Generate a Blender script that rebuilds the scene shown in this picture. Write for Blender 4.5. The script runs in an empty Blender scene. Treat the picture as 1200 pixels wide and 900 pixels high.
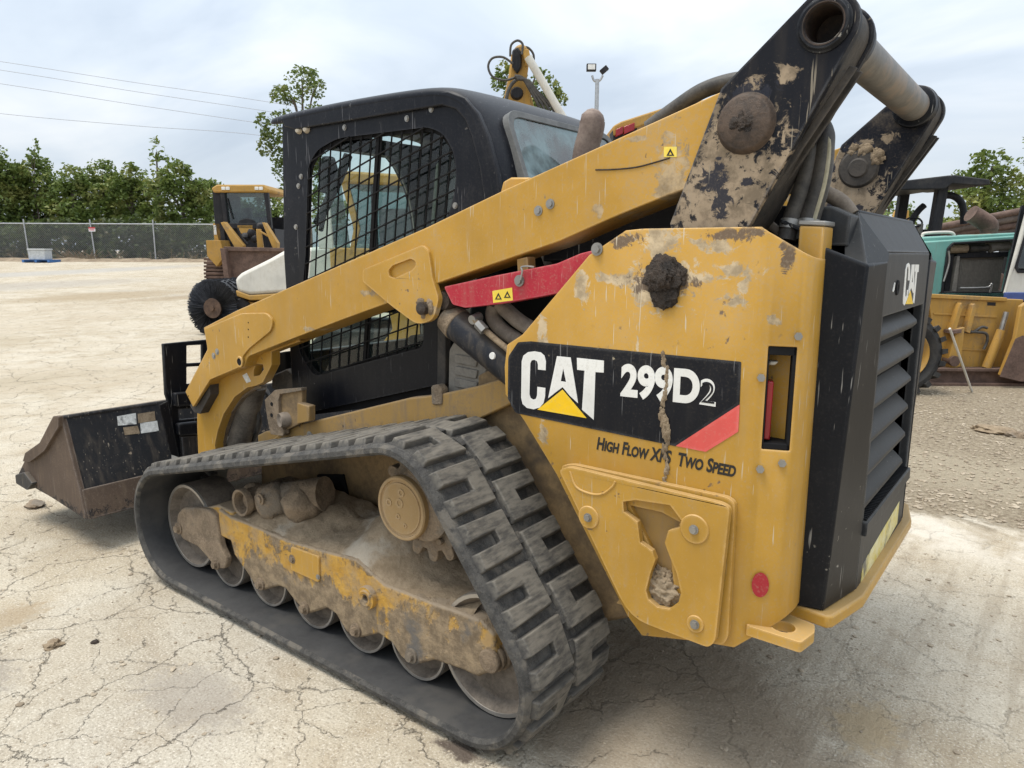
import bpy, bmesh, math, random
from mathutils import Vector, Matrix, noise as mnoise
from mathutils.geometry import tessellate_polygon
random.seed(7)
S = bpy.context.scene
COL = S.collection
rad = math.radians

# ------------------------------------------------------------------ camera
# world = loader axes: +X towards its bucket, +Y its left side, Z up; ground z = 0
FPX = 852.0                                   # focal length in pixels of the 1200 x 900 photograph
CAM = Vector((0.0, 2.47, 1.48))
_a = Vector((-535 - 600, 290 - 450, FPX)).normalized()
_b = Vector((1258 - 600, 299 - 450, FPX)); _b = (_b - _a * _a.dot(_b)).normalized()
_X, _Y = _a, -_b
_Z = _X.cross(_Y)
CR = Vector((_X[0], _Y[0], _Z[0])); CD = Vector((_X[1], _Y[1], _Z[1])); CF = Vector((_X[2], _Y[2], _Z[2]))
cam = bpy.data.objects.new('camera', bpy.data.cameras.new('camera'))
COL.objects.link(cam)
cam.data.sensor_width = 36.0
cam.data.lens = FPX * 36.0 / 1200.0
cam.data.clip_start = 0.05
cam.data.clip_end = 3000
cam.matrix_world = Matrix(((CR[0], -CD[0], -CF[0], CAM[0]), (CR[1], -CD[1], -CF[1], CAM[1]),
                           (CR[2], -CD[2], -CF[2], CAM[2]), (0, 0, 0, 1)))
S.camera = cam

# ------------------------------------------------------------------ world, sun, exposure
S.view_settings.view_transform = 'Standard'
S.view_settings.look = 'None'
S.view_settings.gamma = 1
S.view_settings.exposure = 1.0
SUN_EL, SUN_ROT = rad(70), rad(42)
W = bpy.data.worlds.new('World'); S.world = W; W.use_nodes = True
nt = W.node_tree; nt.nodes.clear()
def wn(t, **k):
    n = nt.nodes.new(t)
    for a, b in k.items(): setattr(n, a, b)
    return n
sky = wn('ShaderNodeTexSky', sky_type='NISHITA', sun_disc=False)
sky.sun_elevation = SUN_EL; sky.sun_rotation = SUN_ROT; sky.air_density = 1.0; sky.dust_density = 2.5
tc = wn('ShaderNodeTexCoord')
sep = wn('ShaderNodeSeparateXYZ'); nt.links.new(tc.outputs['Generated'], sep.inputs[0])
# cloud deck: noise sampled where the view ray meets a flat layer overhead
mx = wn('ShaderNodeMath', operation='MAXIMUM'); nt.links.new(sep.outputs['Z'], mx.inputs[0]); mx.inputs[1].default_value = 0.0
ad = wn('ShaderNodeMath', operation='ADD'); nt.links.new(mx.outputs[0], ad.inputs[0]); ad.inputs[1].default_value = 0.38
dv = wn('ShaderNodeVectorMath', operation='DIVIDE'); nt.links.new(tc.outputs['Generated'], dv.inputs[0]); nt.links.new(ad.outputs[0], dv.inputs[1])
mp = wn('ShaderNodeMapping'); nt.links.new(dv.outputs[0], mp.inputs['Vector']); mp.inputs['Scale'].default_value = (0.55, 0.8, 0.0); mp.inputs['Rotation'].default_value = (0, 0, 0.9); mp.inputs['Location'].default_value = (0.35, 1.2, 0)
nz = wn('ShaderNodeTexNoise'); nt.links.new(mp.outputs[0], nz.inputs['Vector']); nz.inputs['Scale'].default_value = 2.6; nz.inputs['Detail'].default_value = 6; nz.inputs['Roughness'].default_value = 0.52; nz.inputs['Distortion'].default_value = 0.5
cr = wn('ShaderNodeValToRGB'); nt.links.new(nz.outputs['Fac'], cr.inputs[0])
e = cr.color_ramp.elements
e[0].position = 0.36; e[0].color = (5.5, 6.3, 7.3, 1)
e[1].position = 0.66; e[1].color = (8.5, 8.9, 9.3, 1)
m_ = e.new(0.5); m_.color = (6.8, 7.55, 8.4, 1)
zen = wn('ShaderNodeMath', operation='MULTIPLY_ADD'); nt.links.new(mx.outputs[0], zen.inputs[0]); zen.inputs[1].default_value = 1.1; zen.inputs[2].default_value = 0.76
clz = wn('ShaderNodeVectorMath', operation='SCALE'); nt.links.new(cr.outputs[0], clz.inputs[0]); nt.links.new(zen.outputs[0], clz.inputs['Scale'])
mixc = wn('ShaderNodeMix', data_type='RGBA'); mixc.inputs['Factor'].default_value = 0.88
nt.links.new(sky.outputs[0], mixc.inputs['A']); nt.links.new(clz.outputs[0], mixc.inputs['B'])
bg = wn('ShaderNodeBackground'); nt.links.new(mixc.outputs['Result'], bg.inputs['Color']); bg.inputs['Strength'].default_value = 0.064
wo = wn('ShaderNodeOutputWorld'); nt.links.new(bg.outputs[0], wo.inputs['Surface'])
sl = bpy.data.lights.new('sun', 'SUN'); sl.energy = 1.5; sl.angle = rad(26); sl.color = (1.0, 0.94, 0.84)
sun = bpy.data.objects.new('sun', sl); COL.objects.link(sun)
# a veiled high sun ahead and to the left of the loader
sd = Vector((math.sin(SUN_ROT) * math.cos(SUN_EL), math.cos(SUN_ROT) * math.cos(SUN_EL), math.sin(SUN_EL)))
sun.rotation_euler = sd.to_track_quat('Z', 'Y').to_euler()

# ------------------------------------------------------------------ pixel rays (photograph pixels -> points on real planes)
def _ray(px, py): return CR * (px - 600) + CD * (py - 450) + CF * FPX
def PY(px, py, y): d = _ray(px, py); return CAM + d * ((y - CAM[1]) / d[1])
def PZ(px, py, z): d = _ray(px, py); return CAM + d * ((z - CAM[2]) / d[2])
def PX(px, py, x): d = _ray(px, py); return CAM + d * ((x - CAM[0]) / d[0])
def PD(px, py, dep): return CAM + _ray(px, py) * (dep / FPX)
def xz(pts, y): return [(p[0], p[2]) for p in (PY(a, b, y) for a, b in pts)]
def yz(pts, x): return [(p[1], p[2]) for p in (PX(a, b, x) for a, b in pts)]

# ------------------------------------------------------------------ materials
MATS = {}
def shader(name):
    m = bpy.data.materials.new(name); m.use_nodes = True
    nt = m.node_tree; b = nt.nodes['Principled BSDF']
    MATS[name] = m
    return m, nt, b
def nd(nt, t, **k):
    n = nt.nodes.new(t)
    for a, b in k.items(): setattr(n, a, b)
    return n
def noise(nt, vec, scale, detail=4, rough=0.55, dist=0.0):
    n = nd(nt, 'ShaderNodeTexNoise'); n.inputs['Scale'].default_value = scale; n.inputs['Detail'].default_value = detail
    n.inputs['Roughness'].default_value = rough; n.inputs['Distortion'].default_value = dist
    if vec is not None: nt.links.new(vec, n.inputs['Vector'])
    return n.outputs['Fac']
def ramp(nt, f, a, b, inv=False):
    r = nd(nt, 'ShaderNodeMapRange', interpolation_type='SMOOTHSTEP'); r.clamp = True
    nt.links.new(f, r.inputs['Value']); r.inputs['From Min'].default_value = a; r.inputs['From Max'].default_value = b
    if inv: r.inputs['To Min'].default_value = 1; r.inputs['To Max'].default_value = 0
    return r.outputs[0]
def math_(nt, op, a, b=None):
    n = nd(nt, 'ShaderNodeMath', operation=op)
    for i, v in enumerate((a, b)):
        if v is None: continue
        if isinstance(v, (int, float)): n.inputs[i].default_value = v
        else: nt.links.new(v, n.inputs[i])
    return n.outputs[0]
def mixc_(nt, f, a, b):
    n = nd(nt, 'ShaderNodeMix', data_type='RGBA')
    for k, v in (('Factor', f), ('A', a), ('B', b)):
        if isinstance(v, (int, float)): n.inputs[k].default_value = v
        elif isinstance(v, tuple): n.inputs[k].default_value = (*v, 1)
        else: nt.links.new(v, n.inputs[k])
    return n.outputs['Result']
def scaled(nt, vec, s, rot=(0, 0, 0)):
    m = nd(nt, 'ShaderNodeMapping'); m.inputs['Scale'].default_value = s; m.inputs['Rotation'].default_value = rot
    nt.links.new(vec, m.inputs['Vector']); return m.outputs[0]
def bump(nt, b, h, strength, dist):
    n = nd(nt, 'ShaderNodeBump'); n.inputs['Strength'].default_value = strength; n.inputs['Distance'].default_value = dist
    nt.links.new(h, n.inputs['Height']); nt.links.new(n.outputs[0], b.inputs['Normal'])
def objco(nt): return nd(nt, 'ShaderNodeTexCoord').outputs['Object']
def blotches(nt, vec, spots, wob=0.75, nscale=26):
    """soft irregular spots: (x, z, rx, rz) in object space, seen along Y"""
    n1 = noise(nt, vec, nscale, 7, 0.72, 0.6)
    tot = None
    sp = nd(nt, 'ShaderNodeSeparateXYZ'); nt.links.new(vec, sp.inputs[0])
    for (x, z, rx, rz) in spots:
        dx = math_(nt, 'DIVIDE', math_(nt, 'SUBTRACT', sp.outputs['X'], x), rx)
        dz = math_(nt, 'DIVIDE', math_(nt, 'SUBTRACT', sp.outputs['Z'], z), rz)
        d = math_(nt, 'SQRT', math_(nt, 'ADD', math_(nt, 'MULTIPLY', dx, dx), math_(nt, 'MULTIPLY', dz, dz)))
        d = math_(nt, 'ADD', d, math_(nt, 'MULTIPLY', math_(nt, 'SUBTRACT', n1, 0.5), wob * 6))
        f = ramp(nt, d, 0.62, 0.98, inv=True)
        tot = f if tot is None else math_(nt, 'MAXIMUM', tot, f)
    return tot

def painted(name, base, dust=(0.33, 0.27, 0.19), dustiness=0.5, rough=0.42, chips=0.35, chipcol=(0.09, 0.07, 0.06),
            updust=0.6, edge=1.0, spots=None, spotcol=None, spots2=None, spotcol2=None, scratch=0.5, scrcol=None, vary=0.16, streak=1.0):
    m, nt, b = shader(name); v = objco(nt)
    n1 = noise(nt, v, 2.2, 6, 0.6); n2 = noise(nt, v, 23, 5, 0.65); n3 = noise(nt, scaled(nt, v, (9, 9, 1.3)), 3.0, 5, 0.6)
    col = mixc_(nt, ramp(nt, n1, 0.3, 0.75), tuple(c * (1 - vary) for c in base), tuple(min(1, c * (1 + vary)) for c in base))
    # run-down dust streaks and blotches
    d1 = math_(nt, 'MULTIPLY', ramp(nt, n3, 0.45, 0.78), 0.55 * dustiness * streak)
    d2 = math_(nt, 'MULTIPLY', ramp(nt, math_(nt, 'ADD', math_(nt, 'MULTIPLY', n1, 0.7), math_(nt, 'MULTIPLY', n2, 0.3)), 0.52, 0.70), 0.75 * dustiness)
    g = nd(nt, 'ShaderNodeNewGeometry'); sp = nd(nt, 'ShaderNodeSeparateXYZ'); nt.links.new(g.outputs['Normal'], sp.inputs[0])
    up = math_(nt, 'MULTIPLY', ramp(nt, math_(nt, 'ADD', sp.outputs['Z'], math_(nt, 'MULTIPLY', n2, 0.4)), 0.5, 1.15), updust)
    d = math_(nt, 'MAXIMUM', math_(nt, 'MAXIMUM', d1, d2), up)
    col = mixc_(nt, d, col, dust)
    rg = math_(nt, 'ADD', math_(nt, 'MULTIPLY', d, 0.4), rough)
    if spots:
        f = math_(nt, 'MULTIPLY', blotches(nt, v, spots), 0.92); sc_ = spotcol or dust; col = mixc_(nt, f, col, mixc_(nt, ramp(nt, noise(nt, v, 17, 6, .7), .36, .62), tuple(c * .62 for c in sc_), tuple(min(1, c * 1.22) for c in sc_))); rg = math_(nt, 'MAXIMUM', rg, math_(nt, 'MULTIPLY', f, 0.85))
    if spots2:
        f = math_(nt, 'MULTIPLY', blotches(nt, v, spots2, 0.8, 30), 0.95); col = mixc_(nt, f, col, spotcol2); rg = math_(nt, 'MAXIMUM', rg, math_(nt, 'MULTIPLY', f, 0.8))
    # fine speckle of dust
    n6 = noise(nt, v, 140, 3, 0.6)
    col = mixc_(nt, math_(nt, 'MULTIPLY', ramp(nt, math_(nt, 'ADD', math_(nt, 'MULTIPLY', n6, 0.7), math_(nt, 'MULTIPLY', n1, 0.3)), 0.52, 0.66), (0.22 + 0.25 * dustiness) * (0.25 if max(base) < 0.06 else 1.0)), col, dust)
    # rubbed edges; the lighter colour also paints in edge highlights
    if edge:
        bv = nd(nt, 'ShaderNodeBevel', samples=4); bv.inputs['Radius'].default_value = 0.012
        dt = nd(nt, 'ShaderNodeVectorMath', operation='DOT_PRODUCT'); nt.links.new(bv.outputs[0], dt.inputs[0]); nt.links.new(g.outputs['Normal'], dt.inputs[1])
        ed = math_(nt, 'MULTIPLY', ramp(nt, dt.outputs['Value'], 0.88, 0.995, inv=True), ramp(nt, math_(nt, 'ADD', math_(nt, 'MULTIPLY', n2, .6), math_(nt, 'MULTIPLY', n1, .4)), 0.36, 0.56))
        col = mixc_(nt, math_(nt, 'MULTIPLY', ed, 0.75 * edge), col, tuple(min(0.8, c * 1.05 + 0.12) for c in base))
    # chips
    n4 = noise(nt, v, 38, 3, 0.5); n5 = noise(nt, v, 4.5, 2)
    ch = math_(nt, 'MULTIPLY', ramp(nt, n4, 0.70 - 0.05 * chips, 0.73), ramp(nt, n5, 0.52, 0.62))
    col = mixc_(nt, math_(nt, 'MULTIPLY', ch, min(1, chips * 2)), col, chipcol)
    if scratch:
        tot = None
        for k, (rot, sc) in enumerate((((0.2, 0.75, 0.1), (130, 130, 6)), ((0.9, 1.3, 0.4), (150, 150, 8)), ((0.3, -0.8, 0.2), (120, 120, 5)))):
            s_ = noise(nt, scaled(nt, v, sc, rot), 1.0, 2, 0.4)
            s_ = math_(nt, 'MULTIPLY', ramp(nt, s_, 0.70, 0.735), ramp(nt, noise(nt, v, 3.1 + k, 2), 0.47, 0.57))
            tot = s_ if tot is None else math_(nt, 'MAXIMUM', tot, s_)
        col = mixc_(nt, math_(nt, 'MULTIPLY', tot, scratch), col, scrcol or tuple(min(1, c * 0.6 + 0.22) for c in base))
    nt.links.new(col, b.inputs['Base Color']); nt.links.new(rg, b.inputs['Roughness'])
    b.inputs['Specular IOR Level'].default_value = 0.17 if max(base) < 0.06 else 0.3
    hb = math_(nt, 'ADD', math_(nt, 'ADD', math_(nt, 'MULTIPLY', n2, 0.25), math_(nt, 'MULTIPLY', n1, 1.2)), math_(nt, 'MULTIPLY', d, 0.6))
    bump(nt, b, math_(nt, 'SUBTRACT', hb, math_(nt, 'MULTIPLY', ch, 0.5)), 0.25, 0.004)
    return m
def rough_mat(name, c1, c2, scale=9, rough=0.9, bstr=0.6, bdist=0.012, c3=None, metallic=0.0):
    m, nt, b = shader(name); v = objco(nt)
    n1 = noise(nt, v, scale, 8, 0.65, 0.3); n2 = noise(nt, v, scale * 7, 6, 0.7)
    f = ramp(nt, math_(nt, 'ADD', math_(nt, 'MULTIPLY', n1, 0.65), math_(nt, 'MULTIPLY', n2, 0.35)), 0.36, 0.64)
    col = mixc_(nt, f, c1, c2)
    if c3: col = mixc_(nt, ramp(nt, noise(nt, v, scale * 0.45, 5, 0.6), 0.52, 0.64), col, c3)
    nt.links.new(col, b.inputs['Base Color']); b.inputs['Roughness'].default_value = rough; b.inputs['Metallic'].default_value = metallic
    bump(nt, b, math_(nt, 'ADD', n1, math_(nt, 'MULTIPLY', n2, 0.6)), bstr, bdist)
    return m
def plain(name, c, rough=0.5, metallic=0.0, spec=0.5, vary=0.12):
    m, nt, b = shader(name); v = objco(nt)
    n1 = noise(nt, v, 12, 5, 0.6)
    nt.links.new(mixc_(nt, ramp(nt, n1, 0.35, 0.7), tuple(k * (1 - vary) for k in c), tuple(min(1, k * (1 + vary)) for k in c)), b.inputs['Base Color'])
    b.inputs['Roughness'].default_value = rough; b.inputs['Metallic'].default_value = metallic; b.inputs['Specular IOR Level'].default_value = spec
    return m
def glass(name, tint, gloss=0.12, haze=0.0, hazecol=(0.5, 0.55, 0.55)):
    m, nt, b = shader(name); nt.nodes.remove(b); out = nt.nodes['Material Output']
    t = nd(nt, 'ShaderNodeBsdfTransparent'); t.inputs[0].default_value = (*tint, 1)
    gl = nd(nt, 'ShaderNodeBsdfGlossy'); gl.inputs['Roughness'].default_value = 0.04
    fr = nd(nt, 'ShaderNodeFresnel'); fr.inputs[0].default_value = 1.5
    mx = nd(nt, 'ShaderNodeMixShader'); bk_ = nd(nt, 'ShaderNodeNewGeometry').outputs['Backfacing']
    nt.links.new(math_(nt, 'MULTIPLY', math_(nt, 'ADD', fr.outputs[0], gloss), math_(nt, 'SUBTRACT', 1.0, bk_)), mx.inputs[0])
    nt.links.new(t.outputs[0], mx.inputs[1]); nt.links.new(gl.outputs[0], mx.inputs[2])
    last = mx.outputs[0]
    if haze:
        df = nd(nt, 'ShaderNodeBsdfDiffuse'); df.inputs[0].default_value = (*hazecol, 1)
        m2 = nd(nt, 'ShaderNodeMixShader'); v = objco(nt)
        nt.links.new(math_(nt, 'MULTIPLY', ramp(nt, noise(nt, v, 6, 5), 0.3, 0.75), haze), m2.inputs[0])
        nt.links.new(last, m2.inputs[1]); nt.links.new(df.outputs[0], m2.inputs[2]); last = m2.outputs[0]
    nt.links.new(last, out.inputs['Surface']); return m

YEL = (0.47, 0.262, 0.043)
TAN = (0.36, 0.29, 0.205)
RX = 1.9       # the loader's root stands at (RX, 0, 0): object space x = world x - RX
M_yel = painted('yellow_paint', YEL, TAN, 0.40, 0.38, 0.9, (0.16, 0.11, 0.07), updust=0.35, scrcol=(0.50, 0.42, 0.30))
M_yelarm = painted('arm_yellow_paint', YEL, TAN, 0.34, 0.36, 0.9, (0.16, 0.11, 0.07), updust=0.3, scratch=0.7, scrcol=(0.50, 0.42, 0.30),
                   spots=[(0.86 - RX, 1.66, 0.05, 0.16), (0.92 - RX, 1.575, 0.12, 0.025), (0.97 - RX, 1.78, 0.04, 0.008), (1.08 - RX, 1.60, 0.02, 0.02), (1.26 - RX, 1.64, .012, .012), (1.70 - RX, 1.285, .05, .02), (2.05 - RX, 1.33, .06, .012), (2.4 - RX, 1.175, .04, .01)], spotcol=(0.40, 0.30, 0.18))
M_yelpanel = painted('panel_yellow_paint', YEL, TAN, 0.28, 0.36, 1.0, (0.17, 0.12, 0.08), updust=0.3, scratch=0.9, scrcol=(0.52, 0.44, 0.32),
                     spots=[(0.87 - RX, 1.40, 0.10, 0.07), (0.87 - RX, 1.51, 0.07, 0.07), (0.77 - RX, 1.42, 0.09, 0.018), (0.98 - RX, 1.41, 0.09, 0.022), (0.66 - RX, 1.44, 0.055, 0.02), (0.66 - RX, 1.36, 0.035, 0.02), (0.72 - RX, 1.50, 0.05, 0.02), (1.10 - RX, 1.385, 0.025, 0.05), (1.235 - RX, 1.265, 0.022, 0.05), (0.64 - RX, 1.40, 0.02, 0.02), (0.565 - RX, 1.32, 0.014, 0.014), (1.23 - RX, 0.93, 0.02, 0.04), (0.92 - RX, 1.22, 0.006, 0.05)], spotcol=(0.44, 0.35, 0.23),
                     spots2=[(0.97 - RX, 1.515, 0.045, 0.022), (0.90 - RX, 1.405, 0.06, 0.03), (0.80 - RX, 1.405, 0.04, 0.02), (0.68 - RX, 1.525, 0.06, 0.016), (0.545 - RX, 1.49, 0.018, 0.06), (0.62 - RX, 1.535, 0.06, 0.014)], spotcol2=(0.12, 0.085, 0.06))
M_yeldirty = painted('dirty_yellow_paint', (0.36, 0.22, 0.07), (0.23, 0.17, 0.11), dustiness=1.4, rough=0.6, chips=0.9, updust=0.9, scratch=0.2)
def worn_frame():
    m, nt, b = shader('worn_frame_paint'); v = objco(nt)
    n1 = noise(nt, v, 4.2, 7, 0.68, 0.5); n2 = noise(nt, v, 19, 6, 0.7); n3 = noise(nt, scaled(nt, v, (14, 14, 2.5)), 2.0, 5, 0.65); n4 = noise(nt, v, 60, 3, 0.6)
    yel = mixc_(nt, ramp(nt, n2, 0.3, 0.7), (0.44, 0.235, 0.035), (0.56, 0.33, 0.075))
    mud = mixc_(nt, ramp(nt, n2, 0.36, 0.64), (0.165, 0.122, 0.078), (0.32, 0.24, 0.15))
    mud = mixc_(nt, ramp(nt, noise(nt, v, 6, 5, .6), 0.54, 0.66), mud, (0.14, 0.128, 0.115))
    sp = nd(nt, 'ShaderNodeSeparateXYZ'); nt.links.new(v, sp.inputs[0])
    f = math_(nt, 'ADD', math_(nt, 'ADD', math_(nt, 'MULTIPLY', n1, 0.75), math_(nt, 'MULTIPLY', n2, 0.22)), math_(nt, 'MULTIPLY', n3, 0.2))
    f = math_(nt, 'ADD', f, math_(nt, 'MULTIPLY', ramp(nt, sp.outputs['Z'], 0.20, 0.34), 0.13))     # the belly is scraped, the flank keeps its paint
    k = ramp(nt, f, 0.66, 0.72)
    yel = mixc_(nt, math_(nt, 'MULTIPLY', ramp(nt, noise(nt, v, 8, 6, 0.7), 0.42, 0.62), 0.6), yel, (0.33, 0.25, 0.16))
    col = mixc_(nt, k, mud, yel)
    col = mixc_(nt, math_(nt, 'MULTIPLY', ramp(nt, n4, 0.52, 0.7), 0.4), col, (0.20, 0.155, 0.105))
    g = nd(nt, 'ShaderNodeNewGeometry'); s2 = nd(nt, 'ShaderNodeSeparateXYZ'); nt.links.new(g.outputs['Normal'], s2.inputs[0])
    col = mixc_(nt, math_(nt, 'MULTIPLY', ramp(nt, math_(nt, 'ADD', s2.outputs['Z'], math_(nt, 'MULTIPLY', n2, .4)), 0.45, 0.9), 0.9), col, (0.31, 0.245, 0.175))
    nt.links.new(col, b.inputs['Base Color']); b.inputs['Roughness'].default_value = 0.75; b.inputs['Specular IOR Level'].default_value = 0.3
    bump(nt, b, math_(nt, 'ADD', math_(nt, 'MULTIPLY', n2, .8), math_(nt, 'SUBTRACT', math_(nt, 'MULTIPLY', n4, .5), math_(nt, 'MULTIPLY', k, .6))), 0.7, 0.008)
    return m
M_yelworn = worn_frame()
M_blk = painted('black_paint', (0.0065, 0.0075, 0.0105), (0.12, 0.11, 0.10), 0.08, 0.40, 0.6, (0.30, 0.28, 0.24), updust=0.12, edge=0.6, scratch=0.8, scrcol=(0.28, 0.27, 0.25))
M_blkdoor = painted('door_black_paint', (0.030, 0.032, 0.035), (0.13, 0.12, 0.105), 0.35, 0.45, 0.2, (0.25, 0.23, 0.2), updust=0.5, scratch=0.5, scrcol=(0.16, 0.15, 0.14))
M_blkcab = painted('cab_black_plastic', (0.007, 0.008, 0.012), (0.17, 0.16, 0.15), 0.06, 0.36, 0.15, (0.3, 0.28, 0.25), updust=0.10, edge=0.25, scratch=0.6, scrcol=(0.17, 0.17, 0.18))
M_blkplate = painted('muddy_black_plate', (0.009, 0.010, 0.015), (0.37, 0.29, 0.2), dustiness=0.5, streak=0.15, rough=0.5, chips=0.6, chipcol=(0.35, 0.28, 0.2), updust=0.35, scratch=0.7, scrcol=(0.3, 0.26, 0.2),
                     spots=[(0.70 - RX, 1.66, 0.15, 0.17), (0.74 - RX, 1.58, 0.17, 0.14), (0.58 - RX, 1.89, 0.03, 0.02), (0.655 - RX, 1.875, 0.035, 0.018), (0.76 - RX, 1.79, 0.05, 0.09)], spotcol=(0.31, 0.24, 0.165),
                     spots2=[(0.745 - RX, 1.665, 0.035, 0.045), (0.72 - RX, 1.60, 0.022, 0.05), (0.66 - RX, 1.855, 0.06, 0.03), (0.765 - RX, 1.80, 0.02, 0.03), (0.66 - RX, 1.65, 0.015, 0.012)], spotcol2=(0.025, 0.027, 0.038))
M_rub = rough_mat('track_rubber', (0.030, 0.029, 0.028), (0.085, 0.080, 0.072), 30, 0.85, 0.8, 0.008, c3=(0.125, 0.112, 0.094))
M_rubin = rough_mat('track_inner_rubber', (0.026, 0.026, 0.027), (0.042, 0.042, 0.042), 6, 0.7, 0.2, 0.003, c3=(0.055, 0.052, 0.048))
def lug_material():
    m, nt, b = shader('worn_lug_rubber'); v = objco(nt)
    st = noise(nt, scaled(nt, v, (70, 16, 70), (0.0, 0.0, 0.35)), 1.0, 5, 0.6); n2 = noise(nt, v, 9, 5, 0.65)
    g = nd(nt, 'ShaderNodeAttribute', attribute_name='tread'); 
    f = math_(nt, 'MULTIPLY', ramp(nt, math_(nt, 'ADD', math_(nt, 'MULTIPLY', st, 0.6), math_(nt, 'MULTIPLY', n2, 0.4)), 0.32, 0.62), math_(nt, 'ADD', math_(nt, 'MULTIPLY', g.outputs['Fac'], 0.88), 0.12))
    col = mixc_(nt, f, (0.040, 0.038, 0.036), (0.165, 0.149, 0.123))
    n3 = noise(nt, v, 45, 4, 0.6)
    col = mixc_(nt, math_(nt, 'MULTIPLY', ramp(nt, n3, 0.5, 0.75), 0.35), col, (0.11, 0.098, 0.082))
    nt.links.new(col, b.inputs['Base Color']); b.inputs['Roughness'].default_value = 0.8
    bump(nt, b, math_(nt, 'ADD', st, n3), 0.4, 0.003); return m
M_lug = lug_material()
M_mud = rough_mat('dry_mud', (0.22, 0.162, 0.100), (0.35, 0.27, 0.18), 8, 0.95, 0.7, 0.014, c3=(0.40, 0.345, 0.27))
M_mudplate = rough_mat('mud_caked_steel', (0.16, 0.118, 0.078), (0.30, 0.225, 0.15), 14, 0.9, 0.9, 0.012, c3=(0.20, 0.165, 0.125))
M_mudwet = rough_mat('greasy_mud', (0.014, 0.0095, 0.007), (0.065, 0.042, 0.027), 26, 0.6, 1.0, 0.02)
M_mudtan = rough_mat('tan_mud', (0.20, 0.145, 0.09), (0.34, 0.26, 0.17), 22, 0.92, 0.9, 0.012)
M_roller = rough_mat('roller_steel', (0.085, 0.068, 0.052), (0.19, 0.155, 0.12), 13, 0.7, 0.4, 0.004)
M_rim = plain('polished_rim_steel', (0.42, 0.39, 0.35), 0.42, 0.75)
M_steel = plain('bare_steel', (0.40, 0.39, 0.37), 0.4, 0.85)
M_pipe = rough_mat('galvanised_tube', (0.13, 0.122, 0.11), (0.20, 0.185, 0.165), 14, 0.5, 0.15, 0.001, c3=(0.25, 0.20, 0.155), metallic=0.3)
M_bolt = plain('bolt_steel', (0.30, 0.29, 0.27), 0.45, 0.6)
M_rust = rough_mat('rusty_steel', (0.045, 0.026, 0.018), (0.12, 0.072, 0.046), 11, 0.85, 0.5, 0.006)
M_greasy = rough_mat('greasy_brown_steel', (0.028, 0.018, 0.012), (0.090, 0.058, 0.038), 16, 0.65, 0.6, 0.006)
M_rustpipe = rough_mat('exhaust_rust', (0.15, 0.105, 0.085), (0.27, 0.205, 0.165), 13, 0.75, 0.4, 0.004)
M_red = painted('red_paint', (0.42, 0.022, 0.040), TAN, 0.3, 0.4, 0.3, (0.5, 0.4, 0.35), updust=0.2, scratch=0.4, scrcol=(0.6, 0.4, 0.38), spots=[(1.72 - RX, 1.275, 0.035, 0.05)], spotcol=(0.38, 0.32, 0.25))
M_hose = rough_mat('hose_rubber', (0.030, 0.028, 0.026), (0.085, 0.076, 0.064), 20, 0.6, 0.25, 0.003)
M_hoseprint = rough_mat('hose_print_tan', (0.30, 0.27, 0.18), (0.42, 0.38, 0.27), 60, 0.7, 0.1, 0.001)
M_hosetan = rough_mat('dusty_hose', (0.16, 0.13, 0.10), (0.26, 0.215, 0.17), 16, 0.8, 0.3, 0.003)
M_dark = plain('dark_void', (0.012, 0.012, 0.013), 0.85, spec=0.2)
M_boredark = rough_mat('bore_shade', (0.010, 0.008, 0.007), (0.05, 0.03, 0.02), 14, 0.7, 0.3, 0.004)  # near-black colour paints in the shade inside the pin bore
M_darkdirty = rough_mat('oily_dark_steel', (0.022, 0.020, 0.018), (0.065, 0.054, 0.044), 11, 0.7, 0.4, 0.006)
M_cyl = painted('cylinder_black_paint', (0.022, 0.024, 0.030), TAN, 0.35, 0.4, 0.4, (0.35, 0.3, 0.24), updust=0.3, scratch=0.5)
M_ramgrey = rough_mat('dusty_ram', (0.085, 0.073, 0.060), (0.20, 0.17, 0.135), 12, 0.8, 0.3, 0.004)
M_flange = rough_mat('mud_splashed_flange', (0.135, 0.092, 0.050), (0.30, 0.20, 0.095), 7, 0.8, 0.4, 0.006, c3=(0.095, 0.07, 0.045))
M_greybox = rough_mat('dusty_grey_casing', (0.17, 0.155, 0.135), (0.26, 0.24, 0.205), 13, 0.9, 0.3, 0.004)
M_glass = glass('tinted_cab_glass', (0.80, 0.88, 0.86), 0.0, 0.05, (0.30, 0.36, 0.35))
M_glassdark = glass('guard_darkened_glass', (0.10, 0.17, 0.165), 0.03, 0.10, (0.10, 0.14, 0.135))  # darkening by the unbuilt right window guard is put into the tint
M_glassrear = glass('rear_cab_glass', (0.30, 0.42, 0.43), 0.10, 0.95, (0.30, 0.40, 0.42))
M_decblk = painted('decal_black', (0.009, 0.010, 0.014), (0.3, 0.25, 0.18), 0.05, 0.35, 0.5, (0.45, 0.38, 0.26), updust=0, scratch=0.6, scrcol=(0.22, 0.22, 0.22))
M_decwht = painted('decal_white', (0.74, 0.73, 0.69), (0.5, 0.47, 0.4), 0.3, 0.4, 0.4, (0.35, 0.3, 0.25), updust=0, scratch=0.2)
M_decyel = painted('decal_yellow', (0.85, 0.52, 0.01), (0.5, 0.4, 0.2), 0.1, 0.4, 0.1, updust=0, scratch=0.1)
M_decred = painted('decal_red', (0.68, 0.10, 0.085), (0.5, 0.25, 0.2), 0.2, 0.4, 0.1, updust=0, scratch=0.3)
M_decink = plain('decal_ink', (0.012, 0.011, 0.010), 0.5)
M_sticker = rough_mat('worn_sticker', (0.50, 0.50, 0.47), (0.74, 0.74, 0.71), 40, 0.5, 0.1, 0.001, c3=(0.22, 0.22, 0.21))
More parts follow.
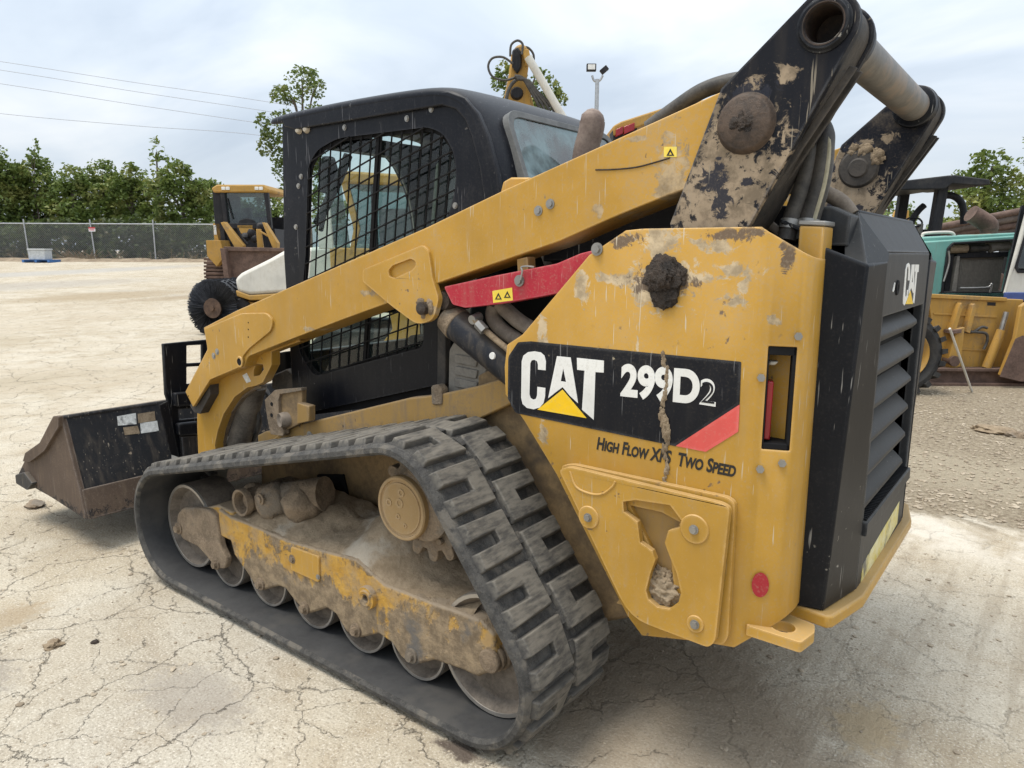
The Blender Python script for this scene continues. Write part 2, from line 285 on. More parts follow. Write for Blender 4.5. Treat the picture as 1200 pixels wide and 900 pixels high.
M_stickyel = painted('sticker_yellow', (0.80, 0.58, 0.06), (0.4, 0.35, 0.2), 0.2, 0.45, 0.3, updust=0, scratch=0.2)
M_stickworn = rough_mat('torn_yellow_sticker', (0.62, 0.50, 0.10), (0.70, 0.66, 0.42), 16, 0.5, 0.1, 0.001, c3=(0.10, 0.10, 0.09))
M_buckblk = painted('bucket_black_paint', (0.024, 0.025, 0.028), (0.20, 0.16, 0.12), dustiness=0.55, rough=0.5, chips=1.2, chipcol=(0.30, 0.24, 0.18), updust=0.5, scratch=1.0, scrcol=(0.30, 0.26, 0.21))
M_buckrust = painted('bucket_worn_steel', (0.095, 0.066, 0.048), (0.20, 0.15, 0.105), dustiness=0.9, rough=0.75, chips=1.2, chipcol=(0.02, 0.018, 0.018), updust=0.3, scratch=0.3, spots=[(4.35 - RX, 0.19, 0.22, 0.05), (3.95 - RX, 0.17, 0.25, 0.05), (4.55 - RX, 0.27, 0.10, 0.06)], spotcol=(0.022, 0.02, 0.02))
M_sealgrey = rough_mat('window_seal_rubber', (0.11, 0.115, 0.115), (0.17, 0.17, 0.165), 14, 0.8, 0.2, 0.002)
M_lens = plain('amber_grey_lens', (0.45, 0.40, 0.32), 0.25)
M_redrefl = painted('reflector_red', (0.36, 0.022, 0.032), TAN, 0.2, 0.35, 0.3, edge=0, updust=0, scratch=0.2)
M_redlens = plain('red_lens', (0.30, 0.015, 0.02), 0.2)

# ------------------------------------------------------------------ mesh building
class MB:
    def __init__(s): s.v = []; s.f = []
    def add(s, vs, fs):
        o = len(s.v); s.v += [Vector(v) for v in vs]; s.f += [tuple(i + o for i in f) for f in fs]; return s
    def box(s, a, b):
        x0, y0, z0 = a; x1, y1, z1 = b
        return s.add([(x0, y0, z0), (x1, y0, z0), (x1, y1, z0), (x0, y1, z0), (x0, y0, z1), (x1, y0, z1), (x1, y1, z1), (x0, y1, z1)],
                     [(0, 3, 2, 1), (4, 5, 6, 7), (0, 1, 5, 4), (1, 2, 6, 5), (2, 3, 7, 6), (3, 0, 4, 7)])
    def hexa(s, p):      # 8 free corners: bottom 4, top 4
        return s.add(p, [(0, 3, 2, 1), (4, 5, 6, 7), (0, 1, 5, 4), (1, 2, 6, 5), (2, 3, 7, 6), (3, 0, 4, 7)])
    def prism(s, poly, d0, d1, axis='y', holes=()):
        def mk(p, d):
            if axis == 'y': return (p[0], d, p[1])
            if axis == 'x': return (d, p[0], p[1])
            return (p[0], p[1], d)
        loops = [list(poly)] + [list(h) for h in holes]
        flat = [p for l in loops for p in l]; n = len(flat)
        vs = [mk(p, d0) for p in flat] + [mk(p, d1) for p in flat]; fs = []
        if holes:
            for t in tessellate_polygon([[Vector((p[0], p[1], 0)) for p in l] for l in loops]):
                fs += [tuple(t), tuple(i + n for i in reversed(t))]
        else: fs += [tuple(range(n)), tuple(range(2 * n - 1, n - 1, -1))]
        o = 0
        for l in loops:
            k = len(l)
            for i in range(k):
                a, b = o + i, o + (i + 1) % k
                fs.append((a, b, b + n, a + n))
            o += k
        return s.add(vs, fs)
    def cyl(s, p0, p1, r0, r1=None, n=20, cap=True):
        p0 = Vector(p0); p1 = Vector(p1); r1 = r0 if r1 is None else r1
        q = (p1 - p0).to_track_quat('Z', 'Y'); vs = []
        for p, r in ((p0, r0), (p1, r1)):
            for i in range(n):
                a = 2 * math.pi * i / n; vs.append(p + q @ Vector((r * math.cos(a), r * math.sin(a), 0)))
        fs = [(i, (i + 1) % n, n + (i + 1) % n, n + i) for i in range(n)]
        if cap: fs += [tuple(range(n - 1, -1, -1)), tuple(range(n, 2 * n))]
        return s.add(vs, fs)
    def lathe(s, prof, org, axis, n=28, cap=True):     # prof: (radius, height along axis)
        org = Vector(org); q = Vector(axis).to_track_quat('Z', 'Y'); vs = []; fs = []
        for r, h in prof:
            for i in range(n):
                a = 2 * math.pi * i / n; vs.append(org + q @ Vector((r * math.cos(a), r * math.sin(a), h)))
        for k in range(len(prof) - 1):
            for i in range(n):
                j = (i + 1) % n; fs.append((k * n + i, k * n + j, (k + 1) * n + j, (k + 1) * n + i))
        if cap and prof[0][0] > 1e-6: fs.append(tuple(range(n - 1, -1, -1)))
        if cap and prof[-1][0] > 1e-6: fs.append(tuple(range((len(prof) - 1) * n, len(prof) * n)))
        return s.add(vs, fs)
    def tube(s, pts, r, n=10, smooth=True, sub=8, cap=True):
        P = [Vector(p) for p in pts]
        if smooth and len(P) > 2:
            Q = []
            for i in range(len(P) - 1):
                a = P[max(i - 1, 0)]; b = P[i]; c = P[i + 1]; d = P[min(i + 2, len(P) - 1)]
                for k in range(sub):
                    t = k / sub
                    Q.append(0.5 * ((2 * b) + (c - a) * t + (2 * a - 5 * b + 4 * c - d) * t * t + (3 * b - a - 3 * c + d) * t ** 3))
            P = Q + [P[-1]]
        up = None; vs = []; fs = []; m = len(P)
        for i, p in enumerate(P):
            t = (P[min(i + 1, m - 1)] - P[max(i - 1, 0)]).normalized()
            if up is None: up = t.orthogonal().normalized()
            up = (up - t * up.dot(t)).normalized(); w = t.cross(up)
            rr = r[min(i * len(r) // m, len(r) - 1)] if isinstance(r, (list, tuple)) else r
            for k in range(n):
                a = 2 * math.pi * k / n; vs.append(p + (up * math.cos(a) + w * math.sin(a)) * rr)
        for i in range(m - 1):
            for k in range(n):
                l = (k + 1) % n; fs.append((i * n + k, i * n + l, (i + 1) * n + l, (i + 1) * n + k))
        if cap: fs += [tuple(range(n - 1, -1, -1)), tuple(range((m - 1) * n, m * n))]
        return s.add(vs, fs)
    def band(s, path, d0, d1, th, axis='y'):    # open strip of plate: path in 2D, thickened inwards
        P = [Vector((p[0], p[1])) for p in path]; m = len(P); off = []
        for i in range(m):
            t = (P[min(i + 1, m - 1)] - P[max(i - 1, 0)]).normalized(); off.append(P[i] + Vector((-t[1], t[0])) * th)
        return s.prism([tuple(p) for p in P] + [tuple(p) for p in reversed(off)], d0, d1, axis)
    def lump(s, c, r, seed=0, amp=0.35, freq=6, sub=3, sq=(1, 1, 1)):
        bm = bmesh.new(); bmesh.ops.create_icosphere(bm, subdivisions=sub, radius=1.0)
        c = Vector(c); vs = []
        for v in bm.verts:
            k = 1 + amp * mnoise.fractal(v.co * freq * 0.3 + Vector((seed * 7.1, seed * 3.3, seed)), 1.0, 2.0, 4)
            vs.append(c + Vector((v.co[0] * sq[0], v.co[1] * sq[1], v.co[2] * sq[2])) * r * k)
        fs = [tuple(v.index for v in f.verts) for f in bm.faces]; bm.free()
        return s.add(vs, fs)
    def xf(s, M): s.v = [M @ v for v in s.v]; return s
    def build(s, name, mat, parent=None, bevel=0, seg=2, smooth=35, local=False, recalc=True):
        me = bpy.data.meshes.new(name)
        off = Vector((0, 0, 0))
        if parent is not None and not local:
            p = parent
            while p is not None: off += p.location; p = p.parent
        me.from_pydata([v - off for v in s.v], [], s.f)
        if recalc:
            bm = bmesh.new(); bm.from_mesh(me); bmesh.ops.recalc_face_normals(bm, faces=bm.faces); bm.to_mesh(me); bm.free()
        me.materials.append(mat)
        if smooth:
            me.polygons.foreach_set('use_smooth', [True] * len(me.polygons)); me.set_sharp_from_angle(angle=rad(smooth))
        o = bpy.data.objects.new(name, me); COL.objects.link(o)
        if parent is not None: o.parent = parent
        if bevel:
            b = o.modifiers.new('bevel', 'BEVEL'); b.width = bevel; b.segments = seg; b.limit_method = 'ANGLE'; b.angle_limit = rad(40); b.use_clamp_overlap = True
        return o
def thing(name, label, cat, loc, rz=0.0, group=None):
    o = bpy.data.objects.new(name, None); COL.objects.link(o); o.location = loc; o.rotation_euler = (0, 0, rz); o.empty_display_size = 0.2
    o['label'] = label; o['category'] = cat
    if group: o['group'] = group
    return o
def tag(o, label, cat, group=None):
    o['label'] = label; o['category'] = cat
    if group: o['group'] = group
    return o
def copy_tree(o, parent=None):
    c = o.copy(); COL.objects.link(c)
    if parent is not None: c.parent = parent
    for ch in list(o.children): copy_tree(ch, c)
    return c
def arc(cx, cy, r, a0, a1, n):
    return [(cx + r * math.cos(rad(a0 + (a1 - a0) * i / n)), cy + r * math.sin(rad(a0 + (a1 - a0) * i / n))) for i in range(n + 1)]
def rpoly(pts, r, n=4):
    """round the corners of a polygon"""
    out = []; m = len(pts)
    for i in range(m):
        a = Vector(pts[i - 1]); b = Vector(pts[i]); c = Vector(pts[(i + 1) % m])
        rr = r[i] if isinstance(r, (list, tuple)) else r
        u = a - b; w = c - b
        k = min(rr, u.length * 0.45, w.length * 0.45)
        if k < 1e-5: out.append(tuple(b)); continue
        p0 = b + u.normalized() * k; p1 = b + w.normalized() * k
        for j in range(n + 1):
            t = j / n; out.append(tuple(p0 * (1 - t) ** 2 + b * 2 * t * (1 - t) + p1 * t * t))
    return out
def text_mesh(body, size, M, bold=0.0, xs=1.0, shear=0.0, caps=False, depth=0.0006):
    cu = bpy.data.curves.new('lettering', 'FONT'); cu.body = body; cu.size = size; cu.offset = bold; cu.shear = shear; cu.extrude = depth
    if caps:
        cu.small_caps_scale = 0.78
        for f in cu.body_format: f.use_small_caps = True
    ob = bpy.data.objects.new('lettering', cu); COL.objects.link(ob)
    dg = bpy.context.evaluated_depsgraph_get(); me = ob.evaluated_get(dg).to_mesh()
    m = MB(); vs = [Vector((v.co[0] * xs, v.co[1], v.co[2])) for v in me.vertices]
    m.add([M @ v for v in vs], [tuple(p.vertices) for p in me.polygons])
    ob.evaluated_get(dg).to_mesh_clear(); bpy.data.objects.remove(ob); bpy.data.curves.remove(cu)
    return m
def face_left(x, y, z): return Matrix(((-1, 0, 0, x), (0, 0, 1, y), (0, 1, 0, z), (0, 0, 0, 1)))     # reads from the loader's left

# ================================================================== THE COMPACT TRACK LOADER
loader = thing('compact_track_loader', 'large yellow and black compact track loader with rubber tracks and mesh guarded cab', 'track loader', (RX, 0, 0))
YP = 0.70      # outer plane of the side panels
YA = 0.66      # outer plane of the lift arms

# ---- rubber track: closed loop round front idler, rear idler and drive sprocket
CIRC = [((3.035, 0.285), 0.268), ((1.61, 0.665), 0.234), ((1.30, 0.255), 0.238)]
def tangent(c1, r1, c2, r2):
    d = Vector((c2[0] - c1[0], c2[1] - c1[1])); L = d.length; a = math.atan2(d[1], d[0]) - math.acos((r1 - r2) / L)
    return a
angs = [tangent(*CIRC[i], *CIRC[(i + 1) % 3]) for i in range(3)]
LOOP = []
for i in range(3):
    (c, r) = CIRC[i]; a0 = angs[i - 1]; a1 = angs[i]
    while a1 < a0: a1 += 2 * math.pi
    k = 22
    LOOP += [Vector((c[0] + r * math.cos(a0 + (a1 - a0) * j / k), c[1] + r * math.sin(a0 + (a1 - a0) * j / k))) for j in range(k + 1)]
_cum = [0.0]
for i in range(len(LOOP)): _cum.append(_cum[-1] + (LOOP[(i + 1) % len(LOOP)] - LOOP[i]).length)
TL = _cum[-1]
def on_loop(s, h=0.0):
    s %= TL; lo = 0
    for i in range(len(LOOP)):
        if _cum[i + 1] >= s: lo = i; break
    a = LOOP[lo]; b = LOOP[(lo + 1) % len(LOOP)]; t = (s - _cum[lo]) / max(1e-9, _cum[lo + 1] - _cum[lo])
    p = a.lerp(b, t)
    def nrm(i):
        q = (LOOP[(i + 1) % len(LOOP)] - LOOP[i - 1]).normalized(); return Vector((q[1], -q[0]))
    n = nrm(lo).lerp(nrm((lo + 1) % len(LOOP)), t).normalized()
    return p + n * h
def make_track(side, lugs):
    prof = [(0.552, -0.032), (0.56, -0.036), (0.985, -0.036), (0.994, -0.033), (1.0, -0.026), (0.998, -0.010), (0.985, 0.0), (0.565, 0.0), (0.555, -0.006)]
    m = MB(); N = 150; vs = []
    for i in range(N):
        for (y, h) in prof:
            p = on_loop(TL * i / N, h); vs.append((p[0], y * side, p[1]))
    k = len(prof); fs = [(i * k + j, i * k + (j + 1) % k, ((i + 1) % N) * k + (j + 1) % k, ((i + 1) % N) * k + j) for i in range(N) for j in range(k)]
    trk = m.add(vs, fs).build('rubber_track', M_rub, loader, smooth=40)
    trk.data.materials.append(M_rubin)
    for p in trk.data.polygons:                     # the smooth inner face
        if p.index % k == 1 or False: p.material_index = 1
    if not lugs: return trk
    P = TL / 30; H = 0.023
    def lug(s0, y0, y1, opn):
        # U of rubber, open towards opn (the outer or the inner edge); mapped onto the loop
        w = P * 0.79; arm = w * 0.345; back = (y1 - y0) * 0.40
        if opn > 0: yb0, yb1, ye = y0, y0 + back, y1
        else: yb0, yb1, ye = y1, y1 - back, y0
        shp = [(0, yb0), (w, yb0), (w, ye), (w - arm, ye), (w - arm, yb1), (arm, yb1), (arm, ye), (0, ye)]
        jit = [random.uniform(-0.003, 0.003) for _ in shp]
        cx, cy = w / 2, (yb0 + ye) / 2
        vs = []; base = []; top = []
        for i, (a, y) in enumerate(shp):
            ext = 1.0
            a2 = a + (0.006 if a > cx else -0.006) if a in (0, w) else a + (0.005 if (a < cx) else -0.005) * 1.0
            y2 = y + 0.006 * (1 if y > cy else -1) if y != yb1 else y
            if y == ye: y2 = y + (0.012 if ye > cy else -0.012)
            p = on_loop(s0 + a2, -0.002); base.append((p[0], y2, p[1]))
            p = on_loop(s0 + a + jit[i], H + random.uniform(-0.002, 0.001)); top.append((p[0], y, p[1]))
        n = len(shp); m = MB()
        # top cap as three quads plus walls
        quads = [(0, 1, 4, 5), (1, 2, 3, 4), (7, 0, 5, 6)]
        m.add(base + top, [tuple(n + i for i in q) for q in quads] + [(i, (i + 1) % n, n + (i + 1) % n, n + i) for i in range(n)])
        o = m.build('lug', M_lug, trk, bevel=0.004, seg=2, smooth=40)
        at = o.data.attributes.new('tread', 'FLOAT', 'POINT')
        at.data.foreach_set('value', [0.0] * n + [1.0] * n)
    for i in range(30):
        lug(i * P + 0.02, 0.790, 0.968, 1)
        lug(i * P + P * 0.5 + 0.02, 0.582, 0.762, -1)
    m = MB()                                        # small blocks in the middle channel
    for i in range(60):
        s = i * P / 2; c = [on_loop(s + a, h) for h in (-0.002, 0.014) for a in (0.012, 0.05)]
        m.hexa([(c[0][0], 0.764, c[0][1]), (c[1][0], 0.764, c[1][1]), (c[1][0], 0.788, c[1][1]), (c[0][0], 0.788, c[0][1]),
                (c[2][0], 0.766, c[2][1]), (c[3][0], 0.766, c[3][1]), (c[3][0], 0.786, c[3][1]), (c[2][0], 0.786, c[2][1])])
    o = m.build('centre_block', M_rub, trk, smooth=0); o['kind'] = 'stuff'
    m = MB()                                        # drive teeth on the inner face
    for i in range(60):
        s = i * P / 2
        for (ya, yb) in ((0.648, 0.700),):
            a = [on_loop(s + q, -0.034) for q in (0, 0.045)]; b = [on_loop(s + q, -0.080) for q in (0.013, 0.032)]
            m.hexa([(a[0][0], ya, a[0][1]), (a[1][0], ya, a[1][1]), (a[1][0], yb, a[1][1]), (a[0][0], yb, a[0][1]),
                    (b[0][0], ya + .008, b[0][1]), (b[1][0], ya + .008, b[1][1]), (b[1][0], yb - .008, b[1][1]), (b[0][0], yb - .008, b[0][1])])
    o = m.build('drive_tooth', M_rub, trk, smooth=0); o['kind'] = 'stuff'
    return trk
make_track(1, True)
make_track(-1, False)

# ---- wheels inside the track
def disc_wheel(name, x, z, r, y0, y1, mat, n=36, dish=0.02):
    w = MB().lathe([(r * 0.15, y1 - dish - 0.002), (r * 0.45, y1 - dish), (r * 0.80, y1 - dish * 1.2), (r * 0.90, y1 - 0.006), (r * 0.92, y1), (r * 0.985, y1), (r, y1 - 0.008), (r, y0)], (x, 0, z), (0, 1, 0), n).build(name, mat, loader, smooth=30)
    MB().lathe([(r * 0.915, y1 - 0.004), (r * 0.925, y1 + 0.0025), (r * 0.985, y1 + 0.0025), (r * 0.998, y1 - 0.006)], (x, 0, z), (0, 1, 0), n, False).build('rim', M_rim, w, smooth=30)
    return w
for sd_ in (1, -1):
    for x in (2.750, 2.462, 2.172, 1.893, 1.615):
        if sd_ == 1: disc_wheel('track_roller', x, 0.182, 0.127, 0.71, 0.872, M_roller, 36, 0.032)
        else: MB().cyl((x, -0.62, 0.166), (x, -0.83, 0.166), 0.106, n=24).build('track_roller', M_roller, loader)
    if sd_ == 1:
        disc_wheel('front_idler', 3.04, 0.258, 0.193, 0.71, 0.872, M_roller, 44, 0.03)
        disc_wheel('rear_idler', 1.30, 0.255, 0.199, 0.71, 0.872, M_roller, 44, 0.03)
    else:
        MB().cyl((3.035, -0.62, 0.272), (3.035, -0.8, 0.272), 0.205, n=32).build('front_idler', M_roller, loader)
        MB().cyl((1.30, -0.62, 0.255), (1.30, -0.8, 0.255), 0.187, n=32).build('rear_idler', M_roller, loader)
# drive sprocket with its teeth and the round final-drive cover
h = PY(467, 597, 0.88)
spr = MB(); teeth = 15; pts = []
for i in range(teeth):
    for (da, rr) in ((-0.5, .165), (-0.36, .165), (-0.22, .196), (-0.10, .204), (0.10, .204), (0.22, .196), (0.36, .165)):
        a = 2 * math.pi * (i + da) / teeth; pts.append((1.612 + rr * math.cos(a), 0.665 + rr * math.sin(a)))
spr.prism(pts, 0.775, 0.812)
sprocket = spr.build('drive_sprocket', M_mudplate, loader, bevel=0.003)
hubm = MB().lathe([(0.145, 0.60), (0.145, 0.79), (0.125, 0.80), (0.122, 0.845), (0.108, 0.85)], (1.612, 0, 0.665), (0, 1, 0), 40)
hubm.build('final_drive', M_mudplate, loader, smooth=30)
M_hub = painted('hub_tan_paint', (0.34, 0.22, 0.095), (0.36, 0.26, 0.15), 1.4, 0.6, 0.4, updust=0.3, scratch=0.2)
hub = MB().lathe([(0.106, 0.84), (0.110, 0.846), (0.110, 0.868), (0.106, 0.873), (0.098, 0.873), (0.095, 0.866), (0.088, 0.866), (0.087, 0.870), (0.0, 0.871)], (h[0], 0, h[2]), (0, 1, 0), 48).build('hub_cover', M_hub, loader, smooth=30)
for (dx, dz, rr) in ((-0.005, 0.055, 0.014), (0.004, 0.018, 0.017), (0.012, -0.03, 0.010), (0.055, 0.01, 0.013), (-0.02, -0.055, 0.008)):
    MB().lathe([(rr * .5, 0.868), (rr * .55, 0.873), (rr, 0.873), (rr, 0.868)], (h[0] + dx, 0, h[2] + dz), (0, 1, 0), 18).build('plug', M_hub, hub)
for k in range(8):
    a = k * math.pi / 4 + .3; MB().cyl((1.612 + .133 * math.cos(a), .812, .665 + .133 * math.sin(a)), (1.612 + .133 * math.cos(a), .828, .665 + .133 * math.sin(a)), .011, n=6).build('hub_bolt', M_mudplate, sprocket)

# ---- track frame
FY = 0.895
fr_px = [(255, 596), (269, 606), (300, 618), (336, 634), (375, 645), (417, 656), (449, 685), (503, 706), (535, 717), (564, 728), (578, 745), (581, 768), (571, 789), (560, 794), (540, 785), (508, 774), (484, 781), (470, 771), (459, 754), (443, 743), (422, 748), (406, 742), (393, 720), (382, 713), (361, 720), (346, 706), (334, 690), (326, 687), (305, 693), (297, 684), (290, 673), (274, 650), (270, 634), (257, 628)]
fpoly = xz(fr_px, FY)
frame = MB().prism(fpoly, 0.66, FY).build('track_frame', M_yelworn, loader, bevel=0.010, seg=3)
fr2 = [(208, 602), (214, 595), (230, 595), (245, 598), (253, 606), (256, 622), (258, 640), (266, 656), (263, 667), (252, 666), (245, 656), (232, 641), (214, 632), (206, 618)]
MB().prism(rpoly(xz(fr2, 0.905), 0.015), 0.876, 0.905).build('idler_arm', M_mudplate, loader, bevel=0.006)
MB().prism(xz([(235, 596), (255, 592), (272, 600), (272, 620), (256, 622)], 0.88), 0.66, 0.882).build('idler_yoke', M_yelworn, loader, bevel=0.01)
def bolt(px, py, y, r, parent, mat=M_bolt, hh=0.012, n=6, washer=1.5):
    p = PY(px, py, y); m = MB().cyl((p[0], y - 0.002, p[2]), (p[0], y + hh, p[2]), r, r * 0.92, n=n)
    if washer: m.cyl((p[0], y - 0.001, p[2]), (p[0], y + hh * 0.35, p[2]), r * washer, n=16)
    return m.build('bolt', mat, parent, smooth=30)
bolt(210, 619, .905, .018, frame, M_mudplate, .02, 8); bolt(254, 661, .905, .016, frame, M_mudplate, .02, 8)
for q in ((306, 684), (358, 712), (418, 738), (483, 768)): bolt(q[0], q[1], FY, .016, frame, M_mudplate, .022, 10, 1.6)
p = PY(433, 699, FY)
MB().lathe([(0.012, 0.0), (0.013, 0.020), (0.026, 0.024), (0.032, 0.020), (0.040, 0.020), (0.042, 0.014), (0.042, -0.002)], (p[0], FY, p[2]), (0, 1, 0), 28).build('pivot_cap', M_yelworn, frame, smooth=30)
MB().prism(rpoly(xz([(341, 640), (374, 652), (374, 683), (341, 668)], FY + .006), .012), FY - .002, FY + .008).build('access_cover', M_yel, frame, bevel=0.003)
bolt(343, 655, FY + .006, .012, frame, M_mudplate, .010); bolt(373, 676, FY + .006, .007, frame, M_bolt, .006)
# rear end: spring recoil eye beside the rear idler
e_ = PY(578, 770, 0.875)
for k, dy in enumerate((0.0, 0.022, 0.044)):
    MB().cyl((e_[0] - 0.005, 0.845 + dy, e_[2]), (e_[0] - 0.005, 0.862 + dy, e_[2]), 0.048 - k * .005, n=24).build('thrust_washer', M_mudplate, frame, bevel=0.004)
# torsion-arm casting in front of the hub and the round stub beside it
c0 = PY(279, 590, 0.885)
MB().lathe([(0.028, 0.845), (0.030, 0.825), (0.044, 0.825), (0.046, 0.875), (0.056, 0.878), (0.058, 0.87), (0.058, 0.85), (0.050, 0.845), (0.050, 0.62)], (c0[0], 0, c0[2]), (0, 1.0, 0), 28).build('torsion_axle_end', M_mudplate, frame, smooth=30)
mm = MB(); c1 = PY(318, 578, 0.78); mm.cyl((c0[0] - .05, 0.80, c0[2] + .01), (c1[0] - .25, 0.70, c1[2] + .03), .055, .07, 16)
mm.lump((c0[0] - .13, .80, c0[2] + .015), .075, 3, .25, 5); mm.lump((c0[0] - .26, .76, c0[2] + .02), .08, 4, .25, 5); mm.lump((c0[0] + .05, .78, c0[2] + .0), .05, 5, .25, 5)
mm.build('torsion_arm', M_mudplate, frame, smooth=60)
bolt(305, 585, 0.875, .016, frame, M_mudplate, .01, 10)
bolt(345, 600, 0.80, .02, frame, M_mudplate, .02, 10)
# dried mud lying on the frame
def top_at(x):
    best = None; n = len(fpoly); zs = []
    for i in range(n):
        a = fpoly[i]; b = fpoly[(i + 1) % n]
        if (a[0] - x) * (b[0] - x) <= 0 and abs(a[0] - b[0]) > 1e-6: zs.append(a[1] + (b[1] - a[1]) * (x - a[0]) / (b[0] - a[0]))
    return max(zs) if zs else 0.33
NX, NYM = 90, 26; vs = []
for i in range(NX):
    x = 1.36 + (2.72 - 1.36) * i / (NX - 1); zt = top_at(x)
    for j in range(NYM):
        t = j / (NYM - 1); y = 0.893 - 0.33 * t
        z = zt - 0.012 + 0.085 * min(1, t * 1.6) ** 0.8
        z += 0.10 * math.exp(-((x - 1.83) / 0.13) ** 2) * min(1, t * 2.0) - 0.05 * math.exp(-((x - 1.52) / 0.14) ** 2) * min(1, t * 2) - 0.03 * math.exp(-((x - 2.05) / 0.10) ** 2) * t + 0.03 * math.exp(-((x - 2.45) / 0.2) ** 2) * t
        z += 0.018 * mnoise.fractal(Vector((x * 7, y * 7, 1)), 1.0, 2.0, 6) * min(1, .15 + t * 5) + .006 * mnoise.noise(Vector((x * 60, y * 60, 4)))
        vs.append((x, y, z))
MB().add(vs, [(i * NYM + j, (i + 1) * NYM + j, (i + 1) * NYM + j + 1, i * NYM + j + 1) for i in range(NX - 1) for j in range(NYM - 1)]).build('caked_mud', M_mud, loader, smooth=60)
rt = MB().prism(fpoly, -0.86, -0.60).build('track_frame', M_yelworn, loader)

# ---- chassis between the tracks
ch = [(3.02, 0.30), (3.0, 0.552), (2.79, 0.680), (1.98, 0.915), (1.49, 1.03), (1.2, 1.06), (0.80, 0.62), (0.86, 0.40), (1.1, 0.28)]
MB().prism(ch, -0.52, 0.52).build('chassis', M_flange, loader, bevel=0.012)
MB().prism(xz([(372, 556), (402, 556), (412, 600), (425, 612), (378, 590)], .53), 0.52, 0.535).build('dark_hole_plate', M_dark, loader, bevel=0.004)  # black plate standing in for a dark hole in the chassis wall
MB().prism(xz([(302, 529), (335, 501), (480, 466), (510, 463), (560, 452), (600, 440), (606, 470), (560, 492), (480, 497), (400, 515), (303, 545)], .56), 0.515, 0.56).build('frame_rail', M_yeldirty, loader, bevel=0.006)
bolt(363, 510, .56, .012, loader, M_bolt, .008)
# bracket, step and bits in front of the cab foot
br = MB().prism(rpoly(xz([(310, 468.5), (322, 457), (353, 454.5), (353, 458), (328, 462), (326, 469), (326.5, 483), (333, 508), (331, 511), (317, 509), (313, 490)], .60), .003), 0.57, 0.60).build('front_bracket', M_mudplate, loader, bevel=0.004)
for q in ((318.5, 473.5), (318.5, 486.5)): MB().cyl((PY(*q, .6)[0], .598, PY(*q, .6)[2]), (PY(*q, .6)[0], .602, PY(*q, .6)[2]), .009, n=14).build('bolt_hole', M_dark, br)
MB().prism(xz([(326, 462), (354, 457), (353, 496), (334, 505), (325, 486)], .585), .56, .585).build('bracket_web', M_flange, br, bevel=0.003)
MB().prism(rpoly(xz([(299, 468), (301, 455), (306, 449), (315, 449), (314, 459), (304, 467)], .59), .004), .575, .59).build('link_tab', M_mudplate, legL, bevel=.003) if 'legL' in globals() else None
MB().prism(xz([(348, 472), (362, 476), (362, 494), (348, 497)], .605), 0.57, 0.605).build('cab_stop', M_yeldirty, loader, bevel=0.004)
p = PY(337, 491, .58); MB().lathe([(0.0, .015), (0.02, .012), (0.03, .02), (0.035, 0.0), (.03, -.05)], (p[0], .60, p[2]), (0.25, 1, 0), 20).build('rubber_mount', M_hosetan, loader, smooth=40)
MB().prism(xz([(302, 510), (312, 505), (345, 508), (345, 530), (303, 545)], .545), .50, .545).build('front_sill', M_yeldirty, loader, bevel=0.004)

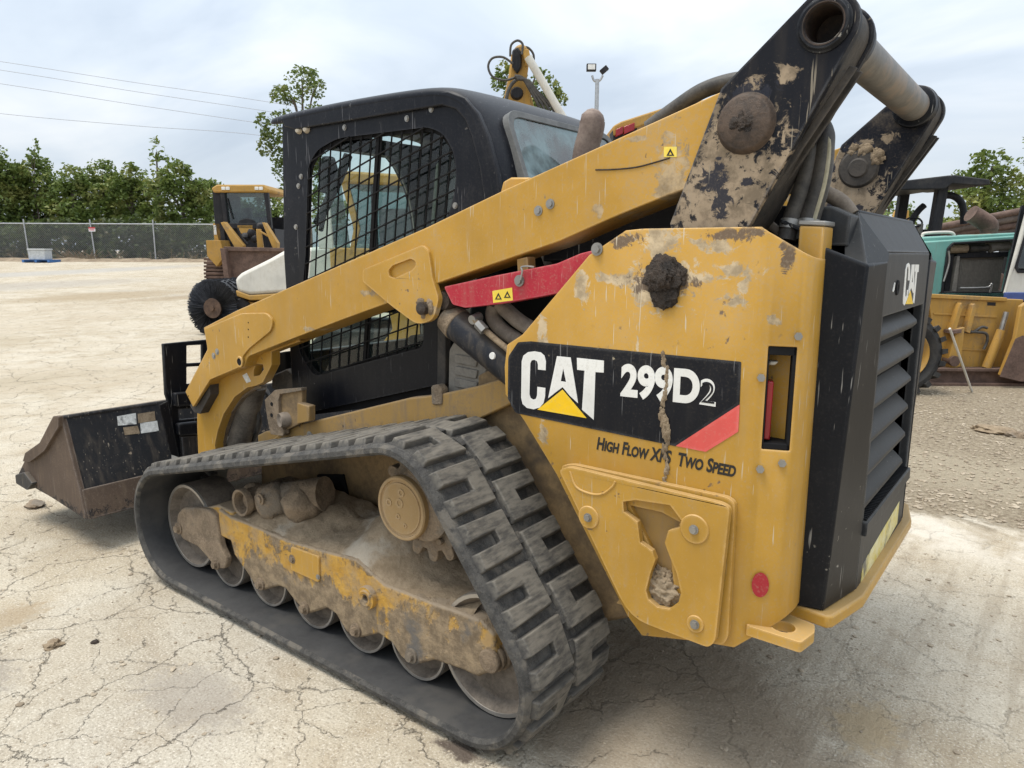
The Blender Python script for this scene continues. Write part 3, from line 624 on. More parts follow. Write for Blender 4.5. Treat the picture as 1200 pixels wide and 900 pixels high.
# ---- side towers: outer panel, rounded rear corner, flange and inner box
def tower(sd, detail):
    # panel outline in (distance along the sheet) : flat side, then bending in towards the rear guard
    zt_f = 1.535; pan = [(730, 270), (905, 265)]
    flat = xz([(733, 270), (752, 268), (865, 266)], YP)
    left = xz([(690, 299), (612, 392), (594, 404), (591, 430), (592, 462), (614, 493), (652, 556), (735, 722), (752, 745)], YP)
    XB = 0.605                                  # where the sheet starts to bend
    prof = [(XB, YP), (0.590, 0.6975), (0.575, 0.691), (0.560, 0.686), (0.545, 0.681), (0.530, 0.676), (0.515, 0.670), (0.502, 0.660), (0.492, 0.642), (0.486, 0.617), (0.484, 0.588), (0.487, 0.555), (0.500, 0.53)]
    zb = 0.450; z0, z1 = 0.998, 1.258
    def ztop(x): return 1.543 - 0.62 * (XB - x)
    dense = []
    for i in range(len(prof) - 1):
        for t in range(4): dense.append(Vector(prof[i]).lerp(Vector(prof[i + 1]), t / 4))
    dense.append(Vector(prof[-1]))
    sl0 = next(i for i, q in enumerate(dense) if q[0] < 0.573); sl1 = next(i for i, q in enumerate(dense) if q[0] < 0.509)
    vs = []; k = len(dense)
    for q in dense: vs += [(q[0], sd * q[1], max(zb, zb + (XB - q[0]) * .9)), (q[0], sd * q[1], z0), (q[0], sd * q[1], z1), (q[0], sd * q[1], ztop(q[0]))]
    fs = []
    for i in range(k - 1):
        for r_ in range(3):
            if r_ == 1 and sl0 <= i < sl1: continue
            fs.append((i * 4 + r_, (i + 1) * 4 + r_, (i + 1) * 4 + r_ + 1, i * 4 + r_ + 1))
    rest = [(p[0], sd * YP, p[1]) for p in left] + [(0.70, sd * YP, zb - .016)]
    top_ = [(p[0], sd * YP, p[1]) for p in flat if p[0] > XB + .01]
    o0 = len(vs); vs += top_ + rest
    # flat face: column of the bend (bottom to top), along the top edge to the front, down the sloping front edge
    ng = [0, 1, 2, 3] + [o0 + i for i in reversed(range(len(top_)))] + [o0 + len(top_) + i for i in range(len(rest))]
    fs.append(tuple(ng))
    me = bpy.data.meshes.new('tower_panel'); me.from_pydata([Vector(v) - loader.location for v in vs], [], fs)
    bm = bmesh.new(); bm.from_mesh(me); bmesh.ops.recalc_face_normals(bm, faces=bm.faces); bm.faces.ensure_lookup_table()
    if bm.faces[len(fs) - 1].normal.y * sd < 0: bmesh.ops.reverse_faces(bm, faces=bm.faces)
    bm.to_mesh(me); bm.free(); me.materials.append(M_yelpanel)
    me.polygons.foreach_set('use_smooth', [True] * len(me.polygons)); me.set_sharp_from_angle(angle=rad(40))
    pnl = bpy.data.objects.new('tower_panel', me); COL.objects.link(pnl); pnl.parent = loader
    so = pnl.modifiers.new('sheet', 'SOLIDIFY'); so.thickness = 0.014; so.offset = -1
    bvm = pnl.modifiers.new('bevel', 'BEVEL'); bvm.width = .003; bvm.segments = 2; bvm.limit_method = 'ANGLE'; bvm.angle_limit = rad(50)
    if not detail: return pnl
    o = pnl
    # slot lining: rim, inside wall and the red tail lamp in it
    a = dense[sl0]; b = dense[sl1]
    tdir = (b - a).normalized(); inn = Vector((tdir[1], -tdir[0]));  inn = inn if inn[1] < 0 else -inn
    def P3(u, d, z): q = a + (b - a) * u + inn * d; return (q[0], q[1], z)
    lin = MB()
    for (u0, u1, za, zb_) in ((0.86, 1.0, z0, z1), (0.0, 1.0, z0, z0 + .016), (0.0, 1.0, z1 - .022, z1), (0, .07, z0, z1)):
        lin.hexa([P3(u0, 0.004, za), P3(u1, 0.004, za), P3(u1, .10, za), P3(u0, .10, za), P3(u0, 0.004, zb_), P3(u1, 0.004, zb_), P3(u1, .10, zb_), P3(u0, .10, zb_)])
    lin.build('slot_seal', M_dark, o, bevel=0.002)
    MB().hexa([P3(-.1, .09, z0 - .02), P3(1.1, .05, z0 - .02), P3(1.1, .10, z0 - .02), P3(-.1, .11, z0 - .02), P3(-.1, .09, z1 + .02), P3(1.1, .05, z1 + .02), P3(1.1, .10, z1 + .02), P3(-.1, .11, z1 + .02)]).build('slot_back', M_yel, o)
    MB().hexa([P3(.05, .02, z0 + .02), P3(.30, .02, z0 + .02), P3(.30, .06, z0 + .02), P3(.05, .06, z0 + .02), P3(.05, .02, z0 + .17), P3(.30, .02, z0 + .17), P3(.30, .06, z0 + .17), P3(.05, .06, z0 + .17)]).build('tail_lamp', M_redlens, o, bevel=0.004)
    MB().hexa([P3(.05, .02, z0 + .21), P3(.30, .02, z0 + .21), P3(.30, .06, z0 + .21), P3(.05, .06, z0 + .21), P3(.10, .02, z1 - .04), P3(.42, .02, z1 - .04), P3(.42, .06, z1 - .04), P3(.10, .06, z1 - .04)]).build('reversing_lamp', M_lens, o, bevel=0.004)
    # round red reflector on the bend, bolts
    i0 = next(i for i, q in enumerate(dense) if q[0] < 0.553); q = dense[i0]; qt = (dense[i0 + 1] - dense[i0 - 1]).normalized(); qn = Vector((qt[1], -qt[0])); qn = qn if qn[1] > 0 else -qn
    rr = MB()
    ring = []
    for i in range(28):
        an = 2 * math.pi * i / 28; u = 0.021 * math.cos(an)
        pth = q + qt * u + qn * 0.0048
        ring.append((pth[0], pth[1], 0.640 + 0.034 * math.sin(an)))
    rr.add(ring, [tuple(range(28))]).build('red_reflector', M_redrefl, o)
    for (u, z) in ((0.0, .948), (.75, .968), (.98, 1.285), (-.18, 1.18)):
        c = P3(u, -.002, z); d = P3(u, -.012, z); MB().cyl(c, d, .010, n=6).build('bolt', M_bolt, o)
    return pnl
panel = tower(1, True)
tower(-1, False)
# inner flange: the brown lip seen between panel and track
fl = xz([(594, 406), (592, 462), (614, 493), (652, 556), (735, 722), (752, 745)], YP)
fl2 = MB(); vs = []
for (x, z) in fl: vs += [(x, YP - .012, z), (x + 0.012, 0.50, z - .01)]
fl2.add(vs, [(2 * i, 2 * i + 2, 2 * i + 3, 2 * i + 1) for i in range(len(fl) - 1)])
o = fl2.build('panel_flange', M_flange, loader); so = o.modifiers.new('sheet', 'SOLIDIFY'); so.thickness = 0.012; so.offset = 0
inn_px = [(1.36, 1.03), (1.36, 1.12), (1.08, 1.46), (.96, 1.51), (.50, 1.50), (.50, .45), (.80, .42), (.95, .60)]
MB().prism(inn_px, -0.54, 0.54).build('engine_bay', M_darkdirty, loader, bevel=0.01)
MB().prism([(.97, .455), (.62, .46), (.62, .52), (.93, .52)], .50, .68).build('tower_floor', M_yeldirty, loader)

# ---- lettering and stickers on the panel
YD = YP + 0.0015
dec = MB().prism(rpoly(xz([(607, 401), (622, 400), (868.5, 424), (866.5, 475), (792, 523), (604, 484), (595, 467), (595.5, 418)], YD), [.006, .004, .004, .001, .001, .01, .006, .01]), YP, YD).build('side_decal', M_decblk, panel)
MB().prism(rpoly(xz([(866.7, 474), (865, 506), (827, 529.5), (791.7, 522.7)], YD + .0005), .002), YP, YD + .0005).build('decal_corner', M_decred, dec)
def z4(l, y): return xz([(580 + a / 3, 250 + b / 3) for a, b in l], y)
YL_ = YD + .0012
Cc = [(178, 552), (151, 549), (151, 530), (147, 519), (138, 515), (129, 517), (124, 527), (121, 636), (125, 649), (134, 655), (144, 652), (148, 640), (149, 610), (177, 614), (176, 644), (170, 668), (157, 683), (136, 689), (112, 684), (97, 670), (92, 648), (94, 520), (100, 500), (116, 488), (138, 485), (161, 489), (174, 501), (179, 521)]
LETT = M_decwht
MB().prism(z4(Cc, YL_), YD, YL_).build('letter', LETT, dec)
MB().prism(z4([(218, 502), (266, 507), (292, 668), (262, 640), (238, 611), (212, 630), (187, 650)], YL_), YD, YL_, holes=[z4([(240, 545), (231, 590), (250, 593)], YL_)]).build('letter', LETT, dec)
MB().prism(z4([(288, 508), (383, 518), (382, 560), (353, 558), (347, 726), (306, 690), (315, 553), (289, 550)], YL_), YD, YL_).build('letter', LETT, dec)
MB().prism(z4([(237, 620), (149, 690), (321, 720)], YL_ + .0003), YD, YL_ + .0003).build('triangle', M_decyel, dec)
def label_px(body, pa, pb, hgt, mat, parent, y, bold, xs=None, shear=0, caps=False, name='letter'):
    A = PY(*pa, y); B = PY(*pb, y)
    m = text_mesh(body, 1.0, Matrix.Identity(4), bold, 1.0, shear, caps)
    w = max(v[0] for v in m.v) - min(v[0] for v in m.v); x0 = min(v[0] for v in m.v)
    hh = max(v[1] for v in m.v); L = (Vector((A[0], A[2])) - Vector((B[0], B[2]))).length
    sx = L / w; sy = hgt / hh; tilt = (B[2] - A[2]) / L
    m.v = [Vector((A[0] - (v[0] - x0) * sx, y + v[2] * .5, A[2] + v[1] * sy + (v[0] - x0) * sx * tilt)) for v in m.v]
    return m.build(name, mat, parent, smooth=0)
label_px('299D', (727, 462), (819, 472), PY(730, 426, YD)[2] - PY(727, 462, YD)[2], LETT, dec, YD + .0008, 0.044)
label_px('2', (819.5, 473), (838.5, 476), PY(829, 444.5, YD)[2] - PY(829, 475, YD)[2], LETT, dec, YD + .0006, 0.016)
label_px('2', (821.3, 471.3), (836.9, 474), PY(829, 447.5, YD)[2] - PY(829, 472.5, YD)[2], M_decblk, dec, YD + .0014, -0.016)
label_px('High Flow XPS  Two Speed', (699, 526), (862, 559), 0.037, M_decink, panel, YP + .0008, 0.032, shear=0.2, caps=True, name='lettering')

# ---- mud on the panel: greasy pivot, the run below it
pv = PY(779, 327, YP)
m = MB(); rnd = random.Random(3)
m.lump((pv[0], YP + .004, pv[2] + .006), .052, 3, .30, 9, 5, (1.0, .28, 1.05)).lump((pv[0] - .004, YP + .004, pv[2] - .042), .036, 9, .30, 9, 4, (1.0, .3, 1.0)).lump((pv[0] + .005, YP + .018, pv[2] + .004), .030, 14, .45, 12, 4, (1.0, .35, 1.0))
m.build('greasy_pivot', M_mudwet, panel, smooth=60)
m = MB()
for k in range(46):
    t = k / 45; px_ = 778 + 3 * math.sin(t * 9) + rnd.uniform(-2, 2) + (4 if .5 < t < .7 else 0); py_ = 415 + t * 150
    q = PY(px_, py_, YP); s_ = (0.005 + 0.006 * (1 if .45 < t < .68 else .2)) * rnd.uniform(.6, 1.3)
    m.lump((q[0], YP + .002, q[2]), s_, k, .5, 7, 1, (1, .5, 1.7))
m.build('mud_run', M_mudtan, panel, smooth=60)

# ---- bolted tie-down cover with its keyhole
YH = YP + 0.045
hat_px = [(655, 551), (666, 547), (845, 590), (855, 596), (838, 752), (830, 759), (738, 724)]
hp2 = rpoly(xz([(657, 546), (670, 544), (852, 583), (861, 590), (853, 748), (846, 757), (743, 720)], YP + .02), [.012, .02, .03, .02, .03, .02, .06])
MB().prism(hp2, YP + .001, YP + .02, holes=[xz([(738, 592), (775, 600), (797, 612), (785, 640), (790, 690), (760, 690), (762, 640)], YP + .02)]).build('tie_down_plate', M_yel, panel, bevel=0.003)
key = xz([(730, 588), (745, 586), (785, 592), (800, 612), (798, 618), (783, 622), (779, 636), (784, 650), (793, 672), (798, 695), (795, 706), (784, 714), (770, 712), (760, 703), (757, 692), (762, 672), (768, 656), (764, 646), (750, 636), (747, 612), (731, 600)], YH)
hat = MB().prism(rpoly(xz(hat_px, YH), [.012, .02, .02, .015, .02, .015, .06]), YP + .026, YH, holes=[key]).build('tie_down_cover', M_yel, panel, bevel=0.002)
MB().prism([(p_[0] + (0.93 - p_[0]) * .02, p_[1]) for p_ in xz([(734, 582), (800, 600), (806, 700), (784, 720), (752, 712)], YP + .004)], YP + .0005, YP + .004).build('keyhole_back', M_yeldirty, hat)
m = MB(); q = PY(778, 690, YP + .015)
m.lump((q[0], YP + .006, q[2] - .005), .062, 5, .35, 12, 5, (1, .45, .8)).lump((q[0] + .01, YP + .012, q[2] + .03), .035, 8, .45, 12, 4, (1, .5, .8))
m.build('packed_mud', M_mud, hat, smooth=60)
for (a, b, R_) in ((690, 606, .034), (814, 620, .040), (815, 731, .024)):
    p = PY(a, b, YH); w_ = MB().lathe([(0.0, 0.004), (R_ * .94, 0.004), (R_, 0.0015), (R_, -.001)], (p[0], YH, p[2]), (0, 1, 0), 32).build('washer_plate', M_yel, hat, smooth=30)
    MB().cyl((p[0], YH + .003, p[2]), (p[0], YH + .007, p[2]), .013, n=18).cyl((p[0], YH + .006, p[2]), (p[0], YH + .014, p[2]), .0095, n=6).build('bolt', M_bolt, w_)
m = MB().tube([PY(a, b, YH + .0005) for a, b in ((668, 552), (675, 570), (690, 578), (705, 579), (717, 571), (721, 564))], .0035, 8).build('weld_bead', M_yel, hat)

# ---- rear: door, louvres, corner guards, bumper, tow eye
XD = 0.39
door = MB().prism([(.345, .5), (.345, 1.484), (-.345, 1.484), (-.345, .5)], XD, XD + .03, 'x', holes=[[(.33, 0.74), (.33, 1.315), (-.325, 1.315), (-.325, 0.74)]]).build('rear_door', M_blkdoor, loader, bevel=0.003)
MB().hexa([(XD, .345, 1.484), (XD, -.345, 1.484), (XD + .03, -.345, 1.484), (XD + .03, .345, 1.484), (.458, .40, 1.588), (.458, -.40, 1.588), (.488, -.40, 1.580), (.488, .40, 1.580)]).build('door_top', M_blkdoor, door, bevel=0.004)
for k in range(6):      # deep wave-shaped louvres
    zt = 1.318 - 0.0965 * k; pr = []
    top = [(XD + .085, zt), (XD + .06, zt - .006), (XD + .030, zt - .030), (XD + .008, zt - .052), (XD + .006, zt - .064), (XD + .020, zt - .080), (XD + .075, zt - .104)]
    pts = rpoly(top, 0, 1) if False else top
    m = MB(); m.band([(a, b) for a, b in pts], -.275, .33, .004)
    m.build('louvre', M_blkdoor, door, smooth=55)
MB().box((XD + .05, -.33, .74), (XD + .09, .335, 1.32)).build('radiator_core', M_dark, door)
MB().box((XD - .012, -.345, .70), (XD + .08, .335, .742)).build('step_tread', M_blkdoor, door, bevel=0.004)
gr = MB()
for k in range(40): gr.box((XD - .006, -.32 + k * .0162, .742), (XD + .06, -.312 + k * .0162, .748))
o = gr.build('grip_rib', M_dark, door, smooth=0); o['kind'] = 'stuff'
zD = [(1010, 345)]
def d5(l, x=XD - .001): return yz([(940 + a / 5, 230 + b / 5) for a, b in l], x)
XL = XD - .0015
def dl(l, x): return yz([(1040 + a / 11.25, 290 + b / 11.25) for a, b in l], x)
MB().prism(dl([(300, 300), (293, 435), (271, 435), (279, 300), (276, 255), (266, 250), (258, 290), (238, 560), (236, 640), (246, 655), (256, 630), (262, 560), (284, 555), (276, 640), (245, 720), (225, 765), (207, 740), (210, 640), (240, 300), (258, 222), (282, 203), (299, 235)], XL), XL, XD, 'x').build('letter', LETT, door)
MB().prism(dl([(325, 225), (358, 225), (347, 600), (338, 600), (314, 530), (290, 600), (268, 640), (302, 420)], XL), XL, XD, 'x', holes=[dl([(337, 330), (322, 455), (336, 462)], XL)]).build('letter', LETT, door)
MB().prism(dl([(368, 225), (417, 225), (411, 322), (393, 326), (354, 738), (338, 722), (373, 322), (362, 318)], XL), XL, XD, 'x').build('letter', LETT, door)
MB().prism(dl([(306, 575), (242, 747), (337, 745)], XL - .0004), XL - .0004, XD, 'x').build('triangle', M_decyel, door)
p = PX(1051, 337, XD); MB().lathe([(0.0, .004), (.008, .002), (.010, .004), (.020, .004), (.022, 0), (.022, -.002)], (XD, p[1], p[2]), (-1, 0, 0), 24).build('door_lock', M_dark, door, smooth=30)
p = PX(1046, 337, XD); MB().prism(dl([(98, 460), (104, 470), (92, 560), (76, 590), (72, 575)], XL), XL, XD, 'x').build('paint_chip', M_decwht, door)
MB().prism([(.29, .515), (.28, .60), (-.25, .64), (-.25, .56)], XD - .0012, XD, 'x').build('warning_sticker', M_stickworn, door)
def guard(sd):
    zb, zt = .545, 1.40
    A = [(.505, .553), (.428, .540), (XD - .002, .352), (XD + .028, .352), (.45, .50), (.505, .52)]
    m = MB(); A = [(x, y * sd) for x, y in A]
    B = [(.492, .575), (.392, .545), (XD - .004, .352), (XD + .026, .352), (.42, .50), (.492, .54)]; B = [(x, y * sd) for x, y in B]
    n = len(A); Z2 = [1.497, 1.455, 1.484, 1.484, 1.455, 1.497]
    m.add([(x, y, zb) for x, y in A] + [(B[i][0], B[i][1], Z2[i] - (0.02 if i in (2, 3) else 0)) for i in range(n)], [tuple(range(n)), tuple(range(2 * n - 1, n - 1, -1))] + [(i, (i + 1) % n, n + (i + 1) % n, n + i) for i in range(n)])
    g = m.build('corner_guard', M_blk, loader, bevel=0.006, seg=3)
    # triangular cheek rising to the door top
    MB().add([(B[1][0] + .008, B[1][1] - .02 * sd, 1.452), (B[2][0], B[2][1], 1.462), (B[2][0], B[2][1], 1.483), (.458, .402 * sd, 1.588), (.49, .402 * sd, 1.575), (B[1][0] + .06, B[1][1] - .02 * sd, 1.47)], [(0, 1, 2, 3), (0, 3, 4, 5)]).build('guard_cheek', M_blkdoor, g)
guard(1); guard(-1)
bz0, bz1 = .508, .544
bp = [(.545, .56), (.445, .50), (.372, .375), (.362, .33), (.362, -.33), (.372, -.375), (.445, -.50), (.545, -.56), (.62, -.5), (.62, .5)]
bp = [(.515, .545), (.412, .560), (.400, .545), (.362, .373), (.362, -.373), (.400, -.545), (.412, -.560), (.515, -.545)]
MB().prism(bp, bz0, bz1, 'z').build('bumper', M_yel, loader, bevel=0.006)
te = [(.578, .70), (.55, .60), (.52, .567), (.435, .587), (.424, .628), (.437, .702)]
MB().prism(rpoly(te, .008), .497, .525, 'z', holes=[[(.497 + .030 * math.cos(a * .314), .648 + .030 * math.sin(a * .314)) for a in range(20)]]).build('tow_eye', M_yel, loader, bevel=0.002)
MB().prism([(.60, .60), (.54, .585), (.50, .5), (.62, .5)], .455, .496, 'z').build('tow_eye_gusset', M_yeldirty, loader)
# hood above the door and its hinge block
MB().prism([(.455, 1.592), (.50, 1.600), (1.45, 1.66), (1.45, 1.45), (.47, 1.45)], -.40, .40).build('engine_hood', M_blk, loader, bevel=0.006)
MB().prism([(.455, 1.50), (.452, 1.575), (.50, 1.598), (.60, 1.598), (.60, 1.50)], .405, .50).build('hood_hinge_block', M_blkdoor, loader, bevel=0.004)
MB().prism([(.487, 1.40), (.487, 1.545), (.545, 1.548), (.545, 1.40)], .515, .60).build('hood_bracket', M_yel, loader, bevel=0.004)
MB().prism([(.484, 1.546), (.484, 1.558), (.548, 1.561), (.548, 1.549)], .513, .602).build('bracket_cap', M_bolt, loader, bevel=0.003)

# ---- lift arms (left one seen; the right one mirrored behind)
arm_px = [(217, 459), (243, 409), (238.5, 384), (277, 364), (500, 266.5), (590, 223), (707, 170), (846, 107), (870, 100), (865, 200), (787, 227), (720, 254), (655, 283), (605, 300), (512, 332), (452, 356), (400, 375), (340, 398), (290, 418), (286, 430), (247, 445), (226, 477)]
arm_poly = rpoly(xz(arm_px, YA), [.004, .01, .006, .02, .02, .0, .0, .0, .01, .01, .02, .05, .01, .02, .02, .02, .02, .02, .02, .01, .006, .004])
def lift_arm(sd):
    o = MB().prism(arm_poly, sd * .51, sd * YA).build('lift_arm', M_yelarm, loader, bevel=0.012, seg=3)
    return o
armL = lift_arm(1); armR = lift_arm(-1)
gus = [(425, 316), (495, 287), (502, 294), (507, 327), (514, 350), (508, 375), (489, 381), (458, 358), (425, 330)]
slot = rpoly(xz([(455, 317), (460, 311), (481, 303), (487, 306), (487, 312), (482, 317), (462, 326), (456, 324)], YA + .012), .006)
MB().prism(rpoly(xz(gus, YA + .012), [.012, .012, .01, .01, .012, .03, .035, .01, .01]), YA - .01, YA + .012, holes=[slot]).build('arm_gusset', M_yelarm, armL, bevel=0.003)
p = PY(499, 361, YA + .01)
m = MB()
for k in range(12): m.lump((p[0] + rnd.uniform(-.022, .022), YA + .012, p[2] + rnd.uniform(-.026, .026)), rnd.uniform(.012, .02), k, .4, 6, 2, (1, .6, 1))
m.build('pin_mud', M_mudplate, armL, smooth=60)
MB().lathe([(0, .03), (.012, .03), (.022, .024), (.022, 0)], (p[0], YA + .012, p[2]), (0, 1, 0), 20).build('gusset_pin', M_mudwet, armL, smooth=40)
pl_ = [(218, 458), (243, 410), (239.5, 385), (283, 367), (312, 366.5), (320, 376), (317, 388), (291, 409), (284, 418), (284, 429), (246, 445), (227, 476)]
fp = MB().prism(rpoly(xz(pl_, YA + .01), [.003, .004, .006, .02, .03, .03, .03, .02, .01, .01, .004, .003]), YA - .005, YA + .010).build('arm_end_plate', M_yelarm, armL, bevel=0.003)
for q in ((251, 417), (255, 412)): bolt(q[0] - .5, q[1], YA + .01, .010, fp, M_bolt, .004, 12)
p = PY(281, 424, YA + .01); MB().lathe([(.017, -.02), (.017, .004), (.024, .004), (.026, 0)], (p[0], YA + .01, p[2]), (0, 1, 0), 20, False).build('pin_boss', M_yelarm, fp, smooth=30)
MB().cyl((p[0], YA, p[2]), (p[0], YA + .0125, p[2]), .016, n=16).build('pin_hole', M_dark, fp)
for q in ((291, 378), (291, 386), (291, 395), (221, 464)): bolt(q[0], q[1], YA + .01, .0035, fp, M_dark, .001, 8, 0)
for q in ((631, 247), (645, 239)): bolt(*q, YA, .010, armL, M_bolt, .007, 8)
st = xz([(778, 172), (793, 172), (793, 184), (778, 184)], YA + .001); MB().prism(st, YA - .001, YA + .0012).build('warning_sticker', M_stickyel, armL)
MB().prism(xz([(785.5, 174), (790, 182.5), (781, 182.5)], YA + .0018), YA, YA + .0020, holes=[xz([(785.5, 177.5), (787.5, 181.3), (783.3, 181.3)], YA + .0018)]).build('warning_mark', M_decink, armL)
MB().tube([PY(a, b, YA + .001) for a, b in ((698, 199), (720, 198.5), (745, 196), (765, 191), (785, 185))], .0022, 6).build('scored_line', M_mudwet, armL)
# yellow bracket on the inner plate behind the arm
MB().prism(xz([(588, 225), (591, 213), (600, 208), (622, 208), (622, 240), (590, 240)], .50), .47, .508).build('arm_bracket', M_yelarm, armL, bevel=0.006)
# curved lower leg of the arm (inner plate) with its window and link slot
leg_px = [(231, 470), (240, 440), (286, 426), (320, 405), (345, 392), (352, 400), (318, 412), (318, 428), (308, 448), (300, 452), (290, 454), (275, 465), (262, 485), (255, 505), (252, 520), (253, 545), (233, 548), (231, 500)]
def leg(sd):
    yy = .60
    hole = xz([(300, 426), (308, 427), (309, 433), (304, 440), (297, 441), (297, 434)], yy)
    return MB().prism(xz(leg_px, yy), sd * .555, sd * .60, holes=[hole]).build('arm_leg', M_yelarm, loader, bevel=0.004)
legL = leg(1); leg(-1)
MB().prism(xz([(284, 440), (289, 437), (294, 447), (289, 449)], .601), .60, .6012).build('label_plate', M_sticker, legL)
MB().prism(xz([(253, 545), (252, 520), (255, 505), (262, 485), (275, 465), (290, 454), (300, 452), (304, 455), (292, 458), (279, 468), (266, 487), (259, 507), (256, 521), (258, 545)], .575), .53, .56).build('leg_flange', M_mudplate, loader, bevel=0.003)
MB().prism(xz([(228, 474), (247, 447), (252, 450), (252, 462), (240, 484), (233, 482)], .62), .56, .645).build('arm_box_end', M_darkdirty, loader)
# tilt cylinder, hydraulic bits behind the leg
a = PY(299, 450, .48); b = PY(277, 530, .48)
MB().cyl(a, b, .056, n=24).build('tilt_cylinder', M_ramgrey, loader, smooth=40)
MB().cyl(a, PY(308, 425, .42), .03, n=16).build('tilt_rod', M_steel, loader, smooth=40)
m = MB()
for k, (px_, py_) in enumerate(((300, 462), (285, 480), (320, 462))):
    m.tube([PY(px_ - 8, py_ - 5, .46 - k * .03), PY(px_ + 4, py_ + 30, .45), PY(px_ - 5, py_ + 60, .42)], .012, 8)
m.build('hydraulic_hose', M_hose, loader, smooth=60)
MB().prism(xz([(318, 440), (336, 432), (352, 446), (352, 458), (330, 462), (318, 455)], .45), .36, .45).build('valve_block', M_darkdirty, loader, bevel=0.008)
MB().prism(xz([(318, 415), (333, 412), (336, 440), (318, 440)], .44), .38, .44).build('cab_foot', M_dark, loader, bevel=0.006)

# ---- link plates at the rear top with pivot bosses and the cross tube
pl_out = [(945, 12), (951, 5), (968, -3.5)]
c_top = PY(967, 29, YA); c_boss = PY(875, 145, YA)
def plate_poly():
    R = .073
    L = [PY(a, b, YA) for a, b in ((846, 104), (786, 262), (790, 285), (862, 285), (880, 262))]
    d = Vector((L[0][0] - c_top[0], L[0][2] - c_top[2]))
    pts = []
    # round head from the front edge over the top to the rear edge
    a_front = math.degrees(math.atan2(1, .78)) + 0; 
    u = Vector((PY(860, 88, YA)[0] - PY(945, 11, YA)[0], PY(860, 88, YA)[2] - PY(945, 11, YA)[2])).normalized(); nf = Vector((-u[1], u[0])); nf = nf if nf[1] > 0 else -nf
    w = Vector((PY(880, 245, YA)[0] - PY(1003, 52, YA)[0], PY(880, 245, YA)[2] - PY(1003, 52, YA)[2])).normalized(); nr = Vector((-w[1], w[0])); nr = nr if nr[0] < 0 else -nr
    a0 = math.degrees(math.atan2(nr[1], nr[0])); a1 = math.degrees(math.atan2(nf[1], nf[0]))
    if a0 < 0: a0 += 360
    if a1 > a0: a1 -= 0
    head = arc(c_top[0], c_top[2], R, a1, a0, 18)
    return [(L[0][0], L[0][2])] + head + [(L[4][0], L[4][2]), (L[3][0], L[3][2]), (L[2][0], L[2][2]), (L[1][0], L[1][2])]
PP = plate_poly()
def link_plates(sd):
    bore = [(c_top[0] + .0415 * math.cos(k * math.pi / 14), c_top[2] + .0415 * math.sin(k * math.pi / 14)) for k in range(28)]
    o = MB().prism(PP, sd * (YA - .022), sd * (YA + .004), holes=[bore]).build('link_plate', M_blkplate, loader, bevel=0.003)
    i = MB().prism(PP, sd * .50, sd * .525).build('link_plate', M_blkplate, loader, bevel=0.004)
    # web between them, set in from the edge
    cx = sum(p[0] for p in PP) / len(PP); cz = sum(p[1] for p in PP) / len(PP)
    web = [(cx + (p[0] - cx) * .90, cz + (p[1] - cz) * .965) for p in PP]
    MB().prism(web, sd * .52, sd * (YA - .015), holes=[bore]).build('link_web', M_darkdirty, o, bevel=0.004)
    MB().lathe([(.041, -.09), (.041, .008), (.047, .012), (.052, .012), (.056, .006), (.060, .004), (.060, -.002)], (c_top[0], sd * (YA + .004), c_top[2]), (0, sd, 0), 36, False).build('pin_collar', M_blk, o, smooth=30)
    MB().lathe([(.0, -.088), (.0405, -.088), (.0405, .006), (.044, .0125), (.0465, .0125)], (c_top[0], sd * (YA + .004), c_top[2]), (0, sd, 0), 36, False).build('pin_bore', M_boredark, o, smooth=30)
    MB().lathe([(.0, .020), (.060, .018), (.066, .014), (.070, .002), (.074, -.001)], (c_boss[0], sd * (YA + .004), c_boss[2]), (0, sd, 0), 36).build('pivot_boss', M_greasy, o, smooth=40)
    MB().lathe([(.0, .018), (.030, .018), (.036, .012), (.062, .010), (.070, .002)], (c_boss[0], sd * .50, c_boss[2]), (0, -sd, 0), 36).build('pivot_boss', M_darkdirty, i, smooth=40)
    g = MB(); r2 = random.Random(11)
    for k in range(30):
        a = r2.uniform(0, 6.28); q = r2.uniform(0, .024)
        g.lump((c_boss[0] + q * math.cos(a), sd * (YA + .020), c_boss[2] + q * math.sin(a) - .003), r2.uniform(.007, .013), k, .5, 6, 2, (1, .6, 1))
    g.build('grease', M_mudwet, o, smooth=60)
    g = MB()
    for k in range(26):
        a = rad(20 + 95 * r2.random()); q = .055 + .030 * r2.random()
        g.lump((c_boss[0] + q * math.cos(a) * -1, sd * .495, c_boss[2] + q * math.sin(a) * .9), r2.uniform(.010, .02), k, .5, 6, 2, (1, .5, 1))
    g.build('mud_cake', M_mudtan, i, smooth=60)
    # folded stiffener down the rear edge
    e0 = PY(1000, 56, YA); e1 = PY(884, 245, YA)
    m = MB()
    for y in (.575, .625): m.hexa([(e0[0] + .012, sd * (y - .006), e0[2] - .03), (e0[0] - .004, sd * (y - .006), e0[2] - .035), (e0[0] - .004, sd * (y + .006), e0[2] - .035), (e0[0] + .012, sd * (y + .006), e0[2] - .03), (e1[0] + .012, sd * (y - .006), e1[2]), (e1[0] - .004, sd * (y - .006), e1[2] - .005), (e1[0] - .004, sd * (y + .006), e1[2] - .005), (e1[0] + .012, sd * (y + .006), e1[2])])
    m.build('link_rib', M_darkdirty, o, bevel=0.002)
link_plates(1); link_plates(-1)
MB().cyl((c_top[0], .50, c_top[2]), (c_top[0], -.50, c_top[2]), .0505, n=40).build('cross_tube', M_pipe, loader, smooth=40)
for s_ in (1, -1): MB().lathe([(.05, .04), (.068, .03), (.071, .0)], (c_top[0], s_ * .50, c_top[2]), (0, -s_, 0), 36).build('tube_flange', M_blk, loader, smooth=30)

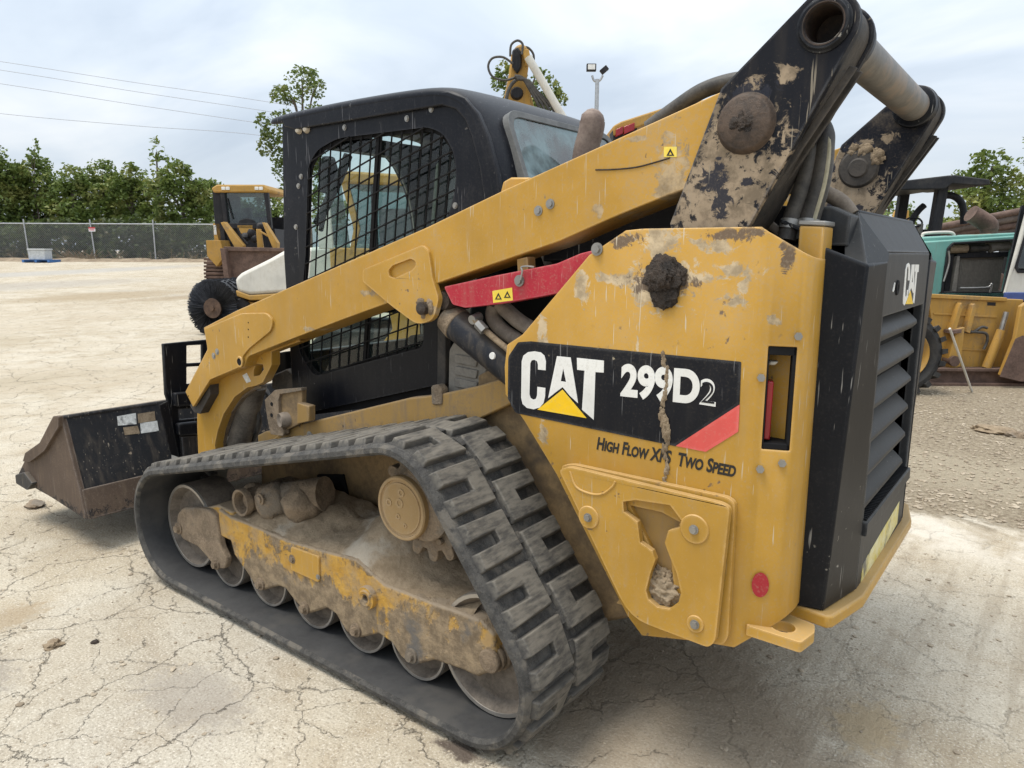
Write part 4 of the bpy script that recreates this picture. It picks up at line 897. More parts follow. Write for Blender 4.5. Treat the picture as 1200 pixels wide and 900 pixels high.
# ---- red arm lock strut, lift cylinder and what shows in the gap behind
rs = [(520, 336), (580, 323), (652, 309), (680, 297), (700, 292), (700, 312), (655, 344), (588, 356), (545, 361), (530, 357)]
red = MB().prism(rpoly(xz(rs, .655), .008), .60, .655).build('arm_lock_strut', M_red, loader, bevel=0.005)
MB().prism(xz([(577, 341), (600, 337), (601, 352), (578, 355)], .656), .655, .6562).build('warning_sticker', M_stickyel, red)
for q in ((584, 347), (594.5, 345)):
    MB().prism(xz([(q[0], q[1] - 4), (q[0] + 4, q[1] + 4), (q[0] - 4, q[1] + 4)], .6565), .655, .6568, holes=[xz([(q[0], q[1] - 1), (q[0] + 2, q[1] + 2.8), (q[0] - 2, q[1] + 2.8)], .6565)]).build('warning_mark', M_decink, red)
bolt(609, 329, .656, .012, red, M_bolt, .012, 8)
MB().prism(xz([(606, 304), (618, 301), (619, 318), (607, 321)], .64), .60, .64).build('strut_tab', M_yeldirty, armL)
MB().tube([PY(a, b, .665) for a, b in ((610, 328), (612, 318), (611, 313), (618, 312), (626, 313))], .003, 6).build('lanyard', M_steel, red)
MB().lathe([(.0, .02), (.03, .02), (.036, .0), (.036, -.1)], tuple(PY(523, 352, .63)), (0, 1, 0), 20).build('strut_pin', M_mudwet, red, smooth=40)
a = PY(536, 380, .60); b = PY(640, 465, .57)
lc = MB().cyl(a, b, .056, n=30).build('lift_cylinder', M_cyl, loader, smooth=40)
dv_ = (a - b).normalized()
MB().cyl(a - dv_ * .005, a + dv_ * .05, .059, .05, n=30).build('cylinder_head', M_mudplate, lc, smooth=40, bevel=.004)
MB().cyl(a + dv_ * .04, a + dv_ * .12, .028, n=20).build('cylinder_rod', M_mudwet, lc, smooth=40)
bolt(577, 417, .662, .012, lc, M_decwht, .003, 14, 0)
MB().tube([PY(x_, y_, .63) for x_, y_ in ((556, 374), (562, 381), (580, 397), (597, 411), (620, 432))], .0105, 10).build('cylinder_pipe', M_mudtan, lc, smooth=60)
MB().cyl(PY(553, 375, .64), PY(562, 371, .60), .016, n=12).cyl(PY(560, 379, .64), PY(568, 388, .64), .017, n=6).build('pipe_fitting', M_bolt, lc)
for pts in (((580, 358), (578, 372), (590, 388), (612, 402), (640, 420)), ((586, 356), (596, 366), (612, 379), (640, 395))):
    MB().tube([PY(x_, y_, .56) for x_, y_ in pts], .026, 12).build('hydraulic_hose', M_hosetan, loader, smooth=60)
gb = MB().prism(rpoly(xz([(532, 400), (560, 410), (572, 428), (562, 462), (555, 470), (525, 462), (526, 410)], .50), .01), .44, .50).build('filter_housing', M_greybox, loader, bevel=0.006)
for k in range(3): MB().prism(xz([(534, 415 + 14 * k), (560, 420 + 14 * k), (558, 430 + 14 * k), (533, 425 + 14 * k)], .505), .498, .508).build('housing_rib', M_greybox, gb, bevel=.003)
MB().prism(xz([(515, 372), (524, 375), (524, 450), (514, 455)], .49), .47, .50).build('door_pillar', M_darkdirty, loader, bevel=.004)
MB().prism(rpoly(xz([(506, 452), (514, 450), (519, 456), (519, 474), (507, 474)], .56), .01), .53, .565).build('door_hinge', M_mudplate, loader, bevel=.003)
MB().prism(xz([(560, 440), (600, 420), (640, 440), (640, 520), (606, 480), (580, 462), (560, 470)], .52), .44, .52).build('chassis_ear', M_flange, loader, bevel=.006)

# ---- hoses over the top
for k, (yy, dx) in enumerate(((.47, 0), (.43, .0))):
    pts = [PY(922 + 22 * k, 282, .54), PY(928 + 21 * k, 258, .53), PY(943 + 18 * k, 215, .52), PY(951 + 15 * k, 175, .50), PY(948 + 14 * k, 148, .47), PY(925, 122, .42), PY(880, 110, .40)]
    hs = MB().tube(pts, .024, 12).build('hydraulic_hose', M_hose, loader, smooth=60)
    if k: MB().tube([p_ + Vector((-.0155, .0165, 0.0)) for p_ in pts[:5]], .0055, 6).build('hose_print', M_hoseprint, hs, smooth=60)
    MB().cyl(pts[0] + (pts[1] - pts[0]) * .55, pts[1], .0275, n=14).build('ferrule', M_bolt, hs, smooth=40)
MB().tube([PY(x_, y_, .47) for x_, y_ in ((760, 150), (790, 128), (820, 108), (850, 97), (880, 92))], .022, 12).build('hydraulic_hose', M_hose, loader, smooth=60)
MB().tube([PY(x_, y_, .40) for x_, y_ in ((905, 222), (930, 219), (965, 226), (985, 236), (998, 252))], .020, 12).build('hydraulic_hose', M_hosetan, loader, smooth=60)
MB().tube([PY(x_, y_, .50) for x_, y_ in ((870, 235), (890, 252), (915, 275))], .012, 10).build('hydraulic_hose', M_hosetan, loader, smooth=60)
MB().hexa([PY(915, 262, .56), PY(948, 276, .56), PY(948, 276, .50), PY(915, 262, .50), PY(915, 256, .56), PY(950, 271, .56), PY(950, 271, .50), PY(915, 256, .50)]).build('hose_clamp', M_blk, loader, bevel=.003)
bolt(947, 272, .562, .008, loader, M_bolt, .008)
bolt(700, 292, YP, .012, loader, M_bolt, .010)

# ---- exhaust
MB().tube([PY(683, 215, .05), PY(686, 180, .05), PY(693, 152, .05), PY(694, 143, .05)], .047, 20, sub=6).lump(PY(694, 142, .05), .046, 2, .05, 3, 2).build('exhaust_stack', M_rustpipe, loader, smooth=60)

# ---- cab
YC = .46
win = rpoly(xz([(358, 300), (361, 195), (371, 176), (395, 162), (500, 149), (518, 155), (532, 178), (535, 212), (527, 250), (513, 275), (498, 372), (495, 407), (368, 441), (352, 416), (349, 400)], YC), [.0, .03, .05, .05, .02, .06, .06, .06, .05, .02, .0, .02, .03, .03, .0])
outl = xz([(331, 145), (345, 141), (518, 118), (540, 127), (553, 150), (562, 185), (570, 225), (576, 262), (518, 372), (517, 450), (345, 487), (333, 300)], YC)
def cab_side(sd, y):
    return MB().prism(outl, sd * (y - .022), sd * y, holes=[win]).build('cab_side', M_blkcab, loader)
cabL = cab_side(1, YC); cabR = cab_side(-1, YC)
MB().prism(xz([(333, 148), (345, 152), (518, 123.5), (534, 128), (545, 140), (553, 160), (562, 195), (572, 262), (590, 262), (584, 205), (572, 160), (560, 132), (545, 114), (525, 107), (480, 110), (400, 124), (330, 138)], .475), .455, .477).build('roof_trim', M_blkcab, cabL, bevel=.005, seg=3)
# roof shell: a band bent over the top and down the back, with rolled edges
roof_path = xz([(322, 136), (360, 127), (400, 118), (480, 104), (520, 100), (540, 103), (556, 113), (568, 128), (578, 150), (588, 185), (594, 215), (600, 262)], .44)
def roof_band(path, d, th): return path
m = MB(); sec = []
ys = [(.475, -.050), (.480, -.030), (.470, -.012), (.44, -.002), (.36, .006), (0, .010), (-.36, .006), (-.44, -.002), (-.470, -.012), (-.480, -.030), (-.475, -.050)]
P = [Vector(p) for p in roof_path]; vs = []
for i, p in enumerate(P):
    t = (P[min(i + 1, len(P) - 1)] - P[max(i - 1, 0)]).normalized(); n = Vector((t[1], -t[0])); n = n if (n[1] > 0 or n[0] < 0) and n[1] - n[0] > 0 else -n
    for (y, hh) in ys: vs.append((p[0] + n[0] * hh, y, p[1] + n[1] * hh))
k = len(ys)
roof = m.add(vs, [(i * k + j, (i + 1) * k + j, (i + 1) * k + j + 1, i * k + j + 1) for i in range(len(P) - 1) for j in range(k - 1)]).build('cab_roof', M_blkcab, loader, smooth=60, recalc=True)
so = roof.modifiers.new('sheet', 'SOLIDIFY'); so.thickness = 0.018; so.offset = -1
ss = roof.modifiers.new('smooth', 'SUBSURF'); ss.levels = 1; ss.render_levels = 2
# rear window in a grey seal: set on the sloping back of the shell
A0 = Vector(roof_path[7]); A1 = Vector(roof_path[10]); up_ = (A0 - A1).normalized(); nb = Vector((up_[1], -up_[0])); nb = nb if nb[0] < 0 else -nb
def back(y, t, h): q = A1 + up_ * t + nb * h; return (q[0], y, q[1])
LB = (A0 - A1).length
# front pillars and crossbar
for s_ in (1, -1):
    MB().hexa([(2.83, s_ * .435, .75), (2.77, s_ * .435, .75), (2.77, s_ * .39, .75), (2.83, s_ * .39, .75), (2.79, s_ * .435, 2.0), (2.73, s_ * .435, 2.0), (2.73, s_ * .39, 2.0), (2.79, s_ * .39, 2.0)]).build('front_pillar', M_blkcab, loader, bevel=.006)
MB().box((2.72, -.44, 1.94), (2.80, .44, 2.01)).build('front_header', M_blkcab, loader, bevel=.006)
MB().prism([(2.85, .74), (2.80, .74), (2.79, 1.02), (2.84, 1.02)], -.44, .44).build('front_sill_panel', M_blkcab, loader, bevel=.006)
for q in ((350, 152), (359, 151)):
    p = PY(*q, YC + .004); MB().lathe([(0, .016), (.012, .014), (.018, .006), (.019, -.002)], (p[0], YC, p[2]), (0, 1, 0), 18).build('cab_lamp', M_lens, cabL, smooth=40)
for q in ((404, 149.5), (477, 139), (505.5, 128), (353, 207), (350, 218), (347, 266), (533.5, 241)): bolt(q[0], q[1], YC, .009, cabL, M_bolt, .006, 10, 1.3)
# floor, seat and inner panels of the cab
MB().prism([(2.80, .72), (2.80, .80), (1.75, 1.02), (1.75, .95)], -.43, .43).build('cab_floor', M_dark, loader)
MB().prism([(1.60, .95), (1.60, 1.98), (1.63, 1.98), (1.66, 1.4), (1.70, .95)], -.43, .43).build('cab_back_panel', M_dark, loader) if False else None
seat = MB().prism(rpoly([(1.78, 1.02), (2.28, 1.02), (2.30, 1.12), (1.96, 1.13), (1.84, 1.62), (1.74, 1.62)], .03), -.23, .23).build('operator_seat', M_dark, loader, bevel=.02)
MB().prism(rpoly([(1.76, 1.60), (1.83, 1.60), (1.80, 1.78), (1.74, 1.78)], .02), -.12, .12).build('headrest', M_dark, seat, bevel=.02)
for s_ in (1, -1):
    MB().prism(rpoly([(1.95, 1.24), (2.45, 1.22), (2.46, 1.30), (1.95, 1.31)], .02), s_ * .27, s_ * .36).build('armrest', M_dark, loader, bevel=.01)
    MB().tube([(2.42, s_ * .31, 1.29), (2.44, s_ * .31, 1.42)], .018, 10).build('joystick', M_dark, loader)
# front door frame: a dark plate with an arched opening
MB().prism([(.44, .78), (.44, 2.0), (-.44, 2.0), (-.44, .78)], 2.795, 2.815, 'x', holes=[rpoly([(.36, .95), (.355, 1.5), (.31, 1.86), (.20, 1.975), (.0, 2.0), (-.11, 1.985), (-.21, 1.905), (-.285, 1.80), (-.325, 1.68), (-.352, 1.50), (-.378, 1.32), (-.388, 1.0), (-.30, .95)], .02)]).build('front_door_frame', M_dark, loader)
MB().tube([(2.79, -.10, 1.985), (2.79, -.205, 1.905), (2.79, -.28, 1.80), (2.79, -.32, 1.68), (2.79, -.347, 1.50), (2.79, -.373, 1.32), (2.79, -.383, 1.0)], .007, 6).build('window_seal', M_bolt, loader)
MB().prism([(.36, .95), (.30, 1.88), (.0, 1.985), (-.20, 1.89), (-.33, 1.65), (-.38, 1.0)], 2.803, 2.807, 'x').build('front_glass', M_glass, loader) if False else None
MB().tube([PX(372, 262, 2.83), PX(385, 235, 2.84), PX(398, 208, 2.84), PX(408, 182, 2.83)], .022, 10).build('wiper_arm', M_dark, loader)
for q in ((385, 197), (385, 214)):
    c = PX(*q, 2.95); MB().lathe([(.0, .05), (.03, .05), (.055, -.03), (.05, -.04)], c, (-.3, .2, .9), 16).build('work_lamp', M_dark, loader, smooth=40)
MB().tube([PX(388, 190, 2.95), PX(384, 230, 2.92), PX(376, 270, 2.88)], .012, 8).build('lamp_bracket', M_dark, loader)
MB().hexa([PY(505, 262, .36), PY(510, 262, .36), PY(510, 262, .34), PY(505, 262, .34), PY(511, 193, .36), PY(514, 190, .36), PY(514, 190, .34), PY(511, 193, .34)]).build('seat_belt', M_greybox, loader)
# glass
MB().prism(win, YC - .034, YC - .030).build('side_glass', M_glass, cabL)
MB().prism(win, -(YC - .034), -(YC - .030)).build('side_glass', M_glassdark, cabR)
# window guard: woven bars, tilted as fitted
gd = MB().prism(rpoly([(p_[0], p_[1]) for p_ in win], .0), YC - .016, YC - .013, holes=[[(2.25 + (p_[0] - 2.25) * .975, 1.45 + (p_[1] - 1.45) * .975) for p_ in win]]).build('window_guard', M_dark, cabL)
def clip_line(p, d):
    ts = []; n = len(win)
    for i in range(n):
        a = Vector(win[i]); b = Vector(win[(i + 1) % n]); e_ = b - a; den = d[0] * e_[1] - d[1] * e_[0]
        if abs(den) < 1e-9: continue
        w_ = a - p; t = (w_[0] * e_[1] - w_[1] * e_[0]) / den; u = (w_[0] * d[1] - w_[1] * d[0]) / den
        if 0 <= u < 1: ts.append(t)
    return sorted(ts)
def bar(p, d, off):
    ts = clip_line(p, d)
    for a, b in zip(ts[::2], ts[1::2]):
        if b - a < .03: continue
        A = p + d * a; B = p + d * b
        MB().cyl((A[0], YC - .006 + off, A[1]), (B[0], YC - .006 + off, B[1]), .0036, n=5, cap=False).build('guard_bar', M_dark, gd, smooth=0)
v0 = xz([(405, 180), (399, 300)], YC); vd = (Vector(v0[1]) - Vector(v0[0])).normalized()
h0 = xz([(372, 216), (435, 178)], YC); hd = (Vector(h0[1]) - Vector(h0[0])).normalized()
for k in range(-3, 21):
    q = xz([(372 + 11.6 * k * 1.0 + 0.0, 230)], YC)[0]; bar(Vector(q), vd, 0)
for k in range(-12, 13):
    q = xz([(405, 245 + 20.5 * k)], YC)[0]; bar(Vector(q), hd, .006)
q = xz([(440, 230)], YC - .02)[0]
ts = clip_line(Vector(q), vd); A = Vector(q) + vd * ts[0]; B = Vector(q) + vd * ts[-1]
MB().hexa([(A[0] - .009, YC - .03, A[1]), (A[0] + .009, YC - .03, A[1]), (A[0] + .009, YC - .012, A[1]), (A[0] - .009, YC - .012, A[1]), (B[0] - .009, YC - .03, B[1]), (B[0] + .009, YC - .03, B[1]), (B[0] + .009, YC - .012, B[1]), (B[0] - .009, YC - .012, B[1])]).build('sliding_pane_frame', M_dark, cabL)
# rear glass and seal on the shell's back
RW = [(.30, .02), (.30, LB * .92), (.20, LB * 1.0), (-.30, LB * 1.0), (-.33, LB * .8), (-.33, .02)]
A_ = [PX(*q, 1.62) for q in ((600, 208),)]
def back_prism(poly, h0, h1, hole=None):
    m = MB(); loops = [poly] + ([hole] if hole else []); flat = [p for l in loops for p in l]; n = len(flat)
    vs = [back(y, t, h0) for y, t in flat] + [back(y, t, h1) for y, t in flat]; fs = []
    for tr in tessellate_polygon([[Vector((p[0], p[1], 0)) for p in l] for l in loops]): fs += [tuple(tr), tuple(i + n for i in reversed(tr))]
    o_ = 0
    for l in loops:
        for i in range(len(l)): a, b = o_ + i, o_ + (i + 1) % len(l); fs.append((a, b, b + n, a + n))
        o_ += len(l)
    return m.add(vs, fs)
wo_ = rpoly([(.375, -.35), (.375, LB), (-.375, LB), (-.375, -.35)], .08, 6); wi_ = rpoly([(.350, -.32), (.350, LB - .025), (-.350, LB - .025), (-.350, -.32)], .065, 6)
ws = back_prism(wo_, .004, .036, wi_).build('rear_window_seal', M_sealgrey, roof, bevel=.003)
back_prism(wi_, .027, .030).build('rear_window', M_glassrear, roof)

# ---- front coupler, step guard and bucket
XB_ = 3.75
bk = loader
ep = [(102, 609), (95, 576), (72.7, 488), (67, 488), (50, 519), (34, 531), (22, 556), (24, 566), (32, 572), (40, 569)]
epoly = xz(ep, 1.03)
bb = epoly[0][1]; bt = epoly[2][1]; xb0 = epoly[0][0]; xt0 = epoly[2][0]
bucket = MB().hexa([(xb0, -1.0, bb), (xb0 + .02, -1.0, bb), (xb0 + .02, 1.02, bb), (xb0, 1.02, bb), (xt0, -1.0, bt), (xt0 + .02, -1.0, bt), (xt0 + .02, 1.02, bt), (xt0, 1.02, bt)]).build('bucket', M_buckblk, loader, bevel=.004)
f_ = .29
x_m = xb0 + (xt0 - xb0) * f_; z_m = bb + (bt - bb) * f_
MB().hexa([(xb0 - .006, -1.0, bb), (xb0 + .001, -1.0, bb), (xb0 + .001, 1.025, bb), (xb0 - .006, 1.025, bb), (x_m - .012, -1.0, z_m), (x_m - .004, -1.0, z_m), (x_m - .004, 1.025, z_m), (x_m - .012, 1.025, z_m)]).build('bucket_heel', M_buckrust, bucket, bevel=.003)
for s_ in (1, -1): MB().prism(epoly, s_ * 1.01, s_ * 1.035).build('bucket_side', M_buckrust, bucket, bevel=.004)
MB().prism(rpoly(xz([(72, 487), (66, 487), (50, 518), (33, 530), (30, 540), (38, 541), (55, 528), (72, 500)], 1.04), .01), 1.03, 1.055).build('side_cutter', M_buckrust, bucket, bevel=.006)
MB().hexa([(epoly[7][0], -1.0, epoly[7][1]), (xb0, -1.0, bb - .004), (xb0, 1.01, bb - .004), (epoly[7][0], 1.01, epoly[7][1]), (epoly[7][0], -1.0, epoly[7][1] + .025), (xb0, -1.0, bb + .02), (xb0, 1.01, bb + .02), (epoly[7][0], 1.01, epoly[7][1] + .025)]).build('bucket_floor', M_buckrust, bucket)
MB().prism(rpoly(xz([(20, 556), (30, 553), (40, 566), (34, 574), (21, 566)], 1.05), .01), -1.02, 1.06).build('cutting_edge', M_buckblk, bucket, bevel=.004)
def on_back(px, py, h=.004):     # point on the bucket's sloping back
    nrm = Vector((-(bt - bb), 0, (xt0 - xb0))).normalized(); p0 = Vector((xb0, 0, bb)); d = _ray(px, py); t = (p0 - CAM).dot(nrm) / d.dot(nrm); return CAM + d * t + nrm * h
for (quad, mt) in (([(137, 488), (159, 484), (160, 497), (138, 499)], M_sticker), ([(161, 485), (181, 482), (182, 493), (162, 496)], M_mudtan), ([(164, 496), (184, 493), (186, 505), (165, 508)], M_sticker), ([(144, 501), (161, 499), (164, 508), (146, 510)], M_mudtan)):
    MB().add([on_back(*q, .002) for q in quad], [(0, 1, 2, 3)]).build('sticker', mt, bucket)
MB().tube([on_back(72, 489, .0), on_back(183, 472, .0)], .010, 8, smooth=False).build('bucket_rim', M_buckblk, bucket)
# coupler frame and its step guard
XC = 3.62
def quadx(l, x0, x1, name, mat, parent=loader, bev=.004, hol=()):
    return MB().prism(yz(l, x0), x0, x1, 'x', holes=[yz(h_, x0) for h_ in hol]).build(name, mat, parent, bevel=bev)
sg = quadx([(191, 403), (243, 398), (250, 545), (205, 550), (200, 480), (194, 462)], XC, XC + .02, 'coupler_frame', M_blk, hol=[[(219, 405), (237, 404), (237, 425), (219, 426)], [(219, 430), (238, 429), (238, 449), (219, 450)], [(209, 480), (231, 478), (232, 490), (210, 492)]])
MB().hexa([PX(191, 403, XC), PX(194, 403, XC), PX(200, 540, XC), PX(196, 540, XC), PX(191, 403, XC - .16), PX(194, 403, XC - .16), PX(203, 540, XC - .16), PX(198, 540, XC - .16)]).build('frame_flange', M_blk, sg) if False else None
MB().hexa([PX(186, 475, XC + .05), PX(196, 470, XC + .05), PX(212, 552, XC + .05), PX(204, 553, XC + .05), PX(186, 475, XC - .02), PX(197, 470, XC - .02), PX(213, 552, XC - .02), PX(204, 553, XC - .02)]).build('coupler_cheek', M_blk, sg)
quadx([(205, 461), (236, 458), (238, 474), (207, 477)], XC - .05, XC - .01, 'coupler_tube', M_blk, sg, .008)
quadx([(209, 497), (235, 494), (238, 509), (211, 511)], XC - .05, XC - .01, 'coupler_tube', M_blk, sg, .008)
MB().add([PX(201, 533, XC - .03), PX(213, 537, XC - .03), PX(213.5, 549, XC - .03), PX(201.5, 550, XC - .03)], [(0, 1, 2, 3)]).build('sticker', M_sticker, sg)
quadx([(213, 512), (236, 510), (238, 545), (216, 547)], XC - .03, XC + .0, 'coupler_plate', M_buckblk, sg)
MB().tube([PX(255, 470, 3.3), PX(262, 500, 3.3), PX(258, 530, 3.3)], .02, 10).build('coupler_hose', M_hose, sg)
MB().lump(PX(265, 523, 3.35), .05, 5, .2, 5).build('coupler_fitting', M_greybox, sg, smooth=60)

# ================================================================== THE SETTING
F2 = Vector((CF[0], CF[1])).normalized()
def gz(x, y):
    D = (Vector((x, y)) - Vector((CAM[0], CAM[1]))).dot(F2)
    if D < 10: return 0.0
    t = min(1.0, (D - 10) / 28.0)
    return 0.95 * t ** 1.5 + (0.25 * min(1, max(0, (D - 38) / 8)))
def ground_material():
    m, nt, b = shader('yard_ground'); v = objco(nt)
    sp = nd(nt, 'ShaderNodeSeparateXYZ'); nt.links.new(v, sp.inputs[0])
    nA = noise(nt, v, 0.55, 6, 0.6); nB = noise(nt, v, 2.6, 7, 0.65, 0.4); nC = noise(nt, v, 22, 6, 0.7); nD = noise(nt, v, 120, 3, 0.6)
    base = mixc_(nt, ramp(nt, nA, 0.32, 0.68), (0.40, 0.337, 0.243), (0.49, 0.43, 0.335))
    base = mixc_(nt, math_(nt, 'MULTIPLY', ramp(nt, nB, 0.46, 0.66), 0.55), base, (0.55, 0.50, 0.405))
    base = mixc_(nt, math_(nt, 'MULTIPLY', ramp(nt, nB, 0.32, 0.47, inv=True), 0.6), base, (0.33, 0.255, 0.165))
    nE = noise(nt, v, 0.16, 5, 0.62, 0.6)
    base = mixc_(nt, math_(nt, 'MULTIPLY', ramp(nt, nE, 0.50, 0.64), 0.45), base, (0.40, 0.33, 0.235))
    base = mixc_(nt, math_(nt, 'MULTIPLY', ramp(nt, nE, 0.32, 0.42, inv=True), 0.4), base, (0.43, 0.42, 0.385))
    # fine aggregate
    base = mixc_(nt, math_(nt, 'MULTIPLY', ramp(nt, nC, 0.50, 0.68), 0.5), base, (0.27, 0.225, 0.165))
    base = mixc_(nt, math_(nt, 'MULTIPLY', ramp(nt, nD, 0.54, 0.66), 0.65), base, (0.23, 0.195, 0.15))
    base = mixc_(nt, math_(nt, 'MULTIPLY', ramp(nt, nD, 0.34, 0.45, inv=True), 0.6), base, (0.70, 0.65, 0.56))
    # scuffed tyre marks running past the rear of the loader
    st = noise(nt, scaled(nt, v, (7, 0.5, 1), (0, 0, 0.45)), 1.6, 6, 0.65, 0.3)
    mk = ramp(nt, math_(nt, 'SUBTRACT', math_(nt, 'MULTIPLY', sp.outputs['X'], -1.0), math_(nt, 'MULTIPLY', nA, 0.8)), -1.7, -0.7)
    base = mixc_(nt, math_(nt, 'MULTIPLY', math_(nt, 'MULTIPLY', ramp(nt, st, 0.47, 0.62), mk), 0.45), base, (0.31, 0.255, 0.185))
    # darker brown ground under the rear of the machine
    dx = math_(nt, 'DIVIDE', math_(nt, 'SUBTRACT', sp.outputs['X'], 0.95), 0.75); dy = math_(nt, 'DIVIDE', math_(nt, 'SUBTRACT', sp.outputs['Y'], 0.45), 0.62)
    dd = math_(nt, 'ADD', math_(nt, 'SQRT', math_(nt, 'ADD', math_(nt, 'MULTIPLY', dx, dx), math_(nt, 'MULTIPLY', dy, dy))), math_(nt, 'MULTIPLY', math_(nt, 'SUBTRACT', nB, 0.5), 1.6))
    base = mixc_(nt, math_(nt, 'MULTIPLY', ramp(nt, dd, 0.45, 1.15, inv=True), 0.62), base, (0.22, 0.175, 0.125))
    # one dark spot at the track's rear end, one sandy patch
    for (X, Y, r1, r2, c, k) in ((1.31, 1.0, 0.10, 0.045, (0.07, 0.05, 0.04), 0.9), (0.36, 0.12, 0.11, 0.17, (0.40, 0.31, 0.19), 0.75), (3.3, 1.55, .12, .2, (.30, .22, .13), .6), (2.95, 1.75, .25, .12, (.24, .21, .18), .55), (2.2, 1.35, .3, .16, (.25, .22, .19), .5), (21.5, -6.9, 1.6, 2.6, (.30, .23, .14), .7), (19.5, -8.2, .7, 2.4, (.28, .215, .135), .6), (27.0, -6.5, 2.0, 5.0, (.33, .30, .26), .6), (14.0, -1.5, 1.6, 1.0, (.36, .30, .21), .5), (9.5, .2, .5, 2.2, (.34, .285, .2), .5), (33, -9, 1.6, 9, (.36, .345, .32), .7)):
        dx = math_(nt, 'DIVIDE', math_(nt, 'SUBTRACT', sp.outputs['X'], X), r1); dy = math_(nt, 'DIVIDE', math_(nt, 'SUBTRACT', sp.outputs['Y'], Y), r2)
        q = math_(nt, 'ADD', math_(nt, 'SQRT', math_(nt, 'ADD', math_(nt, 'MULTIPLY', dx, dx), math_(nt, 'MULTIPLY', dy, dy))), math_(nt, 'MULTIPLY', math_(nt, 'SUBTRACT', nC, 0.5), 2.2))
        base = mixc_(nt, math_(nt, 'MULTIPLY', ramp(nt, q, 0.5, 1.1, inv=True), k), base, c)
    # gravel lane beyond the concrete on the loader's far side
    ge = math_(nt, 'ADD', sp.outputs['Y'], math_(nt, 'ADD', math_(nt, 'MULTIPLY', math_(nt, 'SUBTRACT', nB, .5), 0.7), math_(nt, 'MULTIPLY', math_(nt, 'SUBTRACT', nC, .5), 0.25)))
    gx = ramp(nt, math_(nt, 'ADD', sp.outputs['X'], math_(nt, 'MULTIPLY', math_(nt, 'SUBTRACT', nA, .5), 3)), 4.0, 7.0, inv=True)
    gm = math_(nt, 'MULTIPLY', ramp(nt, ge, -2.30, -2.12, inv=True), gx)
    gcol = mixc_(nt, ramp(nt, noise(nt, v, 30, 5, 0.7), 0.38, 0.62), (0.23, 0.18, 0.12), (0.44, 0.365, 0.26))
    sand = ramp(nt, math_(nt, 'ABSOLUTE', math_(nt, 'ADD', ge, 3.25)), 0.25, 0.75, inv=True)
    gcol = mixc_(nt, math_(nt, 'MULTIPLY', sand, 0.75), gcol, (0.46, 0.39, 0.28))
    base = mixc_(nt, math_(nt, 'MULTIPLY', gm, 0.9), base, gcol)
    pale = math_(nt, 'MULTIPLY', math_(nt, 'MULTIPLY', ramp(nt, math_(nt, 'ABSOLUTE', math_(nt, 'ADD', ge, 1.85)), 0.1, 0.42, inv=True), gx), ramp(nt, nB, .4, .6))
    base = mixc_(nt, math_(nt, 'MULTIPLY', pale, 0.7), base, (0.62, 0.57, 0.49))
    # cracks in the concrete
    dn = nd(nt, 'ShaderNodeTexNoise'); dn.inputs['Scale'].default_value = 5.5; dn.inputs['Detail'].default_value = 8; dn.inputs['Roughness'].default_value = 0.68; nt.links.new(v, dn.inputs['Vector'])
    va = nd(nt, 'ShaderNodeVectorMath', operation='MULTIPLY_ADD'); nt.links.new(dn.outputs['Color'], va.inputs[0]); va.inputs[1].default_value = (0.22, 0.22, 0); nt.links.new(v, va.inputs[2])
    cracks = None
    for (sc, wid, lo, hi) in ((1.6, 0.0055, 0.36, 0.52), (3.9, 0.0075, 0.42, 0.56)):
        vo = nd(nt, 'ShaderNodeTexVoronoi', feature='DISTANCE_TO_EDGE', voronoi_dimensions='2D'); vo.inputs['Scale'].default_value = sc
        nt.links.new(va.outputs[0], vo.inputs['Vector'])
        c_ = math_(nt, 'MULTIPLY', ramp(nt, vo.outputs['Distance'], wid * 0.15, wid, inv=True), ramp(nt, noise(nt, v, 1.7 + sc, 3), lo, hi))
        cracks = c_ if cracks is None else math_(nt, 'MAXIMUM', cracks, c_)
    cracks = math_(nt, 'MULTIPLY', cracks, math_(nt, 'SUBTRACT', 1.0, gm))
    cracks = math_(nt, 'MULTIPLY', cracks, math_(nt, 'ADD', 0.15, math_(nt, 'MULTIPLY', ramp(nt, math_(nt, 'ADD', sp.outputs['X'], math_(nt, 'MULTIPLY', nB, .8)), 1.0, 1.7), 0.85)))
    base = mixc_(nt, math_(nt, 'MULTIPLY', cracks, 0.37), base, (0.22, 0.17, 0.12))
    nt.links.new(base, b.inputs['Base Color']); b.inputs['Roughness'].default_value = 0.93; b.inputs['Specular IOR Level'].default_value = 0.25
    h = math_(nt, 'ADD', math_(nt, 'ADD', math_(nt, 'MULTIPLY', nB, 1.1), math_(nt, 'MULTIPLY', nC, 0.35)), math_(nt, 'MULTIPLY', nD, 0.14))
    h = math_(nt, 'ADD', h, math_(nt, 'MULTIPLY', st, math_(nt, 'MULTIPLY', mk, .35)))
    h = math_(nt, 'SUBTRACT', h, math_(nt, 'MULTIPLY', cracks, 0.6))
    h = math_(nt, 'ADD', h, math_(nt, 'MULTIPLY', gm, math_(nt, 'MULTIPLY', noise(nt, v, 30, 5, .7), 1.6)))
    bump(nt, b, h, 0.9, 0.03)
    return m
us = [-60, -25, -10, -4, 0, 2, 4, 6, 8, 10, 12, 14, 16, 18, 20, 22, 24, 26, 28, 30, 32, 34, 36, 38, 40, 42, 44, 46, 50, 60, 80, 120, 200, 400, 900]
ws_ = [-900, -400, -200, -100, -60, -40, -25, -15, -8, -4, 0, 4, 8, 15, 25, 40, 60, 100, 200, 400, 900]
R2 = Vector((F2[1], -F2[0])); vs = []
for u in us:
    for w in ws_:
        p = Vector((CAM[0], CAM[1])) + F2 * u + R2 * w; vs.append((p[0], p[1], gz(p[0], p[1])))
k = len(ws_)
